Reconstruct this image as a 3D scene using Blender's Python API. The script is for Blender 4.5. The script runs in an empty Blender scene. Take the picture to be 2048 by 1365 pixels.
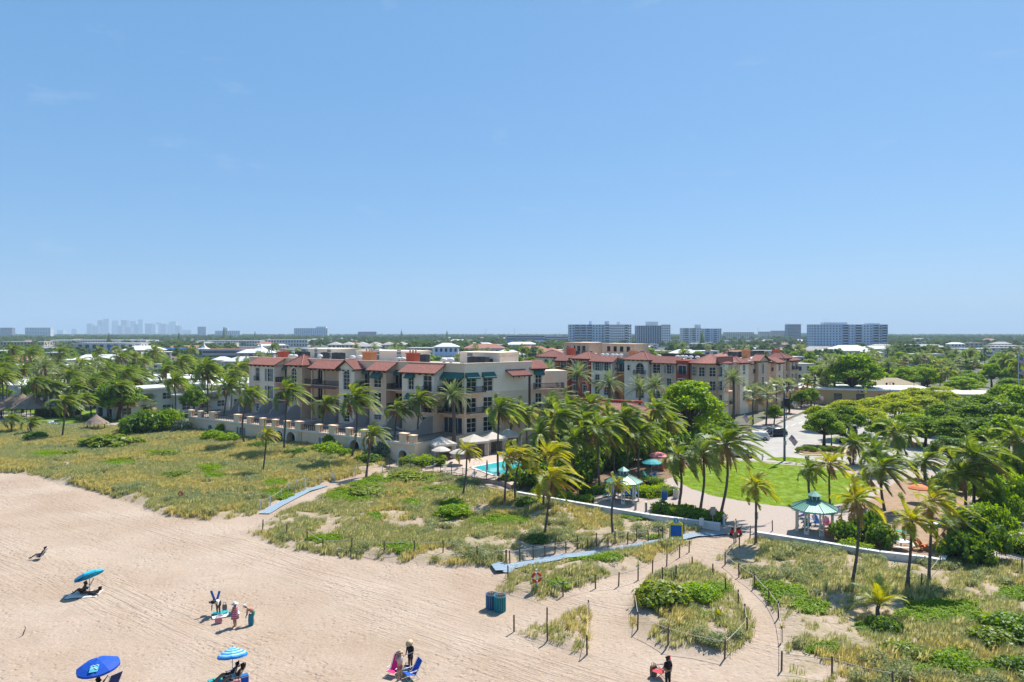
import bpy, math, random
import numpy as np
from mathutils import Vector, Matrix

sc = bpy.context.scene
C = sc.collection
R = math.radians

# ------------------------------------------------------------------ camera
CAMH, FPX, HORIZON = 21.0, 1365.0, 666.0          # metres, focal length in photo pixels, horizon row
cam_d = bpy.data.cameras.new('camera')
cam = bpy.data.objects.new('camera', cam_d); C.objects.link(cam)
cam.location = (0, 0, CAMH); cam.rotation_euler = (R(90), 0, 0)
cam_d.sensor_width = 36.0; cam_d.lens = 36.0 * FPX / 2048.0
cam_d.shift_y = -(682.5 - HORIZON) / 2048.0
cam_d.clip_start = 0.5; cam_d.clip_end = 60000
sc.camera = cam

# ------------------------------------------------------------------ sky, sun, exposure
SUN_AZ = math.atan2(0.60, 0.80)                    # from +Y towards +X
SUN_EL = R(53)
w = bpy.data.worlds.new('World'); sc.world = w; w.use_nodes = True
nt = w.node_tree; nt.nodes.clear()
out = nt.nodes.new('ShaderNodeOutputWorld'); bg = nt.nodes.new('ShaderNodeBackground')
sky = nt.nodes.new('ShaderNodeTexSky'); sky.sky_type = 'NISHITA'; sky.sun_disc = False
sky.sun_elevation = SUN_EL; sky.sun_rotation = SUN_AZ
sky.altitude = 0; sky.air_density = 1.0; sky.dust_density = 0.4; sky.ozone_density = 2.2
bg.inputs['Strength'].default_value = 0.078
# a few thin wisps of fair-weather cloud low over the land
tc = nt.nodes.new('ShaderNodeTexCoord'); mp = nt.nodes.new('ShaderNodeMapping')
mp.inputs['Scale'].default_value = (5.5, 5.5, 15.0)
nz = nt.nodes.new('ShaderNodeTexNoise'); nz.inputs['Scale'].default_value = 1.6; nz.inputs['Detail'].default_value = 7
nz.inputs['Roughness'].default_value = 0.62
rp = nt.nodes.new('ShaderNodeValToRGB'); rp.color_ramp.elements[0].position = 0.61; rp.color_ramp.elements[1].position = 0.88
rp.color_ramp.elements[1].color = (0.34, 0.34, 0.34, 1)
mx = nt.nodes.new('ShaderNodeMixRGB'); mx.blend_type = 'MIX'
mx.inputs['Color2'].default_value = (5.2, 6.2, 7.0, 1)
air = nt.nodes.new('ShaderNodeMixRGB'); air.inputs['Fac'].default_value = 0.60; air.inputs['Color2'].default_value = (1.14, 3.28, 6.5, 1)   # even blue of many times scattered light
L = nt.links.new
hsv = nt.nodes.new('ShaderNodeHueSaturation'); hsv.inputs['Saturation'].default_value = 1.0; hsv.inputs['Value'].default_value = 1.0
L(sky.outputs[0], hsv.inputs['Color'])
L(tc.outputs['Generated'], mp.inputs[0]); L(mp.outputs[0], nz.inputs[0]); L(nz.outputs[0], rp.inputs[0])
L(rp.outputs[0], mx.inputs['Fac']); L(hsv.outputs[0], air.inputs['Color1']); L(air.outputs[0], mx.inputs['Color1']); L(mx.outputs[0], bg.inputs['Color'])
L(bg.outputs[0], out.inputs[0])

sd = bpy.data.lights.new('sun', 'SUN'); sd.energy = 5.0; sd.angle = R(0.53); sd.color = (1.0, 0.95, 0.87)
sun = bpy.data.objects.new('sun', sd); C.objects.link(sun)
sdir = Vector((math.sin(SUN_AZ) * math.cos(SUN_EL), math.cos(SUN_AZ) * math.cos(SUN_EL), math.sin(SUN_EL)))
sun.rotation_euler = sdir.to_track_quat('Z', 'Y').to_euler(); sun.location = sdir * 300

vs = sc.view_settings
vs.view_transform = 'Standard'; vs.look = 'None'; vs.exposure = 0.74; vs.gamma = 1.0; vs.use_curve_mapping = False
cy = sc.cycles
cy.max_bounces = 7; cy.diffuse_bounces = 4; cy.glossy_bounces = 2; cy.transmission_bounces = 4
cy.volume_bounces = 0; cy.transparent_max_bounces = 4
cy.use_denoising = True
cy.sample_clamp_indirect = 6.0

# ------------------------------------------------------------------ helpers
rnd = random.Random(7)
def G(px, py, z=0.0):
    """photo pixel -> point of the level plane z"""
    d = FPX * (CAMH - z) / (py - HORIZON)
    return Vector(((px - 1024.0) / FPX * d, d, z))
def AT(px, d, z=0.0):
    return Vector(((px - 1024.0) / FPX * d, d, z))
def ZAT(py, d):
    return CAMH - (py - HORIZON) / FPX * d
U = Vector((0.826, -0.563, 0)).normalized()        # along the shore, to the right
V = Vector((-U.y, U.x, 0))                         # inland
UANG = math.atan2(U.y, U.x)

class MB:
    def __init__(s): s.v = []; s.f = []; s.m = []
    def add(s, vs_, fs, m=0):
        o = len(s.v); s.v.extend([tuple(p) for p in vs_])
        for f in fs: s.f.append(tuple(i + o for i in f)); s.m.append(m)
        return s
    def obox(s, o, a, b, c, m=0):
        o, a, b, c = Vector(o), Vector(a), Vector(b), Vector(c)
        P = [o, o + a, o + a + b, o + b, o + c, o + a + c, o + a + b + c, o + b + c]
        return s.add(P, [(0, 3, 2, 1), (4, 5, 6, 7), (0, 1, 5, 4), (1, 2, 6, 5), (2, 3, 7, 6), (3, 0, 4, 7)], m)
    def box(s, x0, x1, y0, y1, z0, z1, m=0):
        return s.obox((x0, y0, z0), (x1 - x0, 0, 0), (0, y1 - y0, 0), (0, 0, z1 - z0), m)
    def cbox(s, c, sx, sy, sz, rz=0.0, m=0, tilt=None):
        M = Matrix.Rotation(rz, 3, 'Z')
        if tilt is not None: M = M @ tilt
        a, b, c2 = M @ Vector((sx, 0, 0)), M @ Vector((0, sy, 0)), M @ Vector((0, 0, sz))
        return s.obox(Vector(c) - a / 2 - b / 2 - c2 / 2, a, b, c2, m)
    def quad(s, a, b, c, d, m=0): return s.add([a, b, c, d], [(0, 1, 2, 3)], m)
    def tri(s, a, b, c, m=0): return s.add([a, b, c], [(0, 1, 2)], m)
    def path(s, pts, r, n=6, m=0, caps=True):
        pts = [Vector(p) for p in pts]
        rs = r if isinstance(r, (list, tuple)) else [r] * len(pts)
        rings = []
        prev = None
        for i, p in enumerate(pts):
            t = (pts[min(i + 1, len(pts) - 1)] - pts[max(i - 1, 0)])
            if t.length < 1e-9: t = Vector((0, 0, 1))
            t.normalize()
            x = t.orthogonal().normalized() if prev is None else (prev - t * prev.dot(t)).normalized()
            prev = x; y = t.cross(x)
            rings.append([p + (x * math.cos(2 * math.pi * k / n) + y * math.sin(2 * math.pi * k / n)) * rs[i] for k in range(n)])
        V_ = [q for rg in rings for q in rg]; F = []
        for i in range(len(pts) - 1):
            for k in range(n):
                a = i * n + k; b = i * n + (k + 1) % n
                F.append((a, b, b + n, a + n))
        if caps:
            F.append(tuple(reversed(range(n)))); F.append(tuple((len(pts) - 1) * n + k for k in range(n)))
        return s.add(V_, F, m)
    def tube(s, a, b, r0, r1=None, n=8, m=0): return s.path([a, b], [r0, r0 if r1 is None else r1], n, m)
    def lathe(s, prof, n=16, c=(0, 0, 0), m=0, a0=0.0):
        c = Vector(c); V_ = []; F = []
        for r, z in prof:
            for k in range(n):
                t = a0 + 2 * math.pi * k / n
                V_.append(c + Vector((r * math.cos(t), r * math.sin(t), z)))
        for i in range(len(prof) - 1):
            for k in range(n):
                a = i * n + k; b = i * n + (k + 1) % n
                F.append((a, b, b + n, a + n))
        F.append(tuple(reversed(range(n)))); F.append(tuple((len(prof) - 1) * n + k for k in range(n)))
        return s.add(V_, F, m)
    def prism(s, poly, z0, z1, m=0):
        n = len(poly)
        ar = sum(poly[i][0] * poly[(i + 1) % n][1] - poly[(i + 1) % n][0] * poly[i][1] for i in range(n))
        if ar < 0: poly = list(reversed(poly))
        V_ = [(p[0], p[1], z0) for p in poly] + [(p[0], p[1], z1) for p in poly]
        F = [tuple(reversed(range(n))), tuple(range(n, 2 * n))]
        for i in range(n): j = (i + 1) % n; F.append((i, j, j + n, i + n))
        return s.add(V_, F, m)
    def mesh(s, name, mats, smooth=False):
        me = bpy.data.meshes.new(name); me.from_pydata(s.v, [], s.f)
        for mt in (mats if isinstance(mats, (list, tuple)) else [mats]): me.materials.append(mt)
        if any(s.m): me.polygons.foreach_set('material_index', s.m)
        if smooth: me.polygons.foreach_set('use_smooth', [True] * len(s.f))
        me.update(); return me
    def build(s, name, mats, parent=None, smooth=False):
        return obj(name, s.mesh(name, mats, smooth), parent)

def obj(name, me, parent=None, loc=None, rz=None):
    o = bpy.data.objects.new(name, me); C.objects.link(o)
    if parent is not None: o.parent = parent
    if loc is not None: o.location = loc
    if rz is not None: o.rotation_euler = (0, 0, rz)
    return o
def tag(o, label, cat, group=None, kind=None):
    if label: o['label'] = label
    if cat: o['category'] = cat
    if group: o['group'] = group
    if kind: o['kind'] = kind
    return o
def thing(name, label, cat, loc=(0, 0, 0), rz=0.0, group=None):
    o = bpy.data.objects.new(name, None); C.objects.link(o)
    o.empty_display_size = 0.3; o.location = loc; o.rotation_euler = (0, 0, rz)
    return tag(o, label, cat, group)
def struct(o): o['kind'] = 'structure'; return o

# ------------------------------------------------------------------ materials
def srgb(r, g, b):
    f = lambda c: c / 12.92 if c <= 0.04045 else ((c + 0.055) / 1.055) ** 2.4
    return (f(r / 255), f(g / 255), f(b / 255))
MATS = {}
def mat(name, col, rough=0.8, var=0.12, vscale=1.5, bump=0.0, bscale=8.0, metal=0.0, spec=0.3, obrand=0.0, streak=0.0):
    if name in MATS: return MATS[name]
    m = bpy.data.materials.new(name); m.use_nodes = True; n = m.node_tree; b = n.nodes['Principled BSDF']
    b.inputs['Roughness'].default_value = rough; b.inputs['Metallic'].default_value = metal
    b.inputs['Specular IOR Level'].default_value = spec
    col = tuple(col[:3])
    tcn = n.nodes.new('ShaderNodeTexCoord')
    if var > 0:
        no = n.nodes.new('ShaderNodeTexNoise'); no.inputs['Scale'].default_value = vscale; no.inputs['Detail'].default_value = 5
        no.inputs['Roughness'].default_value = 0.65
        src = tcn.outputs['Object']
        if streak:
            mpn = n.nodes.new('ShaderNodeMapping'); mpn.inputs['Scale'].default_value = (1, 1, streak)
            n.links.new(src, mpn.inputs[0]); src = mpn.outputs[0]
        n.links.new(src, no.inputs['Vector'])
        r = n.nodes.new('ShaderNodeValToRGB')
        r.color_ramp.elements[0].position = 0.28; r.color_ramp.elements[1].position = 0.72
        r.color_ramp.elements[0].color = (*[c * (1 - var) for c in col], 1)
        r.color_ramp.elements[1].color = (*[min(1, c * (1 + var)) for c in col], 1)
        n.links.new(no.outputs[0], r.inputs[0]); last = r.outputs[0]
        if obrand:
            oi = n.nodes.new('ShaderNodeObjectInfo'); h = n.nodes.new('ShaderNodeHueSaturation')
            mr = n.nodes.new('ShaderNodeMapRange'); mr.inputs[3].default_value = 1 - obrand; mr.inputs[4].default_value = 1 + obrand
            n.links.new(oi.outputs['Random'], mr.inputs[0]); n.links.new(mr.outputs[0], h.inputs['Value'])
            n.links.new(last, h.inputs['Color']); last = h.outputs[0]
        n.links.new(last, b.inputs['Base Color'])
    else:
        b.inputs['Base Color'].default_value = (*col, 1)
    if bump > 0:
        bn = n.nodes.new('ShaderNodeTexNoise'); bn.inputs['Scale'].default_value = bscale; bn.inputs['Detail'].default_value = 4
        bp = n.nodes.new('ShaderNodeBump'); bp.inputs['Strength'].default_value = bump; bp.inputs['Distance'].default_value = 0.05
        n.links.new(tcn.outputs['Object'], bn.inputs['Vector']); n.links.new(bn.outputs[0], bp.inputs['Height'])
        n.links.new(bp.outputs[0], b.inputs['Normal'])
    MATS[name] = m; return m
def leafmat(name, c0, c1, trans=0.35, c2=None, gloss=0.03, vscale=0.9):
    """leaves: two or three leaf colours, light passes through"""
    if name in MATS: return MATS[name]
    m = bpy.data.materials.new(name); m.use_nodes = True; n = m.node_tree; n.nodes.clear()
    o = n.nodes.new('ShaderNodeOutputMaterial'); d = n.nodes.new('ShaderNodeBsdfDiffuse'); t = n.nodes.new('ShaderNodeBsdfTranslucent')
    g = n.nodes.new('ShaderNodeBsdfGlossy'); g.inputs['Roughness'].default_value = 0.5; g.inputs['Color'].default_value = (0.9, 0.95, 0.9, 1)
    m1 = n.nodes.new('ShaderNodeMixShader'); m1.inputs[0].default_value = trans
    m2 = n.nodes.new('ShaderNodeMixShader'); m2.inputs[0].default_value = gloss * 0.28
    geo = n.nodes.new('ShaderNodeNewGeometry'); oi = n.nodes.new('ShaderNodeObjectInfo')
    ad = n.nodes.new('ShaderNodeMath'); ad.operation = 'MULTIPLY_ADD'; ad.inputs[1].default_value = 0.62
    md = n.nodes.new('ShaderNodeMath'); md.operation = 'MULTIPLY'; md.inputs[1].default_value = 0.38
    n.links.new(geo.outputs['Random Per Island'], ad.inputs[0]); n.links.new(oi.outputs['Random'], md.inputs[0]); n.links.new(md.outputs[0], ad.inputs[2])
    r = n.nodes.new('ShaderNodeValToRGB'); r.color_ramp.elements[0].color = (*c0, 1); r.color_ramp.elements[1].color = (*c1, 1)
    if c2:
        r.color_ramp.elements[1].position = 0.78; e = r.color_ramp.elements.new(0.97); e.color = (*c2, 1)
    n.links.new(ad.outputs[0], r.inputs[0])
    n.links.new(r.outputs[0], d.inputs[0])
    hs = n.nodes.new('ShaderNodeHueSaturation'); hs.inputs['Hue'].default_value = 0.475; hs.inputs['Saturation'].default_value = 1.15; hs.inputs['Value'].default_value = 1.6
    n.links.new(r.outputs[0], hs.inputs['Color']); n.links.new(hs.outputs[0], t.inputs[0])
    n.links.new(d.outputs[0], m1.inputs[1]); n.links.new(t.outputs[0], m1.inputs[2])
    n.links.new(m1.outputs[0], m2.inputs[1]); n.links.new(g.outputs[0], m2.inputs[2]); n.links.new(m2.outputs[0], o.inputs[0])
    MATS[name] = m; return m
def glassmat(name, col, rough=0.08):
    if name in MATS: return MATS[name]
    m = bpy.data.materials.new(name); m.use_nodes = True; b = m.node_tree.nodes['Principled BSDF']
    b.inputs['Base Color'].default_value = (*col, 1); b.inputs['Roughness'].default_value = rough; b.inputs['Specular IOR Level'].default_value = 0.6
    MATS[name] = m; return m

# ------------------------------------------------------------------ numpy noise
def vnoise(x, y, seed):
    g = np.random.RandomState(seed).rand(257, 257)
    xi = np.floor(x).astype(int); yi = np.floor(y).astype(int); fx = x - xi; fy = y - yi
    fx = fx * fx * (3 - 2 * fx); fy = fy * fy * (3 - 2 * fy)
    a = g[xi % 256, yi % 256]; b = g[(xi + 1) % 256, yi % 256]; c = g[xi % 256, (yi + 1) % 256]; d = g[(xi + 1) % 256, (yi + 1) % 256]
    return (a * (1 - fx) + b * fx) * (1 - fy) + (c * (1 - fx) + d * fx) * fy
def fbm(x, y, sc_, seed, oct_=4):
    t = 0; a = 0.5; s = 0
    for k in range(oct_):
        t = t + a * vnoise(x / sc_ * 2 ** k + 17.3 * k, y / sc_ * 2 ** k + 5.1 * k, seed + k); s += a; a *= 0.5
    return t / s
def inpoly(x, y, poly):
    r = np.zeros(np.shape(x), bool); n = len(poly)
    for i in range(n):
        x0, y0 = poly[i]; x1, y1 = poly[(i + 1) % n]
        if y0 == y1: continue
        c = ((y0 > y) != (y1 > y)) & (x < (x1 - x0) * (y - y0) / (y1 - y0) + x0)
        r ^= c
    return r
def polydist(x, y, poly, closed=True):
    d = np.full(np.shape(x), 1e9); n = len(poly)
    for i in range(n if closed else n - 1):
        ax, ay = poly[i]; bx, by = poly[(i + 1) % n]
        dx, dy = bx - ax, by - ay; q = dx * dx + dy * dy + 1e-9
        t = np.clip(((x - ax) * dx + (y - ay) * dy) / q, 0, 1)
        d = np.minimum(d, np.hypot(x - ax - t * dx, y - ay - t * dy))
    return d
def sstep(x): x = np.clip(x, 0, 1); return x * x * (3 - 2 * x)
def P2(pts, z=0.0): return [tuple(G(x, y, z)[:2]) for x, y in pts]
# ================================================================== GROUND
DUNES_PX = [
 [(-260, 905), (-120, 925), (0, 945), (80, 955), (200, 985), (330, 1030), (420, 1042), (505, 1030), (560, 1003), (640, 968), (740, 945), (800, 925), (830, 903), (380, 864), (250, 857), (0, 846), (-260, 838)],
 [(492, 1066), (560, 1096), (700, 1117), (860, 1131), (985, 1134), (1080, 1112), (1340, 1076), (1420, 1058), (1040, 984), (930, 962), (820, 938), (745, 955), (640, 992), (545, 1036)],
 [(985, 1184), (1070, 1204), (1120, 1192), (1180, 1167), (1270, 1141), (1392, 1088), (1340, 1090), (1040, 1140), (1012, 1155)],
 [(1026, 1264), (1110, 1294), (1178, 1314), (1182, 1212), (1090, 1248)],
 [(1262, 1205), (1262, 1262), (1330, 1294), (1440, 1324), (1506, 1285), (1496, 1220), (1452, 1158), (1390, 1136), (1300, 1160)],
 [(1432, 1116), (1520, 1182), (1562, 1242), (1568, 1300), (1552, 1420), (2200, 1420), (2200, 1130), (1990, 1122), (1850, 1124), (1515, 1076), (1482, 1084)],
]
DUNES = [P2(p, 0.1) for p in DUNES_PX]
POD_A, POD_B = Vector((-67.7, 143.0, 0)), Vector((-15.3, 107.3, 0))   # podium foot, left and right
BOUND = [tuple(G(-500, 830)[:2]), tuple(G(-100, 838)[:2]), tuple(G(100, 850)[:2]), tuple(G(190, 864)[:2]), tuple(G(330, 868)[:2]), (POD_A.x, POD_A.y), (POD_B.x, POD_B.y),
         tuple(G(790, 938)[:2]), tuple(G(1000, 966)[:2]), tuple(G(1035, 988)[:2]), tuple(G(1440, 1064)[:2]), tuple(G(1515, 1076)[:2]), tuple(G(1850, 1128)[:2]), tuple(G(1900, 1118)[:2]), tuple(G(1990, 1124)[:2]), tuple(G(2300, 1180)[:2])]
KEEP = BOUND + [(70, 30), (-120, 30)]
TX0, TX1, TY0, TY1, TS = -100.0, 62.0, 34.0, 162.0, 0.32
nx, ny = int((TX1 - TX0) / TS) + 1, int((TY1 - TY0) / TS) + 1
gx, gy = np.meshgrid(np.linspace(TX0, TX1, nx), np.linspace(TY0, TY1, ny), indexing='ij')
dune = np.zeros_like(gx); wob = (fbm(gx, gy, 5.0, 11) - 0.5) * 3.2
for p in DUNES:
    ins = inpoly(gx, gy, p); dd = polydist(gx, gy, p)
    sd_ = np.where(ins, dd, -dd) + wob * 0.55
    dune = np.maximum(dune, sstep((sd_ + 0.6) / 2.2))
rough_ = fbm(gx, gy, 6.0, 3, 4); fine = fbm(gx, gy, 1.3, 5, 3)
pd = polydist(gx, gy, [(POD_A.x, POD_A.y), (POD_B.x, POD_B.y)], False)
TH = 0.05 + (fine - 0.5) * 0.10 + (fbm(gx, gy, 14, 21) - 0.5) * 0.35
TH = TH * (1 - dune) + dune * (0.12 + 0.75 * rough_ + 0.22 * (fine - 0.5))
TH = TH + 0.35 * sstep(1 - pd / 16.0) * dune
wl = np.minimum(polydist(gx, gy, P2([(1000, 966), (1035, 988), (1440, 1064)]), False), polydist(gx, gy, P2([(1515, 1076), (1850, 1128), (2300, 1180)]), False))
TH = TH * (0.30 + 0.70 * sstep((wl - 0.5) / 5.0))
TH = np.maximum(TH, 0.02)
def hz(x, y):
    i = min(max((x - TX0) / (TX1 - TX0) * (nx - 1), 0), nx - 1.001); j = min(max((y - TY0) / (TY1 - TY0) * (ny - 1), 0), ny - 1.001)
    a, b = int(i), int(j); fx, fy = i - a, j - b
    return float((TH[a, b] * (1 - fx) + TH[a + 1, b] * fx) * (1 - fy) + (TH[a, b + 1] * (1 - fx) + TH[a + 1, b + 1] * fx) * fy)
def GT(px, py):
    z = 0.2
    for k in range(6):
        p = G(px, py, z); z = 0.5 * z + 0.5 * hz(p.x, p.y)
    p = G(px, py, z); p.z = hz(p.x, p.y); return p

def sandmat():
    m = bpy.data.materials.new('sand'); m.use_nodes = True; n = m.node_tree; b = n.nodes['Principled BSDF']; K = n.links.new
    b.inputs['Roughness'].default_value = 0.95; b.inputs['Specular IOR Level'].default_value = 0.1
    geo = n.nodes.new('ShaderNodeNewGeometry'); at = n.nodes.new('ShaderNodeAttribute'); at.attribute_name = 'dune'
    def noise(scale, det=4, vec=None, ro=0.6):
        q = n.nodes.new('ShaderNodeTexNoise'); q.inputs['Scale'].default_value = scale; q.inputs['Detail'].default_value = det; q.inputs['Roughness'].default_value = ro
        K(vec or geo.outputs['Position'], q.inputs['Vector']); return q.outputs[0]
    def ramp(src, p0, p1, c0, c1):
        r = n.nodes.new('ShaderNodeValToRGB'); r.color_ramp.elements[0].position = p0; r.color_ramp.elements[1].position = p1
        r.color_ramp.elements[0].color = (*c0, 1); r.color_ramp.elements[1].color = (*c1, 1); K(src, r.inputs[0]); return r.outputs[0]
    def mth(op, a, b_=None, c_=None):
        q = n.nodes.new('ShaderNodeMath'); q.operation = op
        for i, v in enumerate((a, b_, c_)):
            if v is None: continue
            if isinstance(v, (int, float)): q.inputs[i].default_value = v
            else: K(v, q.inputs[i])
        return q.outputs[0]
    base = ramp(noise(0.10, 5), 0.35, 0.65, (0.350, 0.267, 0.202), (0.418, 0.340, 0.275))
    fleck = ramp(noise(5.0, 5, ro=0.75), 0.30, 0.62, (0.80, 0.76, 0.70), (1.06, 1.05, 1.04))
    mm = n.nodes.new('ShaderNodeMixRGB'); mm.blend_type = 'MULTIPLY'; mm.inputs[0].default_value = 1; K(base, mm.inputs[1]); K(fleck, mm.inputs[2])
    # dune: paler dry sand between litter of dead leaves and roots
    lit = mth('MULTIPLY', at.outputs['Fac'], ramp(noise(0.55, 6, ro=0.7), 0.40, 0.60, (0, 0, 0), (1, 1, 1)))
    dn = n.nodes.new('ShaderNodeMixRGB'); K(lit, dn.inputs[0]); K(mm.outputs[0], dn.inputs[1])
    K(ramp(noise(2.6, 5, ro=0.7), 0.3, 0.7, (0.22, 0.19, 0.10), (0.34, 0.28, 0.18)), dn.inputs[2])
    K(dn.outputs[0], b.inputs['Base Color'])
    # relief: footprints, tyre ruts along the shore
    mp_ = n.nodes.new('ShaderNodeMapping'); mp_.inputs['Rotation'].default_value = (0, 0, -UANG); K(geo.outputs['Position'], mp_.inputs[0])
    st = n.nodes.new('ShaderNodeMapping'); st.inputs['Scale'].default_value = (0.05, 0.85, 0); K(mp_.outputs[0], st.inputs[0])
    ruts = mth('ABSOLUTE', mth('SUBTRACT', noise(1.5, 3, st.outputs[0], 0.7), 0.5))
    ruts = mth('MINIMUM', mth('MULTIPLY', ruts, 9.0), 1.0)
    st2 = n.nodes.new('ShaderNodeMapping'); st2.inputs['Scale'].default_value = (0.012, 0.10, 0); K(mp_.outputs[0], st2.inputs[0])
    rmask = ramp(noise(1.0, 2, st2.outputs[0]), 0.44, 0.58, (0, 0, 0), (1, 1, 1))
    vo = n.nodes.new('ShaderNodeTexVoronoi'); vo.inputs['Scale'].default_value = 2.2; vo.feature = 'SMOOTH_F1'; vo.inputs['Smoothness'].default_value = 0.35
    wv = n.nodes.new('ShaderNodeVectorMath'); wv.operation = 'MULTIPLY_ADD'
    wn = n.nodes.new('ShaderNodeTexNoise'); wn.inputs['Scale'].default_value = 1.7; wn.inputs['Detail'].default_value = 3; K(geo.outputs['Position'], wn.inputs['Vector'])
    K(wn.outputs['Color'], wv.inputs[0]); wv.inputs[1].default_value = (0.7, 0.7, 0.0); K(geo.outputs['Position'], wv.inputs[2])
    sq = n.nodes.new('ShaderNodeMapping'); sq.inputs['Scale'].default_value = (1.0, 1.0, 0.0); K(wv.outputs[0], sq.inputs[0]); K(sq.outputs[0], vo.inputs['Vector'])
    foot = mth('MINIMUM', mth('MULTIPLY', vo.outputs['Distance'], 2.2), 1.0)
    fm = ramp(noise(0.16, 3), 0.36, 0.60, (0.12, 0.12, 0.12), (1, 1, 1))
    h = mth('ADD', mth('MULTIPLY', mth('MULTIPLY', foot, fm), 0.085), mth('MULTIPLY', mth('MULTIPLY', ruts, rmask), 0.05))
    h = mth('ADD', h, mth('MULTIPLY', noise(7.0, 4), 0.035))
    bp = n.nodes.new('ShaderNodeBump'); bp.inputs['Strength'].default_value = 1.0; bp.inputs['Distance'].default_value = 1.0
    K(h, bp.inputs['Height']); K(bp.outputs[0], b.inputs['Normal'])
    return m
SAND = sandmat()

def sheet(name, poly, z, material, thick=0.0):
    mb = MB()
    if thick: mb.prism(poly, z - thick, z)
    else:
        n = len(poly); ar = sum(poly[i][0] * poly[(i + 1) % n][1] - poly[(i + 1) % n][0] * poly[i][1] for i in range(n))
        if ar < 0: poly = list(reversed(poly))
        mb.add([(p[0], p[1], z) for p in poly], [tuple(range(n))])
    return struct(mb.build(name, material))

def terrain():
    keep = inpoly(gx, gy, KEEP) | (polydist(gx, gy, BOUND, False) < 0.9)
    idx = np.arange(nx * ny).reshape(nx, ny)
    cell = keep[:-1, :-1] & keep[1:, :-1] & keep[:-1, 1:] & keep[1:, 1:]
    a = idx[:-1, :-1][cell]; b = idx[1:, :-1][cell]; c = idx[1:, 1:][cell]; d = idx[:-1, 1:][cell]
    F = np.stack([a, b, c, d], 1)
    used = np.unique(F); rm = np.full(nx * ny, -1); rm[used] = np.arange(len(used)); F = rm[F]
    co = np.stack([gx.ravel(), gy.ravel(), TH.ravel()], 1)[used]
    me = bpy.data.meshes.new('beach_sand'); me.vertices.add(len(co)); me.vertices.foreach_set('co', co.ravel())
    me.loops.add(F.size); me.loops.foreach_set('vertex_index', F.ravel().astype(np.int32))
    me.polygons.add(len(F)); me.polygons.foreach_set('loop_start', np.arange(0, F.size, 4, dtype=np.int32))
    me.update(calc_edges=True); me.validate()
    me.polygons.foreach_set('use_smooth', [True] * len(me.polygons))
    at = me.attributes.new('dune', 'FLOAT', 'POINT'); at.data.foreach_set('value', dune.ravel()[used].astype(np.float32))
    me.materials.append(SAND); return struct(obj('beach_sand', me))
terrain()

M_land = mat('town_ground', (0.10, 0.105, 0.07), 0.95, 0.45, 0.02)
sheet('ground', [(-13500, -60), (13500, -60), (13500, 11800), (-13500, 11800)], -0.04, M_land)
M_pave = mat('paver_pink', (0.36, 0.295, 0.255), 0.9, 0.10, 3.0, 0.2, 20)
M_asph = mat('asphalt_worn', (0.35, 0.327, 0.30), 0.9, 0.16, 0.35, 0.15, 30)
M_conc = mat('concrete_walk', (0.38, 0.33, 0.29), 0.9, 0.10, 2.0)
M_mulch = mat('mulch', (0.20, 0.125, 0.075), 0.95, 0.35, 1.2, 0.4, 9)
M_gsand = mat('garden_sand', (0.30, 0.20, 0.125), 0.95, 0.25, 0.8, 0.4, 4)
M_lawn = mat('lawn_soil', (0.14, 0.22, 0.012), 0.95, 0.4, 0.6, 0.5, 14)
M_paint = mat('road_paint', (0.75, 0.75, 0.72), 0.8, 0.1, 4)

LAWN_PX = [(1348, 958), (1352, 944), (1368, 934), (1410, 929), (1490, 922), (1570, 930), (1650, 936), (1712, 950), (1745, 975), (1730, 998), (1660, 1012), (1590, 1016), (1520, 1008), (1430, 993), (1380, 977)]
sheet('plaza', P2([(1037, 986), (1440, 1061), (1515, 1073), (1880, 1128), (1895, 1080), (1960, 1000), (2060, 960), (2060, 930), (1800, 925), (1700, 916), (1560, 912), (1470, 898), (1380, 898), (1340, 915), (1330, 940), (1180, 955), (1060, 960)]), 0.004, M_pave)
sheet('parking_road', P2([(1250, 872), (1330, 905), (1385, 915), (1500, 922), (1560, 919), (1640, 923), (1720, 930), (1800, 938), (2120, 962), (2120, 868), (1900, 858), (1990, 800), (1990, 778), (1860, 792), (1700, 808), (1640, 814), (1560, 848), (1478, 886), (1400, 874)]), 0.010, M_asph)
sheet('lawn', P2(LAWN_PX), 0.016, M_lawn)
sheet('verge', P2([(1528, 921), (1545, 916), (1570, 914), (1612, 918), (1640, 926), (1600, 926)]), 0.02, M_lawn)
sheet('mulch_bed', P2([(1042, 985), (1110, 962), (1190, 935), (1300, 912), (1340, 900), (1340, 920), (1345, 955), (1300, 968), (1235, 972), (1195, 985), (1160, 1002)]), 0.022, M_mulch)
sheet('garden_bed', P2([(1615, 1090), (1880, 1126), (1890, 1085), (1940, 1000), (1960, 950), (1800, 960), (1760, 985), (1735, 1005), (1720, 1040), (1690, 1062)]), 0.024, M_gsand)
sheet('garden_path', P2([(1990, 1126), (1975, 1095), (1995, 1060), (2030, 1010), (2048, 960), (2120, 960), (2120, 1160)]), 0.028, M_conc)
# raised pavement along the street and in front of the north hotel
def strip(px, wdt, z0, z1, name, material):
    pts = [G(x, y) for x, y in px]; Lp = []; Rp = []
    for i, p in enumerate(pts):
        t = (pts[min(i + 1, len(pts) - 1)] - pts[max(i - 1, 0)]).normalized(); nn = Vector((-t.y, t.x, 0))
        Lp.append(p + nn * wdt / 2); Rp.append(p - nn * wdt / 2)
    mb = MB(); mb.prism([tuple(p[:2]) for p in Lp + Rp[::-1]], z0, z1)
    return struct(mb.build(name, material))
strip([(1405, 868), (1470, 878), (1560, 836), (1632, 806), (1690, 790)], 4.0, 0.0, 0.13, 'pavement', M_pave)
strip([(1440, 916), (1510, 921), (1600, 928), (1720, 938)], 1.6, 0.0, 0.05, 'footpath', M_conc)
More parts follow.
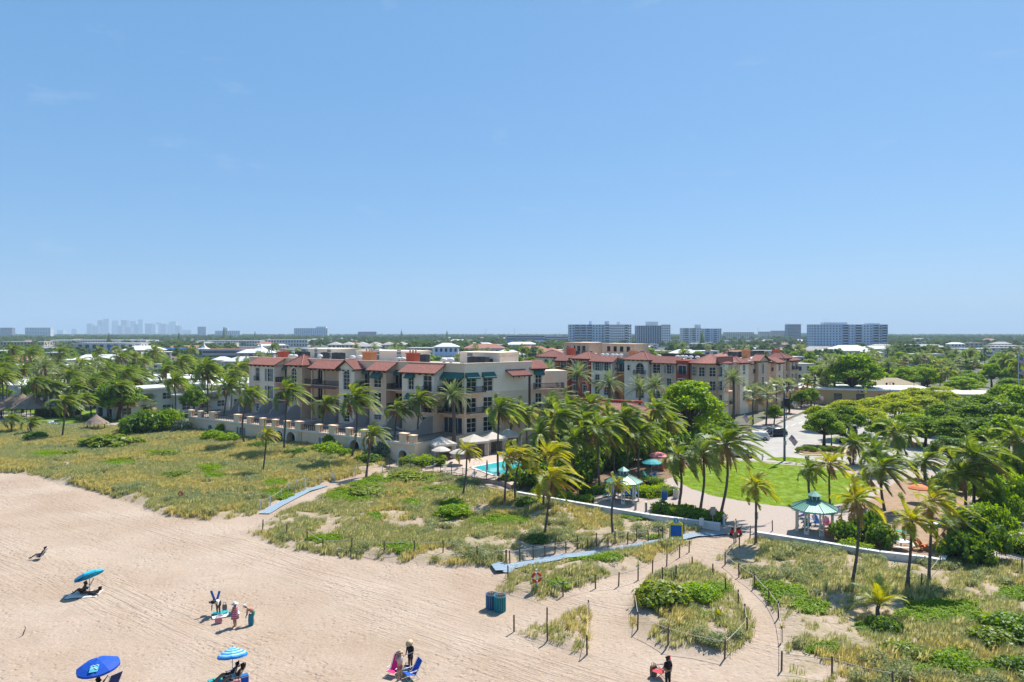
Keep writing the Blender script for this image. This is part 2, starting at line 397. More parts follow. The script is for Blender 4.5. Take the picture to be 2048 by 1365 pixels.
# parking bay lines and stop bar
mb = MB()
for i in range(7):
    a = G(1566 + i * 16, 858 - i * 5.5); mb.obox((a.x, a.y, 0.014), tuple(V * 4.4), tuple(U * 0.12), (0, 0, 0.002))
a = G(1520, 868); b = G(1600, 880)
mb.obox((a.x, a.y, 0.014), tuple(b - a), tuple(V * 0.18), (0, 0, 0.002))
for i in range(6):
    a = G(1610 + i * 9, 836 - i * 5); mb.obox((a.x, a.y, 0.014), tuple(V * 2.2), tuple(U * 0.14), (0, 0, 0.002))
struct(mb.build('road_markings', M_paint))
# planted traffic island with kerb
isl = P2([(1588, 905), (1592, 898), (1612, 893), (1660, 892), (1700, 897), (1690, 908), (1640, 912), (1604, 911)])
mb = MB(); mb.prism(isl, 0.0, 0.14); struct(mb.build('traffic_island', mat('kerb_yellow', (0.55, 0.45, 0.22), 0.9, 0.2, 3)))
cx_ = sum(p[0] for p in isl) / len(isl); cy_ = sum(p[1] for p in isl) / len(isl)
mb = MB(); mb.prism([(cx_ + (p[0] - cx_) * 0.9, cy_ + (p[1] - cy_) * 0.9) for p in isl], 0.14, 0.17); struct(mb.build('island_bed', M_mulch))
# resort lawn and decks at the left, town streets further back
sheet('resort_lawn', P2([(-200, 836), (60, 846), (200, 862), (330, 862), (360, 845), (330, 825), (200, 815), (-200, 815)]), 0.005, M_lawn)
sheet('resort_deck', P2([(-200, 838), (-20, 846), (40, 847), (75, 838), (60, 826), (-200, 818)]), 0.012, M_conc)
sheet('resort_terrace', P2([(205, 866), (280, 866), (310, 850), (285, 836), (225, 846), (175, 860)]), 0.012, M_pave)
for k, (a, b, c, d) in enumerate([((1490, 800), (1720, 745), 9, 0), ((0, 800), (480, 770), 7, 0), ((1700, 795), (1990, 779), 10, 0), ((1990, 779), (2300, 740), 10, 0)]):
    strip([a, b], c, -0.03, 0.002 + 0.004 * k, 'street', M_asph)
# ================================================================== VEGETATION
M_frond = leafmat('frond_green', (0.050, 0.115, 0.014), (0.185, 0.255, 0.040), 0.46, (0.48, 0.45, 0.16), 0.13)
M_frondy = leafmat('frond_yellow', (0.15, 0.215, 0.020), (0.38, 0.37, 0.040), 0.46, (0.54, 0.45, 0.12), 0.10)
M_frondd = leafmat('frond_dry', (0.24, 0.15, 0.055), (0.36, 0.25, 0.11), 0.2)
M_date = leafmat('date_frond', (0.10, 0.155, 0.060), (0.20, 0.26, 0.095), 0.40, (0.36, 0.33, 0.16), 0.14)
M_fan = leafmat('fan_frond', (0.09, 0.145, 0.05), (0.23, 0.27, 0.11), 0.40, (0.42, 0.39, 0.22), 0.20)
M_trunk = mat('palm_bark', (0.115, 0.095, 0.08), 0.95, 0.35, 2.2, 0.6, 7, streak=5)
M_bark = mat('bark', (0.10, 0.075, 0.055), 0.95, 0.3, 2.5, 0.5, 8)
M_leafB = leafmat('leaf_bright', (0.10, 0.215, 0.005), (0.25, 0.39, 0.010), 0.54, None, 0.07)
M_leafM = leafmat('leaf_mid', (0.085, 0.18, 0.010), (0.20, 0.32, 0.020), 0.52, None, 0.08)
M_leafY = leafmat('leaf_lime', (0.17, 0.265, 0.008), (0.36, 0.42, 0.018), 0.54, None, 0.07)
M_leafD = leafmat('leaf_dark', (0.06, 0.135, 0.014), (0.14, 0.235, 0.030), 0.46, None, 0.10)
M_leafG = leafmat('sea_grape_leaf', (0.085, 0.16, 0.008), (0.22, 0.28, 0.014), 0.42, (0.48, 0.42, 0.04), 0.13)
M_leafS = leafmat('silver_leaf', (0.13, 0.17, 0.11), (0.25, 0.29, 0.20), 0.2)
M_far = leafmat('leaf_far', (0.08, 0.145, 0.035), (0.16, 0.235, 0.055), 0.45, None, 0.05)
M_grass = leafmat('dune_grass', (0.19, 0.24, 0.08), (0.43, 0.43, 0.19), 0.46, (0.58, 0.51, 0.32), 0.05)
M_grassg = leafmat('dune_grass_gold', (0.26, 0.275, 0.08), (0.50, 0.46, 0.18), 0.48, (0.60, 0.52, 0.30), 0.05)
M_vine = leafmat('ground_cover', (0.11, 0.22, 0.006), (0.24, 0.36, 0.010), 0.45, None, 0.06)
M_turf = leafmat('turf', (0.13, 0.25, 0.006), (0.25, 0.36, 0.012), 0.45, (0.36, 0.37, 0.07), 0.03)
WIND = Vector((0.93, 0.36, 0.0))

def frond_mesh(az, el, length, wind, droop, nleaf, rs, kind='coco', twist=0.0):
    r = random.Random(rs); mb = MB()
    d = Vector((math.cos(az) * math.cos(el), math.sin(az) * math.cos(el), math.sin(el)))
    p = Vector((0, 0, 0)) + d * 0.12; n = 9; pts = [p.copy()]; dirs = [d.copy()]
    st = length / n
    for i in range(n):
        t = (i + 1) / n
        d = (d + Vector((0, 0, -1)) * droop * (0.4 + t) * 0.27 + WIND * wind * (0.3 + t) * 0.30).normalized()
        p = p + d * st; pts.append(p.copy()); dirs.append(d.copy())
    wmax = 0.042 if kind == 'coco' else 0.035
    mb.path(pts[::1], [wmax * (1 - 0.85 * i / n) + 0.006 for i in range(n + 1)], 3, caps=False)
    lw = 0.095 if kind == 'coco' else 0.07
    for k in range(nleaf):
        t = 0.10 + 0.90 * (k + 0.5) / nleaf
        f = t * n; i = min(int(f), n - 1); q = pts[i].lerp(pts[i + 1], f - i); dd = dirs[i].lerp(dirs[i + 1], f - i).normalized()
        side = dd.cross(Vector((0, 0, 1)))
        if side.length < 0.05: side = Vector((math.sin(az), -math.cos(az), 0))
        side.normalize(); up = side.cross(dd).normalized()
        ll = (0.95 if kind == 'coco' else 0.62) * (length / 4.0) * (math.sin(math.pi * min(1, 0.14 + 0.86 * t) ** 0.85) * 0.85 + 0.22) * r.uniform(0.8, 1.15)
        for sg in (-1, 1):
            if r.random() < 0.05: continue
            a = side * sg * math.cos(0.5) + dd * (0.55 + 0.35 * t) + up * (0.30 if kind == 'coco' else 0.45)
            a = (a + WIND * wind * 0.5).normalized()
            m1 = q + a * ll * 0.5
            a2 = (a + Vector((0, 0, -1)) * (0.50 if kind == 'coco' else 0.25) * r.uniform(0.6, 1.2) + WIND * wind * 0.45).normalized()
            e = m1 + a2 * ll * 0.55
            wv = dd * lw * r.uniform(0.8, 1.2)
            mb.add([q - wv * 0.45, q + wv * 0.45, m1 + wv * 0.62, m1 - wv * 0.42, e], [(0, 1, 2, 3), (3, 2, 4)])
    return mb
def fan_mesh(az, el, length, rs):
    r = random.Random(rs); mb = MB()
    d = Vector((math.cos(az) * math.cos(el), math.sin(az) * math.cos(el), math.sin(el)))
    e = d * length * 0.55 + Vector((0, 0, -0.12 * length * 0.5))
    mb.path([Vector((0, 0, 0)), d * length * 0.3, e], [0.03, 0.022, 0.015], 3, caps=False)
    side = d.cross(Vector((0, 0, 1))).normalized() if abs(d.z) < 0.98 else Vector((1, 0, 0)); up = side.cross(d)
    for k in range(15):
        t = -1.9 + 3.8 * k / 14 + r.uniform(-0.06, 0.06)
        a = d * math.cos(t) + side * math.sin(t) + up * 0.10
        ll = length * 0.52 * (0.72 + 0.28 * math.cos(t * 0.6)); sp = (d * -math.sin(t) + side * math.cos(t)) * 0.055 * length * 0.5
        m1 = e + a * ll * 0.55; tip = e + a * ll + Vector((0, 0, -0.20 * ll)) + WIND * 0.05
        mb.add([e, m1 + sp * 1.3, m1 - sp * 1.3, tip], [(0, 1, 2), (2, 1, 3)])
    return mb

def crown_set(kind, seed):
    """the fronds of one crown: list of (mesh, ...) sharing the crown's origin"""
    r = random.Random(seed); res = []
    if kind == 'young':
        for k in range(17):
            g = k / 16; m_ = frond_mesh(k * 2.39996, R(80) - R(62) * g, 3.6 * r.uniform(.8, 1.05), 0.22, 0.35 + 0.5 * g, 30, seed * 100 + k)
            res.append(m_.mesh('frond', M_frondy if k % 3 else M_frond))
    elif kind in ('coco', 'yellow'):
        nf = 26 if kind == 'coco' else 22; mt = M_frond if kind == 'coco' else M_frondy
        for k in range(nf):
            g = k / (nf - 1); az = k * 2.39996 + r.uniform(-0.25, 0.25)
            el = R(78) - R(98) * g ** 0.85 + r.uniform(-0.1, 0.1)
            ln = 4.1 * r.uniform(0.85, 1.08) * (0.72 + 0.28 * min(1, g * 2.5))
            dry = g > 0.88 and r.random() < 0.7
            m_ = frond_mesh(az, el, ln * (0.8 if dry else 1), r.uniform(0.75, 1.2), r.uniform(0.45, 0.8) + 0.35 * g, 40, seed * 100 + k)
            res.append(m_.mesh('frond', M_frondd if dry else mt))
        for k in range(4):
            m_ = frond_mesh(r.uniform(0, 6.28), R(r.uniform(-78, -45)), r.uniform(1.7, 2.6), 0.25, 0.9, 22, seed * 100 + 60 + k)
            res.append(m_.mesh('frond', M_frondd))
    elif kind == 'date':
        nf = 40
        for k in range(nf):
            g = k / (nf - 1); az = k * 2.39996 + r.uniform(-0.2, 0.2); el = R(82) - R(98) * g ** 0.9 + r.uniform(-0.08, 0.08)
            m_ = frond_mesh(az, el, 3.9 * r.uniform(0.88, 1.05) * (0.85 + 0.15 * min(1, 2 * g)), 0.10, r.uniform(0.22, 0.38) + 0.22 * g, 30, seed * 100 + k, 'date')
            res.append(m_.mesh('frond', M_frondd if g > 0.95 else M_date))
    else:
        nf = 26
        for k in range(nf):
            g = k / (nf - 1); az = k * 2.39996 + r.uniform(-0.3, 0.3); el = R(80) - R(125) * g + r.uniform(-0.15, 0.15)
            res.append(fan_mesh(az, el, 2.3 * r.uniform(0.85, 1.1), seed * 100 + k).mesh('frond', M_frondd if g > 0.86 else M_fan))
    return res
CROWNS = {'coco': [crown_set('coco', s) for s in (1, 2, 3, 4, 5)], 'yellow': [crown_set('yellow', s) for s in (11, 12, 13)],
          'date': [crown_set('date', s) for s in (21, 22)], 'young': [crown_set('young', 41)], 'sabal': [crown_set('sabal', s) for s in (31, 32, 33)]}
def joined_crown(kind, i):
    ms = CROWNS[kind][i]; V_ = []; F = []; o = 0; mi = []
    names = []
    for m_ in ms:
        if m_.materials[0] not in names: names.append(m_.materials[0])
        V_ += [tuple(v.co) for v in m_.vertices]; F += [tuple(x + o for x in p.vertices) for p in m_.polygons]; o += len(m_.vertices)
        mi += [names.index(m_.materials[0])] * len(m_.polygons)
    me = bpy.data.meshes.new('crown'); me.from_pydata(V_, [], F)
    for q in names: me.materials.append(q)
    me.polygons.foreach_set('material_index', mi); me.update(); return me
JOINED = {k: [joined_crown(k, i) for i in range(len(CROWNS[k]))] for k in CROWNS}

pcount = [0]
def palm(kind, base, top, scale=1.0, label='', group=None, parts=True, lean=None, name=None, r=None):
    """base and top are world points; trunk curves gently between them"""
    pcount[0] += 1; k = pcount[0]; rr = random.Random(k * 13 + 5)
    base, top = Vector(base), Vector(top)
    nm = name or {'coco': 'coconut_palm', 'yellow': 'coconut_palm', 'young': 'coconut_palm', 'date': 'date_palm', 'sabal': 'fan_palm'}[kind]
    t = thing(nm, label, 'palm tree', base, 0, group)
    h = (top - base); n = 7; pts = []; rad = []
    r0 = r or {'coco': 0.17, 'yellow': 0.13, 'young': 0.15, 'date': 0.36, 'sabal': 0.20}[kind]
    bend = Vector((rr.uniform(-1, 1), rr.uniform(-1, 1), 0)) * 0.07 * h.length
    for i in range(n + 1):
        f = i / n; pts.append(h * f + bend * math.sin(math.pi * f) + Vector((rr.uniform(-.02, .02), rr.uniform(-.02, .02), 0)) - Vector((0, 0, 0.3 if i == 0 else 0)))
        rad.append(r0 * (1.25 if i == 0 else 1.0 - 0.25 * f) * rr.uniform(0.94, 1.06))
    rad[-1] *= {'date': 1.25, 'sabal': 1.5}.get(kind, 1.0)
    MB().path(pts, rad, 7).build('trunk', M_trunk, t, True)
    vi = rr.randrange(len(CROWNS[kind])); rz = rr.uniform(-0.5, 0.5) if kind in ('coco', 'yellow') else rr.uniform(0, 6.28)
    s = scale * rr.uniform(0.94, 1.06)
    if parts:
        ms = CROWNS[kind][vi]
        for m_ in ms:
            if rr.random() < 0.07: continue
            o = obj('frond', m_, t, h, rz); sv = s * rr.uniform(0.9, 1.1); o.scale = (sv, sv, sv)
        if kind == 'coco':
            mb = MB()
            for q in range(5): mb.lathe([(0.02, -0.14), (0.10, -0.08), (0.12, 0), (0.08, 0.10), (0.02, 0.13)], 6, (0.2 * math.cos(q * 1.3), 0.2 * math.sin(q * 1.3), -0.12 - 0.03 * q))
            mb.build('coconuts', M_coco, t, True).location = h
    else:
        o = obj('crown', JOINED[kind][vi], t, h, rz); o.scale = (s, s, s)
    return t
M_coco = mat('coconut_husk', (0.16, 0.15, 0.05), 0.7, 0.3, 6)

# ---- broadleaf crowns: leaf-sized faces through clumps on limbs
def leaf_cloud(lobes, nleaf, size, seed, hollow=0.55, flat=0.0):
    rs = np.random.RandomState(seed); vol = np.array([l[3] * l[4] * l[5] for l in lobes]) ** (2 / 3); cnt = (vol / vol.sum() * nleaf).astype(int)
    P_ = []; N_ = []
    for l, c in zip(lobes, cnt):
        d = rs.normal(size=(c, 3)); d /= np.linalg.norm(d, axis=1)[:, None]
        rad = hollow + (1 - hollow) * rs.rand(c) ** 0.6
        wv = 1 + 0.16 * np.sin(d[:, 0] * 7 + l[0] * 3) * np.cos(d[:, 1] * 6 + l[1]) + 0.12 * np.sin(d[:, 2] * 9 + l[2])
        P_.append(np.array(l[:3]) + d * (rad * wv)[:, None] * np.array(l[3:6])); N_.append(d)
    P_ = np.concatenate(P_); N_ = np.concatenate(N_); n = len(P_)
    N_ = N_ * 0.7 + rs.normal(size=(n, 3)) * 0.6 + np.array([0, 0, 0.35]); N_ /= np.linalg.norm(N_, axis=1)[:, None]
    a = np.cross(N_, rs.normal(size=(n, 3))); a /= np.linalg.norm(a, axis=1)[:, None] + 1e-9; b = np.cross(N_, a)
    s = size * rs.uniform(0.6, 1.25, n)[:, None]
    q = np.stack([P_ - a * s * 0.62, P_ - b * s * 0.36, P_ + a * s * 0.62, P_ + b * s * 0.36], 1).reshape(-1, 3)
    return q
def quads_mesh(name, q, material):
    me = bpy.data.meshes.new(name); n = len(q)
    me.vertices.add(n); me.vertices.foreach_set('co', q.astype(np.float32).ravel()); me.loops.add(n); me.loops.foreach_set('vertex_index', np.arange(n, dtype=np.int32))
    me.polygons.add(n // 4); me.polygons.foreach_set('loop_start', np.arange(0, n, 4, dtype=np.int32)); me.update(calc_edges=True)
    me.materials.append(material); return me
def tree_lobes(seed, rx, rz, n, zc, flat=0.6):
    r = random.Random(seed); L_ = []
    for k in range(n):
        a = k * 2.39996 + r.uniform(-.3, .3); q = math.sqrt((k + 0.5) / n) * 0.72
        x, y = rx * q * math.cos(a), rx * q * math.sin(a); z = zc + rz * (0.80 * (1 - 2.0 * q * q) - 0.05) + r.uniform(-.22, .22) * rz
        s = rx * r.uniform(0.15, 0.29); L_.append((x, y, z, s, s, s * flat * r.uniform(0.8, 1.2)))
    return L_
def trunk_mb(lobes, h0, r0, seed):
    r = random.Random(seed); mb = MB(); fork = Vector((r.uniform(-.3, .3), r.uniform(-.3, .3), h0))
    mb.path([(0, 0, -0.3), (fork.x * 0.4, fork.y * 0.4, h0 * 0.5), fork], [r0 * 1.3, r0, r0 * 0.85], 8)
    for l in lobes[::2]:
        e = Vector(l[:3]); m_ = fork.lerp(e, 0.5) + Vector((0, 0, -0.12 * (e - fork).length))
        mb.path([fork, m_, e], [r0 * 0.5, r0 * 0.3, r0 * 0.12], 5, caps=False)
    return mb
TREE = {}
def tree_kind(key, material, variants, rx, rz, zc, nl, nleaf, size, h0, r0, flat=0.6):
    TREE[key] = []
    for v in range(variants):
        lb = tree_lobes(v * 7 + len(key), rx, rz, nl, zc, flat)
        TREE[key].append((quads_mesh('crown', leaf_cloud(lb, nleaf, size, v * 11 + 3), material), trunk_mb(lb, h0, r0, v).mesh('trunk', M_bark, True)))
# unit trees: about 10 m tall, 5 m crown radius
tree_kind('bright', M_leafB, 2, 5.0, 4.4, 5.0, 52, 16000, 0.34, 3.2, 0.34)
tree_kind('lime', M_leafY, 3, 4.6, 2.6, 5.2, 46, 12000, 0.32, 3.0, 0.20, 0.5)
tree_kind('mid', M_leafM, 3, 4.8, 4.4, 4.8, 50, 13000, 0.34, 3.0, 0.30)
tree_kind('dark', M_leafD, 2, 4.8, 4.4, 4.6, 50, 12000, 0.38, 2.6, 0.30)
tree_kind('far', M_far, 3, 5.0, 4.2, 4.2, 16, 2600, 0.85, 2.5, 0.3)
tcount = [0]
def tree(key, base, width, height, label, group=None, name='broadleaf_tree', cat='tree', rz=None):
    tcount[0] += 1; rr = random.Random(tcount[0] * 3 + 1)
    t = thing(name, label, cat, base, rr.uniform(0, 6.28) if rz is None else rz, group); t.scale = (width / 10.0, width / 10.0, height / 9.2)
    cm, tm = TREE[key][rr.randrange(len(TREE[key]))]
    obj('crown', cm, t); obj('trunk', tm, t); return t
# shrubs: low mounds
def shrub_kind(key, material, variants, nl, nleaf, size, rz=0.8):
    TREE[key] = []
    for v in range(variants):
        r = random.Random(v + 77); lb = []
        for k in range(nl):
            a = k * 2.39996; q = math.sqrt((k + .5) / nl) * 0.78; s = r.uniform(0.24, 0.40)
            lb.append((q * math.cos(a), q * math.sin(a), 0.42 * (1 - q * q) + r.uniform(-.06, .1) + 0.12, s, s, s * rz))
        st = MB()
        for l in lb[::3]: st.path([(0, 0, -0.1), (l[0] * .5, l[1] * .5, l[2] * .3), l[:3]], [0.03, 0.02, 0.01], 4, caps=False)
        TREE[key].append((quads_mesh('foliage', leaf_cloud(lb, nleaf, size, v + 40, 0.45), material), st.mesh('stem', M_bark)))
shrub_kind('s_grape', M_leafG, 3, 14, 1700, 0.17)
shrub_kind('s_green', M_leafM, 2, 14, 2600, 0.12)
shrub_kind('s_bright', M_leafB, 2, 14, 2600, 0.12)
shrub_kind('s_dark', M_leafD, 2, 14, 2400, 0.14)
shrub_kind('s_silver', M_leafS, 1, 14, 2400, 0.12)
def shrub(key, base, rad, height, label, group=None, name='shrub', rz=None, ry=None):
    tcount[0] += 1; rr = random.Random(tcount[0] * 5 + 2)
    t = thing(name, label, 'shrub', base, rr.uniform(0, 6.28) if rz is None else rz, group)
    t.scale = (rad, ry or rad, height / 0.85)
    cm, tm = TREE[key][rr.randrange(len(TREE[key]))]
    obj('foliage', cm, t); obj('stem', tm, t); return t
def hedge(pts_px, wdt, height, material, label, nper=900, name='hedge', z=0.0, leaf=0.13, cat='hedge', group=None):
    pts = [G(x, y, z) for x, y in pts_px]; o = pts[0].copy(); Q = []; rs = np.random.RandomState(len(label) * 7 + int(pts_px[0][0])); core = MB()
    for a, b in zip(pts[:-1], pts[1:]):
        Ln = (b - a).length; t = (b - a).normalized(); nn = Vector((-t.y, t.x, 0)); n = int(nper * (Ln * (wdt + 2 * height)) / 6)
        s = rs.rand(n) * (Ln + wdt * 0.6) - wdt * 0.3; f = rs.rand(n); ww, hh = wdt, height
        per = 2 * hh + ww; f = f * per
        yy = np.where(f < hh, -ww / 2, np.where(f < hh + ww, f - hh - ww / 2, ww / 2)); zz = np.where(f < hh, f, np.where(f < hh + ww, hh, f - hh - ww))
        j = rs.normal(size=(n, 3)) * 0.07
        lump = 1 + 0.10 * np.sin(s * 2.3 + 1) + 0.07 * np.sin(s * 5.1)
        Pc = np.stack([a.x - o.x + t.x * s + nn.x * yy * lump, a.y - o.y + t.y * s + nn.y * yy * lump, zz * lump], 1) + j
        N_ = rs.normal(size=(n, 3)) + np.stack([nn.x * yy, nn.y * yy, zz - hh * 0.6 + 0.2], 1) * 2 / hh; N_ /= np.linalg.norm(N_, axis=1)[:, None]
        A = np.cross(N_, rs.normal(size=(n, 3))); A /= np.linalg.norm(A, axis=1)[:, None]; B = np.cross(N_, A); sz = leaf * rs.uniform(.6, 1.3, n)[:, None]
        Q.append(np.stack([Pc - A * sz * .6, Pc - B * sz * .38, Pc + A * sz * .6, Pc + B * sz * .38], 1).reshape(-1, 3))
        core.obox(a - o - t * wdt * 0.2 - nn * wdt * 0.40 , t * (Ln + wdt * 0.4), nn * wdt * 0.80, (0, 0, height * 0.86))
    th = thing(name, label, cat, o, 0, group)
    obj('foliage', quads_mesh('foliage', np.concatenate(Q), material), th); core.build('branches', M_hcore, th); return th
M_hcore = mat('hedge_inside', (0.022, 0.035, 0.010), 0.95, 0.3, 4)  # near-black solid block behind the hedge leaves

# ---- stuff scattered with geometry nodes
def tuft_mesh(name, material, nb, h, spread, width, seed, lean=0.35):
    r = random.Random(seed); mb = MB()
    for k in range(nb):
        a = r.uniform(0, 6.28); q = spread * math.sqrt(r.random()); b = Vector((q * math.cos(a), q * math.sin(a), -0.03)); hh = h * r.uniform(0.55, 1.1)
        d = Vector((math.cos(a), math.sin(a), 0)) * r.uniform(0.1, 0.7) * 0.6 + WIND * lean * r.uniform(0.5, 1.2); s = Vector((-math.sin(a + r.uniform(-1, 1)), math.cos(a), 0)) * width
        m1 = b + Vector((0, 0, hh * 0.6)) + d * hh * 0.25; e = b + Vector((0, 0, hh * 0.95)) + d * hh * 0.8
        mb.add([b - s, b + s, m1 + s * .8, m1 - s * .8, e], [(0, 1, 2, 3), (3, 2, 4)])
    return mb.mesh(name, material)
def leafpad_mesh(name, material, nl, rad, h, size, seed):
    rs = np.random.RandomState(seed); a = rs.rand(nl) * 6.28; q = np.sqrt(rs.rand(nl)) * rad
    P_ = np.stack([q * np.cos(a), q * np.sin(a), h * (0.3 + 0.7 * rs.rand(nl)) * (1 - 0.5 * (q / rad) ** 2)], 1)
    N_ = rs.normal(size=(nl, 3)) * 0.5 + np.array([0, 0, 1.0]); N_ /= np.linalg.norm(N_, axis=1)[:, None]
    A = np.cross(N_, rs.normal(size=(nl, 3))); A /= np.linalg.norm(A, axis=1)[:, None]; B = np.cross(N_, A); s = size * rs.uniform(.6, 1.3, nl)[:, None]
    return quads_mesh(name, np.stack([P_ - A * s * .6, P_ - B * s * .42, P_ + A * s * .6, P_ + B * s * .42], 1).reshape(-1, 3), material)
def scatter(name, label, cat, meshes, pts, rots, scales, seed=0):
    """one stuff object: points with rotation and scale, each carrying one of the meshes"""
    me = bpy.data.meshes.new(name); n = len(pts)
    me.vertices.add(n); me.vertices.foreach_set('co', np.asarray(pts, np.float32).ravel())
    a = me.attributes.new('rz', 'FLOAT', 'POINT'); a.data.foreach_set('value', np.asarray(rots, np.float32))
    a = me.attributes.new('sc', 'FLOAT', 'POINT'); a.data.foreach_set('value', np.asarray(scales, np.float32))
    a = me.attributes.new('pick', 'INT', 'POINT'); a.data.foreach_set('value', np.random.RandomState(seed).randint(0, len(meshes), n).astype(np.int32))
    o = obj(name, me); tag(o, label, cat, None, 'stuff')
    g = bpy.data.node_groups.new(name, 'GeometryNodeTree')
    g.interface.new_socket('Geometry', in_out='INPUT', socket_type='NodeSocketGeometry'); g.interface.new_socket('Geometry', in_out='OUTPUT', socket_type='NodeSocketGeometry')
    gi = g.nodes.new('NodeGroupInput'); go = g.nodes.new('NodeGroupOutput'); K = g.links.new
    gg = g.nodes.new('GeometryNodeGeometryToInstance')
    for m_ in reversed(meshes):
        src = bpy.data.objects.new(name + '_source', m_); q = g.nodes.new('GeometryNodeObjectInfo'); q.inputs['Object'].default_value = src; q.inputs['As Instance'].default_value = True
        K(q.outputs['Geometry'], gg.inputs[0])
    iop = g.nodes.new('GeometryNodeInstanceOnPoints'); iop.inputs['Pick Instance'].default_value = True
    def named(nm, ty):
        q = g.nodes.new('GeometryNodeInputNamedAttribute'); q.data_type = ty; q.inputs['Name'].default_value = nm; return q.outputs['Attribute']
    cx = g.nodes.new('ShaderNodeCombineXYZ'); K(named('rz', 'FLOAT'), cx.inputs['Z'])
    er = g.nodes.new('FunctionNodeEulerToRotation'); K(cx.outputs[0], er.inputs[0])
    K(gi.outputs[0], iop.inputs['Points']); K(gg.outputs[0], iop.inputs['Instance']); K(named('pick', 'INT'), iop.inputs['Instance Index'])
    K(er.outputs[0], iop.inputs['Rotation']); K(named('sc', 'FLOAT'), iop.inputs['Scale']); K(iop.outputs[0], go.inputs[0])
    md = o.modifiers.new('scatter', 'NODES'); md.node_group = g; return o
# ================================================================== PLANTING
rs = np.random.RandomState(42)
def sample(poly, dens):
    xs = [p[0] for p in poly]; ys = [p[1] for p in poly]; A = (max(xs) - min(xs)) * (max(ys) - min(ys)); n = int(A * dens)
    x = rs.uniform(min(xs), max(xs), n); y = rs.uniform(min(ys), max(ys), n); k = inpoly(x, y, poly); return x[k], y[k]
def hzv(x, y):
    i = np.clip((x - TX0) / (TX1 - TX0) * (nx - 1), 0, nx - 1.001); j = np.clip((y - TY0) / (TY1 - TY0) * (ny - 1), 0, ny - 1.001)
    a = i.astype(int); b = j.astype(int); fx = i - a; fy = j - b
    return (TH[a, b] * (1 - fx) + TH[a + 1, b] * fx) * (1 - fy) + (TH[a, b + 1] * (1 - fx) + TH[a + 1, b + 1] * fx) * fy
PATCH = [(320, 911, 38, 9), (240, 928, 40, 7), (420, 940, 40, 8), (548, 969, 34, 9), (430, 955, 30, 6), (700, 990, 62, 14), (720, 965, 60, 10), (825, 960, 60, 10), (880, 985, 45, 8), (822, 1012, 22, 8), (750, 1038, 20, 7), (905, 1022, 30, 22), (1000, 1046, 62, 13),
         (560, 988, 40, 8), (90, 912, 50, 8), (1432, 1182, 36, 16), (1555, 1188, 72, 22), (1885, 1228, 95, 28), (1620, 1215, 40, 14), (2020, 1278, 40, 20), (1910, 1320, 40, 16), (1745, 1255, 26, 14), (1860, 1345, 40, 12), (1120, 1170, 26, 8), (1190, 1120, 60, 8), (1420, 1235, 20, 6),
         (1800, 1300, 34, 14), (1960, 1345, 60, 14), (2030, 1190, 40, 14), (1640, 1300, 40, 10), (1290, 1030, 50, 9), (650, 1080, 40, 8), (800, 1100, 40, 8), (1330, 1075, 40, 6)]
def patchmask(x, y):
    m = np.full_like(x, -1.0)
    px = 1024 + FPX * x / y; py = HORIZON + FPX * (CAMH - 0.4) / y
    for (a, b, c, d) in PATCH: m = np.maximum(m, 1 - np.hypot((px - a) / c, (py - b) / d))
    return m
# dune grass (nobody could count it)
GX, GY, GS = [], [], []; HX, HY, HS = [], [], []; VX, VY, VS = [], [], []
for k, p in enumerate(DUNES):
    dens = [13, 12, 13, 6, 11, 9.5][k]
    x, y = sample([(a * 1.0, b) for a, b in p], dens); pmk = patchmask(x, y) + (fbm(x, y, 1.5, 8) - .5) * .6
    nz_ = 0.6 * fbm(x, y, 3.2, 31, 4) + 0.4 * fbm(x, y, 1.1, 35, 2); ed = polydist(x, y, p)
    thr = [0.40, 0.50, 0.41, 0.37, 0.42, 0.468][k]
    cov = nz_ + np.minimum(ed / 5, 1) * 0.10 - 0.05
    fall = (1 - sstep((cov - thr + 0.07) / 0.12)); keep = (rs.rand(len(x)) > fall) & (pmk < 0.12) & (ed > 0.2 * rs.rand(len(x)))
    s = (0.62 + 0.7 * rs.rand(len(x))) * np.clip(0.7 + (cov - thr) * 2.2, 0.5, 1.25)
    gold = fbm(x, y, 7.0, 77, 3) > ([0.49, 0.64, 0.66, 0.5, 0.66, 0.62][k])
    a = keep & ~gold; b = keep & gold
    GX.append(x[a]); GY.append(y[a]); GS.append(s[a]); HX.append(x[b]); HY.append(y[b]); HS.append(s[b] * 1.1)
    x, y = sample(p, 20); pmk = patchmask(x, y) + (fbm(x, y, 1.5, 8) - .5) * .6; q = pmk > 0.10
    VX.append(x[q]); VY.append(y[q]); VS.append(0.7 + 0.6 * rs.rand(q.sum()))
def cat3(X, Y, S):
    x, y, s = np.concatenate(X), np.concatenate(Y), np.concatenate(S); return np.stack([x, y, hzv(x, y)], 1), s
gp, gs = cat3(GX, GY, GS); hp, hs_ = cat3(HX, HY, HS); vp, vs_ = cat3(VX, VY, VS)
scatter('dune_grass', 'olive dune grass in tufts over the sandy dunes', 'grass', [tuft_mesh('tuft', M_grass, 28, 0.52, 0.28, 0.022, s) for s in (1, 2, 3)], gp, rs.uniform(-.6, .6, len(gp)), gs, 1)
scatter('sea_oats', 'tall golden grass waving over the dunes before the hotel', 'grass', [tuft_mesh('tuft', M_grassg, 28, 0.58, 0.28, 0.020, s) for s in (4, 5, 6)], hp, rs.uniform(-.6, .6, len(hp)), hs_, 2)
scatter('ground_cover', 'bright green low ground cover in patches on the dunes', 'ground cover', [leafpad_mesh('pad', M_vine, 34, 0.34, 0.30, 0.13, s) for s in (1, 2, 3)], vp, rs.uniform(0, 6.3, len(vp)), vs_, 3)
sx_, sy_, ss_ = [], [], []
